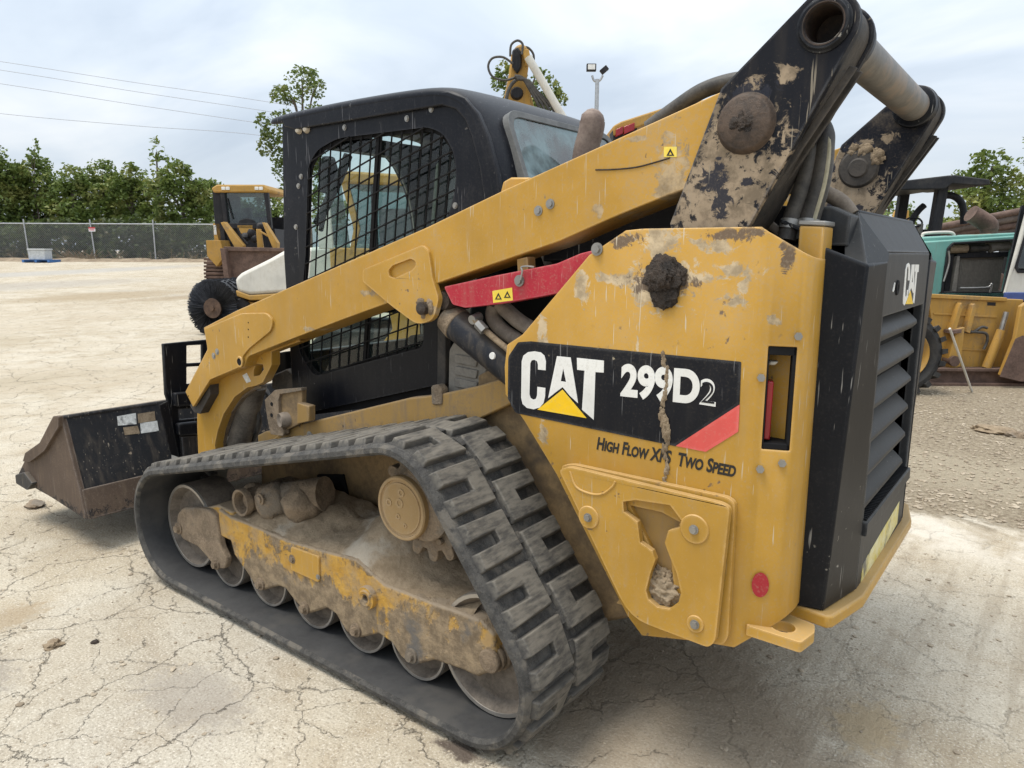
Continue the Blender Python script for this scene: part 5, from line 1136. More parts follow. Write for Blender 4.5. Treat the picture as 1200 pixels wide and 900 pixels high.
g = MB().add(vs, [(i * k + j, i * k + j + 1, (i + 1) * k + j + 1, (i + 1) * k + j) for i in range(len(us) - 1) for j in range(k - 1)]).build('ground', ground_material(), smooth=80)
g['kind'] = 'structure'

# loose gravel and grit (nobody could count it)
M_grit = rough_mat('gravel_stone', (0.21, 0.165, 0.115), (0.45, 0.38, 0.285), 5, 0.95, 0.3, 0.004)
ico = [(0, 0, 1), (.89, 0, .45), (.28, .85, .45), (-.72, .53, .45), (-.72, -.53, .45), (.28, -.85, .45), (0.72, .53, -.3), (-.28, .85, -.3), (-.89, 0, -.3), (-.28, -.85, -.3), (.72, -.53, -.3)]
icf = [(0, 1, 2), (0, 2, 3), (0, 3, 4), (0, 4, 5), (0, 5, 1), (1, 6, 2), (2, 7, 3), (3, 8, 4), (4, 9, 5), (5, 10, 1), (6, 7, 2), (7, 8, 3), (8, 9, 4), (9, 10, 5), (10, 6, 1)]
def stones(name, n, place, smin, smax, seed):
    r_ = random.Random(seed); vs = []; fs = []
    for i in range(n):
        x, y = place(r_); s = smin + (smax - smin) * r_.random() ** 2.5; a = r_.random() * 6.28; ca, sa = math.cos(a), math.sin(a)
        fx, fy, fz = s * r_.uniform(.7, 1.3), s * r_.uniform(.6, 1.1), s * r_.uniform(.4, .8); o_ = len(vs); z0 = gz(x, y)
        for (a_, b_, c_) in ico:
            j = r_.uniform(.75, 1.2); p, q = a_ * fx * j, b_ * fy * j
            vs.append((x + p * ca - q * sa, y + p * sa + q * ca, z0 + fz * (.25 + c_ * .6)))
        fs += [tuple(o_ + t for t in f) for f in icf]
    m = MB(); m.v = [Vector(v) for v in vs]; m.f = fs
    o = m.build(name, M_grit, smooth=0, recalc=False); o['kind'] = 'stuff'; return o
stones('gravel', 11000, lambda r_: (r_.uniform(-1.0, 2.2), -2.25 - 4.8 * r_.random() ** 1.2), .003, .022, 5)
stones('grit', 3500, lambda r_: (r_.uniform(-1.0, 6.5), r_.uniform(-1.5, 2.2)), .002, .009, 6)
stones('pebbles', 420, lambda r_: (r_.uniform(-.6, 5.5), r_.uniform(-1.6, 2.1)), .005, .016, 12)
# clods and stones one can pick out
def clod(px, py, r, label, seed, mat=None, name='clod', cat='clod', sq=(1, 1, .45), n=1):
    p = PZ(px, py, 0.0); return tag(MB().lump((p[0], p[1], r * .15), r, seed, .5, 6, 3, sq).build(name, mat or M_mudtan, smooth=50), label, cat)
clod(41, 593, .055, 'flat brown lump on the concrete just under the bucket tip', 2, M_mudplate, sq=(1.2, .8, .35))  # low brown lump on the ground below the bucket
clod(62, 757, .032, 'crumbly brown clod on the bare concrete at far lower left', 3)
clod(111, 753, .014, 'tiny dark stone on the concrete beside the crumbly clod', 4, M_mudwet, 'stone', 'stone')
clod(1164, 506, .10, 'low tan mound of dirt in the gravel at right', 5, M_mudtan, sq=(1.6, 1.2, .35))
clod(1190, 512, .06, 'dark broken clod lying beside the tan dirt mound', 6, M_mudplate, sq=(1.5, .8, .6))

# ---- placing helpers for things seen face-on at a distance
YAW = math.atan2(CR[1], CR[0])
def spot(px, d):
    p = PD(px, 296, d); return Vector((p[0], p[1], gz(p[0], p[1])))
def face(name, label, cat, px, d, group=None):
    """a thing standing at photograph column px, d metres away, its local X to the viewer's right and local Y away"""
    return thing(name, label, cat, spot(px, d), YAW, group)
def L(root, pts, d):
    M = (Matrix.Translation(root.location) @ Matrix.Rotation(YAW, 4, 'Z')).inverted()
    return [((M @ PD(a, b, d))[0], (M @ PD(a, b, d))[2]) for a, b in pts]
def L1(root, a, b, d, y=None):
    q = L(root, [(a, b)], d)[0]
    return (q[0], 0.0 if y is None else y, q[1])

# ---- vegetation
def leaf_mat(name, c1, c2, c3):
    m, nt, b = shader(name); out = nt.nodes['Material Output']
    g = nd(nt, 'ShaderNodeNewGeometry'); v = objco(nt)
    col = mixc_(nt, g.outputs['Random Per Island'], c1, c2)
    col = mixc_(nt, ramp(nt, noise(nt, v, 0.7, 3), 0.5, 0.66), col, c3)
    nt.links.new(col, b.inputs['Base Color']); b.inputs['Roughness'].default_value = 0.55; b.inputs['Specular IOR Level'].default_value = 0.3
    t = nd(nt, 'ShaderNodeBsdfTranslucent'); nt.links.new(mixc_(nt, 0.5, col, (0.14, 0.20, 0.03)), t.inputs[0])
    mx = nd(nt, 'ShaderNodeMixShader'); mx.inputs[0].default_value = 0.28
    nt.links.new(b.outputs[0], mx.inputs[1]); nt.links.new(t.outputs[0], mx.inputs[2]); nt.links.new(mx.outputs[0], out.inputs['Surface'])
    return m
M_leafA = leaf_mat('leaf_deep_green', (0.070, 0.108, 0.026), (0.185, 0.24, 0.062), (0.29, 0.295, 0.09))
M_leafB = leaf_mat('leaf_mid_green', (0.085, 0.130, 0.030), (0.19, 0.245, 0.065), (0.26, 0.265, 0.085))
M_leafC = leaf_mat('leaf_poplar', (0.085, 0.125, 0.036), (0.18, 0.225, 0.07), (0.24, 0.25, 0.09))
M_vine = leaf_mat('leaf_dark_vine', (0.040, 0.058, 0.020), (0.10, 0.125, 0.045), (0.17, 0.145, 0.085))
M_bark = rough_mat('bark', (0.09, 0.07, 0.055), (0.17, 0.14, 0.115), 9, 0.95, 0.5, 0.02)
M_twig = rough_mat('dry_brush', (0.14, 0.105, 0.07), (0.25, 0.20, 0.14), 9, 0.95, 0.3, 0.01)
def leaves(clumps, per, size, seed):
    r_ = random.Random(seed); vs = []; fs = []
    for (c, R) in clumps:
        n = int(per * R[0] * R[2] * 1.0)
        for i in range(n):
            while True:
                q = Vector((r_.uniform(-1, 1), r_.uniform(-1, 1), r_.uniform(-1, 1)))
                if .12 < q.length_squared < 1: break
            q *= (.55 + .45 * r_.random()) / max(q.length, .4) if r_.random() < .75 else 1
            k = 1 + .45 * mnoise.noise(q * 2.2 + Vector(c))
            p = Vector(c) + Vector((q[0] * R[0], q[1] * R[1], q[2] * R[2])) * k
            s = size * r_.uniform(.55, 1.3)
            d1 = Vector((r_.gauss(0, 1), r_.gauss(0, 1), r_.gauss(0, .6))).normalized(); d2 = d1.orthogonal().normalized()
            d2 = Matrix.Rotation(r_.random() * 6.28, 3, d1) @ d2
            o_ = len(vs); vs += [p - d1 * s, p + d2 * s * .55, p + d1 * s, p - d2 * s * .55]; fs.append((o_, o_ + 1, o_ + 2, o_ + 3))
    return vs, fs
def tree(px, d, clumps_px, label, mat, leaf, per, seed, trunk_r=.14, name='tree', cat='tree', group=None, dm=1.0, trunk=True, y0=None):
    """clumps_px: (px, py, rx px, ry px) read off the photograph at the tree's own distance"""
    t = face(name, label, cat, px, d, group); r_ = random.Random(seed); cl = []
    s = d / FPX
    for (a, b, ra, rb) in clumps_px:
        q = L1(t, a, b, d); yy = r_.uniform(-.5, .5) * ra * s * dm
        cl.append(((q[0], yy, q[2]), (ra * s, ra * s * dm, rb * s)))
        # break each clump into smaller ones
        for k in range(3):
            an = r_.random() * 6.28; cl.append(((q[0] + ra * s * .75 * math.cos(an), yy + r_.uniform(-.6, .6) * ra * s, q[2] + rb * s * .75 * math.sin(an)), (ra * s * .45, ra * s * .45, rb * s * .45)))
    vs, fs = leaves(cl, per, leaf, seed)
    m = MB(); m.v = vs; m.f = fs; m.build('crown', mat, t, smooth=0, local=True, recalc=False)
    if trunk:
        zs = max(c[0][2] for c in cl); m = MB()
        m.tube([(0, 0, -.1), (.05, .03, zs * .3), (-.05, 0, zs * .6), (.02, 0, zs * .9)], [trunk_r, trunk_r * .85, trunk_r * .6, trunk_r * .3], 9, cap=True)
        for (c, R) in cl[::5]:
            zb = max(.3, c[2] - R[2] * 1.3 - .2 * abs(c[0])); zb = min(zb, zs * .8)
            m.tube([(0, 0, zb * .75), (c[0] * .5, c[1] * .5, (zb + c[2]) * .5), c], [trunk_r * .45, trunk_r * .3, trunk_r * .12], 6)
        m.build('trunk', M_bark, t, local=True, smooth=60)
    return t
TG = 'trees behind the chain link fence'
def broad(px, top, hw, d, label, mat, seed, bot=272):
    r_ = random.Random(seed); cl = [(px, top + hw * .45, hw * .55, hw * .5)]
    y = top + hw * .9
    while y < bot:
        for q in (-.55, .1, .62): cl.append((px + q * hw + r_.uniform(-4, 4), y + r_.uniform(-5, 5), hw * .5, hw * .42))
        y += hw * .62
    return tree(px, d, cl, label, mat, .125, 640, seed, .13, group=TG)
broad(-62, 178, 48, 46, 'broad green tree beyond the fence, cut by the left edge of the photo', M_leafA, 20)
broad(4, 170, 34, 44, 'tallest leafy tree at the far left edge behind the fence', M_leafA, 21)
broad(46, 188, 34, 45, 'rounded dark green tree behind the fence above the grey box', M_leafA, 22)
tree(49, 44.5, [(48, 186, 6, 14), (57, 182, 5, 16)], 'thin pale sapling poking above the dark trees at far left', M_leafB, .13, 150, 23, .05, group=TG)
broad(92, 196, 30, 44, 'olive green tree behind the fence left of the red sign', M_leafB, 24)
broad(128, 192, 32, 47, 'deep green tree behind the fence directly above the red sign', M_leafA, 25)
broad(160, 196, 28, 45, 'dark dense tree behind the fence, just right of the red sign', M_leafA, 26)
tree(192, 44, [(193, 178, 9, 14), (198, 195, 14, 14), (190, 215, 22, 18)], 'tall pointed pale green tree rising above the treeline', M_leafB, .15, 110, 27, .1, group=TG)
broad(218, 196, 34, 43, 'rounded bright green tree nearest the old track dozer', M_leafB, 28)
broad(258, 216, 34, 46, 'low green tree half hidden behind the old track dozer cab', M_leafB, 29)
broad(318, 226, 36, 47, 'green tree mostly hidden behind the front post of the black cab', M_leafA, 30)
broad(392, 236, 40, 47, 'green tree behind the black cab, seen only past its window guard', M_leafA, 31)
# undergrowth along the fence: bushes
UG = 'bushes grown along the fence'
bl = [(-40, 250, 30), (14, 262, 32), (60, 254, 30), (104, 258, 28), (146, 252, 30), (186, 256, 28), (226, 258, 28), (272, 262, 30), (330, 262, 34)]
names_ = ['dark bush on the fence beyond the left edge of the photo', 'dark viny bush on the fence left of the grey box', 'dark viny bush on the fence right behind the grey box', 'dark viny bush on the fence between grey box and sign post', 'dark viny bush on the fence just right of the sign post', 'dark viny bush on the fence beside the third fence post', 'dark viny bush on the fence next to the old track dozer', 'dark viny bush behind the old track dozer', 'dark viny bush by the fence behind the black cab']
for i, (px, top, hw) in enumerate(bl):
    cl = [(px + q * hw + 3 * math.sin(i * 3 + q), top + 14 + (k * 15), hw * .5, 11) for k in range(4) for q in (-.6, 0, .6)]
    tree(px, 40.0, cl, names_[i], M_vine, .12, 620, 50 + i, .05, 'bush', 'bush', UG, dm=.8)
# the poplar behind the cab
cl = [(362, 98, 18, 12), (352, 116, 22, 10), (380, 112, 12, 10), (340, 120, 12, 10), (318, 146, 9, 9), (325, 165, 12, 12), (316, 175, 8, 10), (330, 185, 10, 11), (332, 205, 7, 9), (322, 160, 8, 8), (345, 150, 16, 18), (360, 180, 22, 26), (365, 220, 26, 28), (375, 140, 14, 14), (331, 228, 6, 10)]
tree(362, 27, cl, 'sparse poplar with light olive leaves rising behind the black cab', M_leafC, .075, 950, 70, .11, 'poplar', 'tree')
cl = [(590, 92, 9, 12), (584, 106, 9, 10), (634, 98, 10, 9), (645, 112, 11, 12), (654, 124, 9, 8), (640, 128, 14, 12), (612, 112, 22, 18), (610, 140, 30, 22), (605, 180, 36, 30)]
tree(612, 31, cl, 'dark leafy tree behind the raised digger boom', M_leafA, .10, 640, 71, .13, 'tree', 'tree')
cl = [(1146, 196, 22, 16), (1138, 214, 26, 16), (1162, 214, 24, 18), (1128, 238, 24, 18), (1156, 240, 30, 20), (1184, 226, 18, 18), (1180, 252, 26, 20), (1120, 262, 22, 14), (1150, 268, 34, 16)]
tree(1150, 26, cl, 'full green tree at right behind the black canopy', M_leafA, .10, 640, 72, .14, 'tree', 'tree')
cl = [(1196, 158, 8, 7), (1188, 172, 9, 7), (1204, 178, 12, 9), (1192, 190, 10, 7), (1210, 200, 14, 10), (1196, 212, 12, 8), (1216, 160, 12, 10), (1220, 225, 16, 14), (1200, 236, 14, 12)]
tree(1198, 24, cl, 'thin airy tree with bare twigs at the right edge', M_leafA, .07, 520, 73, .09, 'tree', 'tree')
tree(1036, 60, [(1032, 246, 10, 9), (1044, 244, 9, 8), (1036, 256, 16, 10), (1020, 256, 12, 10), (1040, 272, 18, 14)], 'small distant tree seen just above the black engine door', M_leafB, .2, 90, 74, .12)
tree(1063, 62, [(1062, 246, 6, 9), (1066, 256, 8, 10), (1062, 272, 9, 12)], 'small pointed distant tree right of the yellow cab far off', M_leafA, .2, 90, 75, .12)
for i, (px, top, hw, lb) in enumerate(((1240, 215, 50, 'broad green tree beyond the right edge of the photo'), (1090, 262, 30, 'low far green tree behind the canopy post'))): broad(px, top, hw, 48, lb, M_leafA, 90 + i, 290)

# ---- chain-link fence
M_galv = plain('galvanised_steel', (0.42, 0.43, 0.44), 0.5, 0.6)
def chain_mat():
    m, nt, b = shader('chain_link_wire'); out = nt.nodes['Material Output']; v = objco(nt)
    b.inputs['Base Color'].default_value = (0.26, 0.27, 0.27, 1); b.inputs['Roughness'].default_value = .6; b.inputs['Metallic'].default_value = .5
    tot = None
    for s_ in (1, -1):
        sp = nd(nt, 'ShaderNodeSeparateXYZ'); nt.links.new(v, sp.inputs[0])
        d = math_(nt, 'FRACT', math_(nt, 'MULTIPLY', math_(nt, 'ADD', sp.outputs['X'], math_(nt, 'MULTIPLY', sp.outputs['Z'], s_)), 10.0))
        f = math_(nt, 'LESS_THAN', d, 0.11); tot = f if tot is None else math_(nt, 'MAXIMUM', tot, f)
    t = nd(nt, 'ShaderNodeBsdfTransparent'); mx = nd(nt, 'ShaderNodeMixShader'); nt.links.new(tot, mx.inputs[0]); nt.links.new(t.outputs[0], mx.inputs[1]); nt.links.new(b.outputs[0], mx.inputs[2]); nt.links.new(mx.outputs[0], out.inputs['Surface'])
    return m
FD = 38.0
fn = face('chain_link_fence', 'galvanised chain link fence with thin posts in front of the treeline', 'fence', 112, FD)
x0, x1 = L(fn, [(-190, 300), (470, 300)], FD); x0 = x0[0]; x1 = x1[0]
HF = 1.86
MB().box((x0, -.004, .03), (x1, .004, HF)).build('wire_mesh', chain_mat(), fn, local=True, smooth=0)
MB().cyl((x0, 0, HF), (x1, 0, HF), .030, n=8).build('top_rail', M_galv, fn, local=True)
for i, px in enumerate((-190, -116, -42, 34.5, 112, 182.5, 256, 330, 404, 470)):
    xx = L(fn, [(px, 300)], FD)[0][0]; lean = {34.5: -.10, 112: -.12}.get(px, 0)
    MB().cyl((xx, -.05, -.1), (xx + lean, -.05, HF + .22), .035, n=10).build('fence_post', M_galv, fn, local=True)
M_signred = plain('sign_red', (0.55, 0.05, 0.06), 0.5); M_signwht = plain('sign_white', (0.72, 0.70, 0.70), 0.5)
sg_ = face('warning_sign', 'small red and white sign wired high on a fence post', 'sign', 110.5, FD - .1)
zs_ = L(sg_, [(110, 269)], FD)[0][1]
MB().box((-.17, -.02, zs_ - .11), (.17, 0, zs_ + .11)).build('board', M_signwht, sg_, local=True)
MB().box((-.17, -.024, zs_ + .035), (.17, -.0205, zs_ + .11)).build('red_band', M_signred, sg_, local=True)
for k in range(4): MB().box((-.13 + k * .068, -.024, zs_ - .055), (-.085 + k * .068, -.0205, zs_ + .005)).build('letter_block', M_signred, sg_, local=True)
# berm, dry brush, pallet and box at its foot
bm_ = MB(); p0 = spot(-200, FD - .8); p1 = spot(480, FD - .8); n = 90; vs = []
for i in range(n):
    q = p0.lerp(p1, i / (n - 1)); hgt = .13 + .12 * mnoise.noise(Vector((i * .31, 0, 0)))
    for (off, z) in ((-.9, -.03), (-.25, max(.03, hgt)), (.35, max(.03, hgt * .9)), (1.0, .0)):
        qq = Vector((q[0], q[1])) + F2 * off; vs.append((qq[0], qq[1], gz(qq[0], qq[1]) + z))
M_berm = rough_mat('earth_berm', (0.17, 0.125, 0.08), (0.30, 0.235, 0.16), 2.2, 0.95, 0.8, 0.04)
o = bm_.add(vs, [(i * 4 + j, (i + 1) * 4 + j, (i + 1) * 4 + j + 1, i * 4 + j + 1) for i in range(n - 1) for j in range(3)]).build('earth_bank', M_berm, smooth=60); o['kind'] = 'structure'
br_ = MB(); r_ = random.Random(8)
for k in range(120):
    px = r_.uniform(70, 112) if k < 80 else r_.uniform(0, 240); q = spot(px, FD - .9); a = r_.uniform(-1.2, 1.2); ln = r_.uniform(.3, 1.0)
    br_.tube([(q[0], q[1], q[2] + .05), (q[0] + ln * math.sin(a) * CR[0], q[1] + ln * math.sin(a) * CR[1], q[2] + .05 + ln * .6 * abs(math.cos(a)))], .014, 5, False)
o = br_.build('dry_brush', M_twig, smooth=60); o['kind'] = 'stuff'
M_blue = plain('pallet_blue', (0.06, 0.17, 0.42), 0.7)
plt = face('pallet', 'blue wooden pallet on the ground by the fence at far left', 'pallet', 47.5, FD - 2)
s_ = (FD - 2) / FPX
for k in range(5): MB().box((-.72, -.45 + k * .2, .11), (.72, -.33 + k * .2, .13)).build('deck_board', M_blue, plt, local=True)
for x in (-.62, 0, .62): MB().box((x - .05, -.45, .0), (x + .05, .47, .109)).build('bearer', M_blue, plt, local=True)
bx = thing('storage_box', 'pale grey lidded box standing on the blue pallet', 'box', spot(47, FD - 2) + Vector((0, 0, .131)), YAW)
M_boxgrey = plain('grey_plastic', (0.50, 0.51, 0.50), 0.55)
MB().prism([(-.40, 0), (.40, 0), (.41, .46), (-.41, .46)], -.3, .3).build('body', M_boxgrey, bx, bevel=.02, local=True)
MB().box((-.44, -.33, .461), (.44, .33, .53)).build('lid', M_boxgrey, bx, bevel=.02, local=True)
for k in range(14):
    px = (6, 28, 132, 146, 150, 158, 175, 205, 212, 228, 236, 96, 70, 120)[k]; q = spot(px, FD - 1.9)
r_ = random.Random(4)

# ---- overhead lines and the pole that carries them (behind the loader's cab)
M_wire = plain('weathered_wire', (0.36, 0.37, 0.40), 0.6)
PD_ = 52.0
up = face('utility_pole', 'wooden utility pole hidden behind the cab, carrying the overhead lines', 'utility pole', 548, PD_)
zt = L(up, [(548, 128)], PD_)[0][1]
MB().cyl((0, 0, -.2), (0, 0, zt), .15, .11, 12).build('pole', M_bark, up, local=True)
MB().box((-1.1, -.06, zt - .5), (1.1, .06, zt - .38)).build('crossarm', M_bark, up, local=True)
for k, (ya, yb, ym) in enumerate(((72, 152, 122), (82, 160, 133), (98, 172, 148), (133, 198, 162))):
    a = PD(-250, ya - 36 - (0 if k < 3 else -6), 46); b = PD(548 - 10 + 7 * k, yb + 8, PD_)
    mm_ = (a + b) / 2; mid = PD(0, ya, 47.5)
    pts = [a, PD(0, ya, 47.6), PD(160, ya + (ym - ya) * .5, 48.9), PD(330, ym, 50.2), b]
    tag(MB().tube(pts, .016, 5).build('power_line', M_wire, smooth=60), ['topmost overhead wire crossing the sky at left', 'second overhead wire from the top at left', 'third overhead wire from the top at left', 'lowest overhead wire at left, sagging above the treeline'][k], 'power line', 'overhead wires at upper left')

# ================================================================== MACHINES STANDING AROUND THE YARD
M_oldyel = painted('old_yellow_paint', (0.45, 0.255, 0.055), (0.24, 0.17, 0.10), 1.1, 0.55, 0.8, (0.14, 0.07, 0.04), updust=0.5, scratch=0.2, edge=0)
M_oldblk = painted('old_black_paint', (0.022, 0.022, 0.025), (0.15, 0.13, 0.11), 0.3, 0.5, 0.4, updust=0.2, scratch=0.2, edge=0)
M_brown = rough_mat('rust_brown_steel', (0.075, 0.045, 0.033), (0.16, 0.10, 0.075), 5, 0.8, 0.4, 0.01)
M_rubfar = rough_mat('brush_bristle', (0.010, 0.011, 0.013), (0.045, 0.047, 0.055), 14, 0.7, 0.3, 0.01)
M_bristle = rough_mat('grey_bristle', (0.03, 0.032, 0.038), (0.10, 0.105, 0.12), 30, 0.6, 0.2, 0.004)
M_tyre = rough_mat('tyre_rubber', (0.018, 0.018, 0.019), (0.05, 0.047, 0.043), 9, 0.85, 0.3, 0.01)
M_white = painted('white_paint', (0.62, 0.60, 0.54), (0.40, 0.35, 0.26), 0.5, 0.5, 0.3, (0.2, 0.15, 0.1), updust=0.1, scratch=0.2, edge=0)
M_teal = painted('faded_teal_paint', (0.17, 0.40, 0.35), (0.22, 0.27, 0.24), 0.9, 0.5, 0.5, (0.15, 0.1, 0.08), updust=0.3, scratch=0.3, edge=0)
M_tealdk = plain('teal_bottle', (0.03, 0.20, 0.17), 0.45)
M_cabglass = glass('dull_cab_glass', (0.42, 0.52, 0.51), 0.08, 0.25, (0.16, 0.20, 0.20))
M_lampw = plain('lamp_lens', (0.75, 0.74, 0.70), 0.3)
M_blueband = plain('blue_band', (0.05, 0.08, 0.25), 0.5)
M_rad = rough_mat('radiator_fins', (0.16, 0.145, 0.12), (0.22, 0.20, 0.17), 20, 0.75, 0.3, 0.004)
def B(name, root, a, b, mat, bev=.01): return MB().box(a, b).build(name, mat, root, bevel=bev, local=True)
def PR(name, root, px_, d, y0, y1, mat, bev=.01, par=None, rnd_=0.0, holes=()):
    pts = L(root, px_, d); pts = rpoly(pts, rnd_) if rnd_ else pts
    o = MB().prism(pts, y0, y1, holes=[L(root, h_, d) for h_ in holes]).build(name, mat, par or root, bevel=bev, local=True); return o
def TB(name, root, px_, d, r, mat, y=0.0, par=None, n=9, smooth=True):
    return MB().tube([L1(root, a, b, d, y) for a, b in px_], r, n, smooth).build(name, mat, par or root, local=True, smooth=60)

# ---- tracked loader at the back left, facing the camera
D1 = 22.0
tl = face('old_track_loader', 'old yellow track loader facing the camera, its brown bucket lowered, by the treeline', 'track loader', 290, D1)
for (a, b) in ((244, 268), (318, 342)):
    q = L(tl, [(a, 302), (b, 302)], D1); zt = L(tl, [(a, 300)], D1)[0][1]; x0, x1 = q[0][0], q[1][0]
    t = MB().prism(rpoly([(-.2, .02), (2.6, .02), (2.8, .4), (2.5, zt), (-.1, zt), (-.35, .5)], .25), x0, x1, 'x').build('crawler_track', M_brown, tl, bevel=.02, local=True)
    for k in range(9): B('track_shoe', t, (x0 - .02, -.40 + .02 * abs(k - 4), .08 + k * .105), (x1 + .02, -.30 + .02 * abs(k - 4), .15 + k * .105), M_brown)
PR('bucket', tl, [(266, 291), (345, 293), (345, 336), (270, 336)], D1 - 1.2, -1.35, -1.25, M_brown, .01)
PR('bucket_edge', tl, [(266, 289), (346, 291), (346, 295), (266, 294)], D1 - 1.2, -1.45, -1.22, M_brown, .01)
PR('bucket_side', tl, [(265, 291), (270, 291), (274, 336), (268, 336)], D1 - 1.2, -1.65, -1.2, M_brown, .01)
PR('front_frame', tl, [(252, 282), (268, 282), (272, 300), (262, 312), (252, 300)], D1, -.6, .5, M_oldyel)
PR('body', tl, [(262, 268), (322, 268), (326, 300), (258, 300)], D1, .1, 2.4, M_oldblk)
PR('dash_panel', tl, [(281, 264), (300, 264), (298, 274), (283, 274)], D1, -.1, .1, M_oldyel)
PR('lift_arm', tl, [(270, 262), (274, 261), (294, 288), (291, 296), (284, 290)], D1 - .6, -1.2, -.95, M_oldyel)
PR('lift_arm', tl, [(317, 262), (320, 262), (333, 285), (332, 294), (327, 290)], D1 - .6, -1.2, -.95, M_oldyel)
PR('link_post', tl, [(307, 269), (312, 269), (314, 292), (307, 292)], D1 - .6, -1.0, -.9, M_oldyel)
PR('side_post', tl, [(252, 262), (260, 262), (260, 283), (252, 283)], D1, .0, 1.2, M_oldyel)
for q in ((299, 274), (303, 280), (310, 266), (292, 278)): MB().lump(L1(tl, *q, D1 - .5, -.7), .13, q[0], .3, 5, 2).build('hydraulic_bank', M_oldblk, tl, local=True)
TB('hydraulic_hose', tl, [(313, 272), (320, 276), (328, 282), (331, 292)], D1 - .6, .03, M_oldyel, -1.1)
TB('hydraulic_hose', tl, [(286, 268), (290, 278), (296, 286)], D1 - .6, .03, M_oldblk, -1.0)
cabp = [(255, 222), (262, 218), (316, 218), (322, 224), (321, 262), (316, 268), (262, 268), (254, 262)]
q = L(tl, cabp, D1)
cb = MB().prism([q[0], q[1], q[2], q[3], L(tl, [(320, 227)], D1)[0], L(tl, [(257, 227)], D1)[0]], -.15, 1.8).build('cab_roof', M_oldyel, tl, bevel=.04, local=True)
for (pts, nm) in (([(264, 224), (269, 224), (271, 263), (266, 266)], 'cab_post'), ([(314, 224), (319, 224), (321, 263), (317, 266)], 'cab_post'), ([(266, 222), (316, 222), (316, 227), (266, 227)], 'cab_header'), ([(264, 262), (321, 262), (321, 268), (264, 268)], 'cab_sill')): PR(nm, tl, pts, D1, -.1, .05, M_oldblk)
PR('cab_side', tl, [(254, 224), (263, 224), (265, 282), (257, 282), (254, 262)], D1, .0, 1.6, M_oldblk)
PR('cab_back', tl, [(264, 252), (320, 252), (320, 268), (264, 268)], D1, 1.6, 1.7, M_oldblk)
PR('windscreen', tl, [(268, 226), (315, 226), (318, 263), (270, 263)], D1, .0, .02, M_cabglass, 0)
PR('instrument_hump', tl, [(278, 268), (284, 258), (292, 256), (300, 258), (308, 268)], D1, -.05, .2, M_oldblk, .02)
PR('seat_back', tl, [(277, 243), (288, 242), (289, 258), (278, 258)], D1, .6, .8, M_oldblk, .03)
TB('wiper', tl, [(271, 233), (276, 257)], D1, .02, M_oldblk, -.04)
for a in (269.5, 274.5, 307.5, 312.5):
    q = L1(tl, a, 222.5, D1); MB().box((q[0] - .055, -.19, q[2] - .045), (q[0] + .055, -.10, q[2] + .045)).build('head_lamp', M_lampw, tl, bevel=.01, local=True)
B('sticker', tl, (L1(tl, 252.5, 270, D1)[0], -.01, L1(tl, 252, 275, D1)[2]), (L1(tl, 255.5, 270, D1)[0], .0, L1(tl, 252, 264, D1)[2]), M_sticker, 0)

# ---- rotary broom with white hood
D2 = 12.4
bro = face('rotary_broom', 'black bristle rotary broom under a white hood on a yellow frame, left of the cab', 'sweeper', 245, D2)
s_ = D2 / FPX; zc = L1(bro, 245, 362, D2)[2]; R_ = 35 * s_
M = Matrix.Rotation(rad(-14), 4, 'Z')
def brush_x(m): m.v = [M @ v for v in m.v]; return m
m = MB(); r_ = random.Random(9)
for row in range(13):
    y = row * .13
    for k in range(90):
        a = 2 * math.pi * (k + r_.random() * .5) / 90; w = .017
        ra = R_ * r_.uniform(.96, 1.0); a2 = a + r_.uniform(-.05, .05)
        p0 = Vector((.13 * math.cos(a), y, zc + .13 * math.sin(a))); p1 = Vector((ra * math.cos(a2), y + r_.uniform(0.0, .04), zc + ra * math.sin(a2)))
        t_ = Vector((-math.sin(a), 0, math.cos(a)))
        m.add([p0 - t_ * .006 + Vector((0, .02, 0)), p0 + t_ * .006 - Vector((0, .02, 0)), p1 + t_ * w - Vector((0, .012, 0)), p1 - t_ * w + Vector((0, .012, 0))], [(0, 1, 2, 3)])
o = brush_x(m).build('bristle', M_rubfar, bro, local=True, smooth=0, recalc=False); o['kind'] = 'stuff'
brush_x(MB().cyl((0, .03, zc), (0, 1.66, zc), R_ * .94, n=48)).build('brush_core', M_rubfar, bro, local=True, smooth=40)
m = MB()
for k in range(150):
    a = 2 * math.pi * (k + r_.random() * .6) / 150; ca, sa = math.cos(a), math.sin(a); r0, r1 = R_ * r_.uniform(.3, .42), R_ * r_.uniform(.95, 1.0); w = r_.uniform(.005, .011)
    m.add([(r0 * ca, .02, zc + r0 * sa), (r1 * ca - w * sa, .0, zc + r1 * sa + w * ca), (r1 * ca, -.03, zc + r1 * sa), (r1 * ca + w * sa, .0, zc + r1 * sa - w * ca)], [(0, 1, 2), (0, 2, 3)])
o = brush_x(m).build('end_bristle', M_bristle, bro, local=True, smooth=0, recalc=False); o['kind'] = 'stuff'
brush_x(MB().lathe([(0, .05), (.05, .05), (.05, .02), (.17, .02), (.18, -.01)], (0, 0, zc), (0, -1, 0), 26)).build('brush_hub', M_rust, bro, local=True, smooth=30)
hood = [(275, 327), (283, 320), (318, 303), (336, 293), (420, 285), (420, 345), (336, 343), (292, 346), (277, 342)]
PR('hood', bro, hood, D2, -.1, 1.6, M_white, .06)
PR('hood_lip', bro, [(276, 340), (292, 346), (336, 343), (420, 342), (420, 350), (292, 352), (277, 347)], D2, -.12, 1.6, M_oldyel, .02)
PR('main_frame', bro, [(276, 350), (292, 355), (420, 352), (420, 366), (300, 370), (282, 376), (274, 380), (284, 362)], D2, .0, .9, M_oldyel, .02)
PR('frame_bracket', bro, [(262, 352), (282, 350), (290, 356), (284, 364), (270, 358)], D2, -.05, .15, M_oldblk, .02)
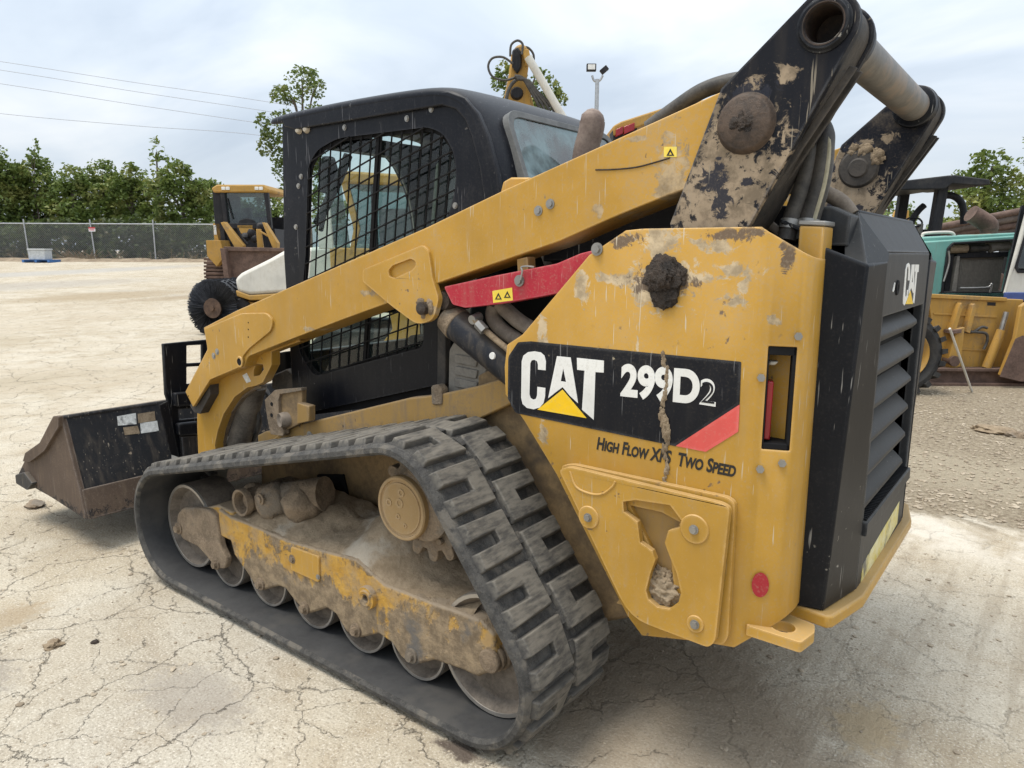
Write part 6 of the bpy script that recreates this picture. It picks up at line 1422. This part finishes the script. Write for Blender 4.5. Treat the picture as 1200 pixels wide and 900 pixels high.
MB().box((1.2, .2, .0), (1.5, .5, .8)).build('stand_leg', M_oldyel, bro, bevel=.02, local=True)
MB().box((2.0, .2, .0), (2.3, .5, .8)).build('stand_leg', M_oldyel, bro, bevel=.02, local=True)

# ---- digger seen through the cab guard, its boom raised above the cab roof
D3 = 9.0
dg = face('mini_excavator', 'small orange yellow excavator behind the black cab with its boom raised above the roof', 'excavator', 470, D3)
def P3(name, pts, y0, y1, mat, bev=.01, **k): return PR(name, dg, pts, D3, y0, y1, mat, bev, **k)
P3('cab_roof', [(403, 207), (412, 203), (560, 212), (560, 222), (404, 217)], -.1, 1.1, M_oldyel, .03)
for pts in ([(404, 214), (412, 214), (424, 268), (415, 300), (410, 300), (417, 268)], [(486, 218), (494, 219), (494, 300), (486, 300)], [(438, 216), (444, 216), (444, 300), (438, 300)]): P3('cab_post', pts, -.08, .0, M_oldyel if pts[0][0] != 438 else M_oldblk)
P3('cab_glass', [(410, 216), (490, 219), (490, 296), (418, 296)], -.03, -.01, M_cabglass, 0)
P3('cab_glass', [(390, 222), (404, 218), (412, 296), (393, 296)], -.05, -.03, M_cabglass, 0)
P3('cab_back', [(430, 240), (520, 240), (520, 300), (430, 300)], .9, 1.0, M_oldblk)
P3('cab_door', [(388, 290), (494, 292), (494, 330), (388, 330)], -.08, .9, M_oldyel, .02)
P3('counterweight', [(492, 222), (600, 240), (610, 330), (492, 330)], .0, 1.1, M_oldyel, .05)
P3('seat_back', [(448, 250), (470, 250), (474, 300), (446, 300)], .3, .5, M_oldblk, .03)
P3('mirror', [(384, 196), (392, 193), (396, 201), (388, 206)], -.3, -.2, M_oldblk, .01)
P3('upper_frame', [(386, 326), (612, 326), (612, 352), (386, 352)], -.3, 1.2, M_oldblk, .02)
for y in (-.5, 1.0): MB().prism(rpoly([(-1.0, .0), (1.4, .0), (1.5, .3), (1.3, .55), (-.9, .55), (-1.1, .3)], .15), y, y + .35).build('crawler_track', M_tyre, dg, bevel=.02, local=True)
P3('white_panel', [(386, 246), (400, 244), (402, 292), (386, 292)], -.5, -.45, M_white, .01)
P3('white_board', [(411, 191), (426, 192), (425, 205), (411, 204)], 2.2, 2.3, M_white, .01)
boom = P3('boom', [(585, 260), (583, 190), (588, 130), (596, 92), (599, 70), (604, 60), (612, 57), (618, 62), (620, 74), (617, 96), (632, 150), (640, 260)], .2, .45, M_oldyel, .03)
P3('boom_plate', [(600, 66), (606, 62), (611, 68), (611, 84), (606, 92), (600, 84)], .15, .2, M_oldblk, .02, par=boom)
P3('dipper_arm', [(611, 66), (619, 66), (622, 80), (616, 84)], .10, .2, M_oldyel, .01, par=boom)
TB('ram_rod', dg, [(618, 76), (640, 112), (668, 158)], D3, .048, M_white, .05, boom, 14, False)
TB('hydraulic_hose', dg, [(601, 82), (590, 75), (578, 76), (573, 85), (578, 96), (592, 100), (606, 96)], D3, .014, M_hose, .1, boom)
TB('hydraulic_hose', dg, [(598, 74), (599, 62), (606, 57), (612, 61), (611, 72)], D3, .014, M_hose, .1, boom)
TB('hydraulic_hose', dg, [(612, 59), (619, 60), (625, 68), (624, 82)], D3, .014, M_hose, .3, boom)
for k in range(4): TB('hydraulic_hose', dg, [(603 + k, 96 + k), (612 + 2 * k, 98 + k), (620 + 3 * k, 110 + k), (632 + 5 * k, 132), (640 + 5 * k, 160)], D3, .02, M_hose, .08, boom)
TB('hydraulic_hose', dg, [(594, 135), (594, 118), (600, 104), (610, 96)], D3, .022, M_hose, .1, boom)
MB().lathe([(0, .05), (.06, .05), (.075, .02), (.08, 0)], L1(dg, 605.5, 112.5, D3, .2), (0, -1, 0), 18).build('boom_pin', M_oldblk, boom, local=True, smooth=40)

# ---- floodlight pole
D4 = 30.0
lp = face('floodlight_pole', 'tall grey pole with two black floodlights, rising behind the exhaust pipe', 'light pole', 695, D4)
zt = L1(lp, 695, 101, D4)[2]
MB().cyl((0, 0, -.1), (0, 0, zt), .11, .08, 12).build('pole', M_galv, lp, local=True)
TB('bracket_arm', lp, [(690, 97), (692, 102), (695, 103.5), (699, 102), (702, 97)], D4, .045, M_galv)
for (a, b, w, hh, rz) in ((689, 88.5, .19, .14, 0), (703.5, 91, .16, .10, .7)):
    q = L1(lp, a, b, D4); f = MB().box((-w, -.08, -hh), (w, .10, hh)); f.v = [Matrix.Translation(q) @ Matrix.Rotation(-rz, 4, 'Y') @ v for v in f.v]
    fl_ = f.build('floodlight', M_oldblk, lp, bevel=.02, local=True)
    if rz == 0: MB().box((q[0] - w * .75, -.086, q[2] - hh * .6), (q[0] + w * .75, -.081, q[2] + hh * .75)).build('lens', M_lampw, fl_, local=True)

# ---- backhoe loader on the far side: roof with red lamps, wheel, loader arm and bucket
D5 = 8.0
bh = face('backhoe_loader', 'yellow wheeled loader on the far side with its worn bucket lowered at right', 'backhoe loader', 930, D5)
def P5(name, pts, y0, y1, mat, bev=.01, d=D5, **k): return PR(name, bh, pts, d, y0 + d - D5, y1 + d - D5, mat, bev, **k)
rf = P5('cab_roof', [(715, 152), (724, 147), (781, 129), (850, 118), (960, 140), (960, 152), (850, 140), (778, 141), (736, 156), (716, 163)], .0, 1.2, M_oldyel, .015)
for (a, b) in ((718, 726), (727, 739)): P5('tail_lamp', [(a, 157 - (a - 716) * .35), (b, 155.5 - (b - 716) * .3), (b, 164 - (b - 716) * .32), (a, 165 - (a - 716) * .3)], -.03, .05, M_redlens, .006, par=rf)
P5('lamp_housing', [(715, 156), (742, 147), (743, 158), (716, 168)], .02, .3, M_oldblk, .01, par=rf)
for a in (760, 850, 945): P5('cab_post', [(a, 140), (a + 8, 138), (a + 8, 290), (a, 290)], .02, .1, M_oldblk)
P5('cab_glass', [(766, 145), (948, 145), (948, 250), (766, 250)], .05, .06, M_cabglass, 0)
P5('engine_cover', [(850, 250), (1075, 268), (1080, 360), (850, 370)], .1, 1.1, M_oldyel, .05)
P5('cab_body', [(740, 250), (950, 250), (950, 380), (740, 380)], .1, 1.1, M_oldyel, .03)
D6 = 7.6
wc = L1(bh, 1065, 417, D6)
RR = 49 * D6 / FPX
tw = MB().lathe([(.27, .02), (.30, .0), (RR * .80, -.02), (RR * .93, .0), (RR * .97, .04), (RR * .97, .27), (RR * .9, .31), (.30, .31), (.27, .29)], (wc[0], -.10 + D6 - D5, wc[2]), (0, 1, 0), 44, False).build('tyre', M_tyre, bh, local=True, smooth=40)
m = MB()
for k in range(20):
    for s__ in (0, 1):
        a = 2 * math.pi * (k + .5 * s__) / 20; ca, sa = math.cos(a), math.sin(a)
        y0_, y1_ = (-.13 + D6 - D5, .05 + D6 - D5) if s__ == 0 else (.05 + D6 - D5, .22 + D6 - D5)
        P = []
        for (r_, da) in ((RR * .9, -.07), (RR * .9, .07), (RR * 1.03, .055), (RR * 1.03, -.055)):
            for y in (y0_, y1_):
                sk = .10 if (y == y0_) == (s__ == 0) else -.02
                P.append((wc[0] + r_ * math.cos(a + da + sk), y, wc[2] + r_ * math.sin(a + da + sk)))
        m.hexa([P[0], P[2], P[3], P[1], P[6], P[4], P[5], P[7]])
o = m.build('tread_bar', M_tyre, tw, local=True, smooth=0); o['kind'] = 'stuff'
MB().lathe([(.04, .06), (.06, .02), (.16, .05), (.20, .12), (.235, .02), (.26, .0), (.275, .02), (.275, .1)], (wc[0], -.12 + D6 - D5, wc[2]), (0, 1, 0), 40).build('wheel_rim', M_oldyel, bh, local=True, smooth=40)
# far wheel and rear wheel carry the machine too
for (px, rr_, yy) in ((1064, RR, 1.2), (800, .70, -.2), (800, .70, 1.1)):
    q = L1(bh, px, 418, D6); MB().lathe([(.2, 0), (rr_ * .9, 0), (rr_, .06), (rr_, .28), (rr_ * .9, .34), (.2, .34)], (q[0], yy, rr_), (0, 1, 0), 40).build('tyre', M_tyre, bh, local=True, smooth=40)
P5('loader_arm', [(1040, 300), (1088, 330), (1093, 340), (1118, 412), (1126, 436), (1118, 448), (1106, 432), (1082, 368), (1040, 340)], .36, .46, M_oldyel, .008, d=D6)
D7 = 8.2
YB_ = .05; DY7 = D7 - D5
bkt = P5('bucket', [(1096, 346), (1188, 351), (1210, 352), (1210, 442), (1122, 440), (1112, 424)], YB_, YB_ + .06, M_oldyel, .01, d=D7)
P5('bucket_lip', [(1096, 345), (1188, 349.5), (1188, 354), (1097, 350)], YB_ - .03, YB_ + .05, M_oldyel, .006, d=D7, par=bkt)
for pts in ([(1122, 388), (1128, 358), (1130, 355), (1132, 360), (1127, 390)], [(1139, 390), (1144, 358), (1146, 356), (1148, 362), (1144, 392)]): P5('bucket_rib', pts, YB_ - .10, YB_ + .01, M_oldyel, .004, d=D7, par=bkt)
P5('bucket_seam', [(1104, 368), (1180, 372), (1180, 374), (1104, 370)], YB_ - .012, YB_ + .01, M_oldyel, .002, d=D7, par=bkt)
P5('bucket_seam', [(1133, 411), (1172, 413), (1172, 415), (1133, 413)], YB_ - .012, YB_ + .01, M_oldyel, .002, d=D7, par=bkt)
P5('tilt_link', [(1126, 386), (1136, 384), (1136, 432), (1124, 438), (1120, 425)], YB_ - .12, YB_ + .01, M_oldyel, .01, d=D7, par=bkt)
P5('link_ear', [(1118, 388), (1130, 386), (1130, 391), (1118, 392)], YB_ - .16, YB_, M_brown, .004, d=D7, par=bkt)
cl_ = MB().tube([L1(bh, 1181, 388, D7, DY7 + YB_ - .10), L1(bh, 1168, 434, D7, DY7 + YB_ - .10)], .050, 16, False).build('bucket_cylinder', M_oldyel, bkt, local=True, smooth=40)
MB().tube([L1(bh, 1184, 366, D7, DY7 + YB_ - .10), L1(bh, 1180, 390, D7, DY7 + YB_ - .10)], .028, 12, False).build('cylinder_rod', M_steel, bkt, local=True, smooth=40)
TB('bucket_hose', bh, [(1136, 390), (1150, 391), (1160, 385), (1167, 386)], D7, .016, M_hose, DY7 + YB_ - .05, bkt)
TB('bucket_hose', bh, [(1136, 390), (1155, 391), (1166, 393), (1168, 402), (1165, 412)], D7, .016, M_hose, DY7 + YB_ - .06, bkt)
P5('bucket_end', [(1186, 358), (1194, 352), (1260, 346), (1262, 448), (1196, 446), (1172, 440), (1184, 395)], YB_ - .30, YB_ - .24, M_oldyel, .01, d=D7, par=bkt)
P5('rusted_band', [(1184, 396), (1192, 392), (1205, 398), (1262, 392), (1262, 449), (1196, 447), (1171, 441)], YB_ - .306, YB_ - .301, M_brown, .0, d=D7, par=bkt)
P5('sticker', [(1167, 355), (1177, 355.5), (1177, 359.5), (1167, 359)], YB_ - .003, YB_, M_oldblk, 0, d=D7, par=bkt)
q = L1(bh, 1126, 425, D7); MB().cyl((q[0], DY7 + YB_ - .16, q[2]), (q[0], DY7 + YB_, q[2]), .06, n=16).build('link_pin', M_brown, bkt, local=True)
# rusty beam, leaning stake
bm2 = face('steel_beam', 'long rusty steel beam lying on the gravel under the yellow bucket', 'beam', 1150, 8.05)
x0 = L1(bm2, 1096, 450, 8.05)[0]; zt = .20
MB().prism([(.0, .0), (.16, .0), (.16, .03), (.09, .04), (.09, zt - .04), (.16, zt - .03), (.16, zt), (.0, zt), (.0, zt - .03), (.07, zt - .04), (.07, .04), (.0, .03)], x0, 3.2, 'x').build('flange', M_brown, bm2, local=True, bevel=.003)
stk = PZ(1139, 459, 0); stt = PD(1113, 385, 7.35)
tag(MB().cyl(stk, stt, .012, n=8).build('white_stake', M_white), 'thin white stake leaning on the yellow loader arm at right', 'stake')

# ---- teal machine with its engine bay open
D8 = 10.5
te_ = face('teal_excavator', 'faded teal machine at right with its engine bay open, radiator and pipes showing', 'excavator', 1140, D8)
def P8(name, pts, y0, y1, mat, bev=.01, **k): return PR(name, te_, pts, D8, y0, y1, mat, bev, **k)
hl = [(1108, 343), (1110, 292), (1116, 285), (1184, 282), (1188, 286), (1184, 343)]
fr_ = P8('engine_bay', [(1082, 283), (1190, 276), (1204, 276), (1204, 352), (1082, 352)], .0, .12, M_teal, .02, holes=[hl])
P8('bay_seal', [(1107, 343), (1109, 291), (1115, 284), (1185, 280), (1190, 286), (1186, 343), (1184, 343), (1188, 287), (1184, 282.5), (1116, 286), (1111, 292), (1109, 343)], -.03, .0, M_oldblk, .004)
P8('bay_back', [(1104, 280), (1192, 276), (1192, 350), (1104, 350)], .7, .8, M_oldblk, 0)
P8('bay_floor', [(1104, 342), (1190, 342), (1190, 400), (1104, 400)], .0, .8, M_oldblk, .01)
P8('bay_top', [(1082, 278), (1204, 272), (1204, 282), (1082, 286)], .05, 1.2, M_teal, .02)
P8('partition', [(1109, 296), (1121, 296), (1121, 342), (1108, 342)], .25, .35, M_brown, .01)
P8('frame_post', [(1118, 298), (1123, 298), (1123, 344), (1116, 344)], .10, .2, M_oldblk, .005)
P8('frame_post', [(1125, 301), (1128, 300), (1128, 344), (1122, 344)], .05, .15, M_greybox, .005)
rd = P8('radiator', [(1128, 302), (1186, 300), (1183, 344), (1126, 344)], .15, .25, M_rad, .005)
P8('radiator_tank', [(1127, 297), (1188, 295), (1188, 301), (1127, 303)], .10, .25, M_oldblk, .01)
for k in range(30):
    a = 1128.5 + k * 1.9
    P8('fin', [(a, 304), (a + .5, 304), (a + .3, 343), (a - .2, 343)], .142, .15, M_rad, 0, par=rd)
TB('air_pipe', te_, [(1116, 292), (1126, 291.5), (1137, 291)], D8, .065, M_mudtan, .1)
TB('air_pipe', te_, [(1140, 291), (1152, 291), (1162, 290)], D8, .05, M_hose, .1)
TB('muffler', te_, [(1164, 290), (1172, 288), (1188, 287)], D8, .085, M_greybox, .12)
TB('stay_rod', te_, [(1110, 294), (1112, 308), (1108, 330)], D8, .014, M_steel, -.03)
MB().cyl(L1(te_, 1110, 342, D8, .2), L1(te_, 1110, 320, D8, .2), .09, n=16).build('coolant_bottle', M_tealdk, te_, local=True)
TB('bar', te_, [(1127, 338), (1140, 338), (1160, 337), (1164, 333), (1163, 343)], D8, .018, M_steel, -.04)
TB('handrail', te_, [(1086, 284), (1088, 276), (1092, 273), (1120, 272), (1126, 276)], D8, .022, M_white, .2)
P8('filler_cap', [(1118, 277), (1130, 275), (1131, 282), (1116, 282)], .2, .4, M_oldblk, .01)
TB('rusty_hose', te_, [(1143, 279), (1156, 278), (1171, 277)], D8, .05, M_mudtan, .25)
TB('exhaust_pipe', te_, [(1150, 249), (1161, 255), (1172, 262), (1174, 268), (1174, 284)], D8, [.125, .125, .125, .115], M_brown, .35, n=16)
P8('track_frame', [(1060, 400), (1230, 400), (1230, 422), (1060, 422)], -.2, 1.4, M_oldblk, .03)
for y in (-.3, 1.3): MB().prism(rpoly([(-1.6, .0), (1.9, .0), (2.1, .3), (1.9, .62), (-1.6, .62), (-1.8, .3)], .2), y, y + .4).build('crawler_track', M_tyre, te_, bevel=.02, local=True)
# ---- white cab at the frame edge
D9 = 9.6
wcb = face('white_cab_machine', 'white machine cab with dark rounded window at the right edge, behind the yellow bucket', 'machine cab', 1215, D9)
def P9(name, pts, y0, y1, mat, bev=.01, **k): return PR(name, wcb, pts, D9, y0, y1, mat, bev, **k)
P9('cab_shell', [(1184, 345), (1200, 236), (1300, 226), (1300, 345)], .0, .06, M_white, .015, holes=[[(1193, 312), (1193, 308), (1203, 250), (1206, 246), (1280, 242), (1280, 318), (1196, 318)]])
P9('window_seal', [(1191, 314), (1202, 248), (1206, 244), (1282, 240), (1282, 320), (1195, 320)], -.012, .0, M_oldblk, .004, holes=[[(1194, 312), (1205, 250), (1208, 247), (1278, 243), (1278, 317), (1197, 317)]])
P9('window', [(1191, 314), (1202, 248), (1282, 240), (1282, 320)], .02, .03, M_cabglass, 0)
P9('cab_back', [(1206, 240), (1300, 230), (1300, 345), (1196, 345)], .25, .28, M_oldblk, 0)
P9('cab_floor', [(1184, 343), (1300, 343), (1300, 353), (1184, 353)], -.02, .04, M_blueband, .01)
P9('base', [(1186, 353), (1300, 353), (1300, 420), (1186, 420)], .0, 1.2, M_oldblk, .02)
MB().prism(rpoly([(-.6, .0), (1.6, .0), (1.8, .3), (1.6, .6), (-.6, .6), (-.8, .3)], .2), .2, .6).build('crawler_track', M_tyre, wcb, bevel=.02, local=True)

# ---- machine with a black canopy
D10 = 12.5
cn = face('canopy_roller', 'machine with flat black canopy on thick posts, just right of the black engine door', 'roller', 1095, D10)
def P10(name, pts, y0, y1, mat, bev=.01, **k): return PR(name, cn, pts, D10, y0, y1, mat, bev, **k)
s_ = D10 / FPX
a = [L1(cn, *q, D10) for q in ((1030, 224), (1093, 224), (1093, 212), (1040, 213))]
cp = P10('canopy', [(1030, 216), (1094, 208.5), (1102, 208), (1142, 213), (1143, 219), (1128, 220), (1100, 218), (1092, 224), (1032, 225)], -.2, 1.3, M_oldblk, .02)
for y in (-.05, 1.15): P10('canopy_post', [(1091, 214), (1102.5, 214), (1098, 288), (1086, 290)], y, y + .14, M_oldblk, .015)
TB('handrail', cn, [(1103, 230), (1112, 228.5), (1122, 229), (1131, 235), (1136, 246), (1138, 262)], D10, .06, M_oldblk, .3)
TB('handrail', cn, [(1089, 240), (1083, 246), (1077, 256), (1074, 270)], D10, .055, M_oldblk, .3)
q = L1(cn, 1075, 260, D10); rg = MB(); ring = []
for k in range(25): an = 2 * math.pi * k / 24; ring.append((q[0] + .14 * math.cos(an), .2 + .05 * math.sin(an), q[2] + .08 * math.sin(an)))
rg.tube(ring, .016, 7, False).build('steering_wheel', M_oldblk, cn, local=True, smooth=60)
P10('steering_column', [(1080, 262), (1085, 262), (1084, 290), (1078, 290)], .15, .25, M_greybox, .01)
P10('body', [(1040, 284), (1150, 284), (1150, 345), (1040, 345)], -.1, 1.3, M_oldblk, .05)
P10('seat', [(1095, 268), (1112, 268), (1112, 286), (1090, 286)], .4, .8, M_oldblk, .03)
for px in (1035, 1155): q = L1(cn, px, 330, D10); MB().cyl((q[0], -.1, .6), (q[0], 1.3, .6), .6, n=40).build('drum', M_brown, cn, local=True, bevel=.01)
# ---- rack of rusty steel pipes
D11 = 15.0
M_pipes = rough_mat('old_pipe_steel', (0.085, 0.062, 0.050), (0.17, 0.14, 0.12), 5, 0.8, 0.4, 0.01)
PG = 'rusty pipes stacked at right'
for k, (pa, pb, rr_, lb) in enumerate((((1092, 268), (1212, 244), .07, 'topmost rusty pipe of the leaning stack at right'), ((1094, 272), (1212, 251), .09, 'second rusty pipe from the top of the leaning stack'), ((1096, 277), (1215, 260), .08, 'middle rusty pipe of the leaning stack'), ((1100, 281), (1215, 266), .09, 'second lowest rusty pipe of the leaning stack'), ((1104, 286), (1215, 273), .10, 'lowest rusty pipe of the leaning stack'))):
    tag(MB().cyl(PD(*pa, D11 + .12 * k), PD(*pb, D11 + .5 + .12 * k), rr_, n=14).build('steel_pipe', M_pipes if k % 2 else M_brown, smooth=40), lb, 'pipe', PG)
rk = face('pipe_rack', 'dark steel rack carrying the rusty pipes at right', 'rack', 1150, D11 + .5)
for px in (1110, 1150, 1195):
    q = L1(rk, px, 281 - (px - 1100) * .13, D11 + .5); MB().box((q[0] - .06, -.1, 0), (q[0] + .06, .6, q[2] - .08)).build('rack_post', M_oldblk, rk, local=True, bevel=.01)
MB().box((L1(rk, 1110, 300, D11 + .5)[0], -.02, .9), (L1(rk, 1195, 300, D11 + .5)[0], .06, 1.0)).build('rack_beam', M_oldblk, rk, local=True, bevel=.01)
# ---- yellow cab far off
D12 = 32.0
fc = face('distant_yellow_machine', 'tiny distant yellow machine cab beside the small far trees', 'machine', 1056, D12)
PR('cab', fc, [(1050, 249), (1052, 246), (1061, 247), (1062, 262), (1062, 300), (1049, 300), (1049, 262)], D12, 0, .6, M_oldyel, .03)
PR('cab_window', fc, [(1053, 250), (1056.5, 250), (1056.5, 256), (1053, 256)], D12, -.03, .0, M_oldblk, 0)
PR('chassis', fc, [(1035, 288), (1070, 288), (1070, 302), (1035, 302)], D12, -.2, 1.5, M_oldyel, .03)
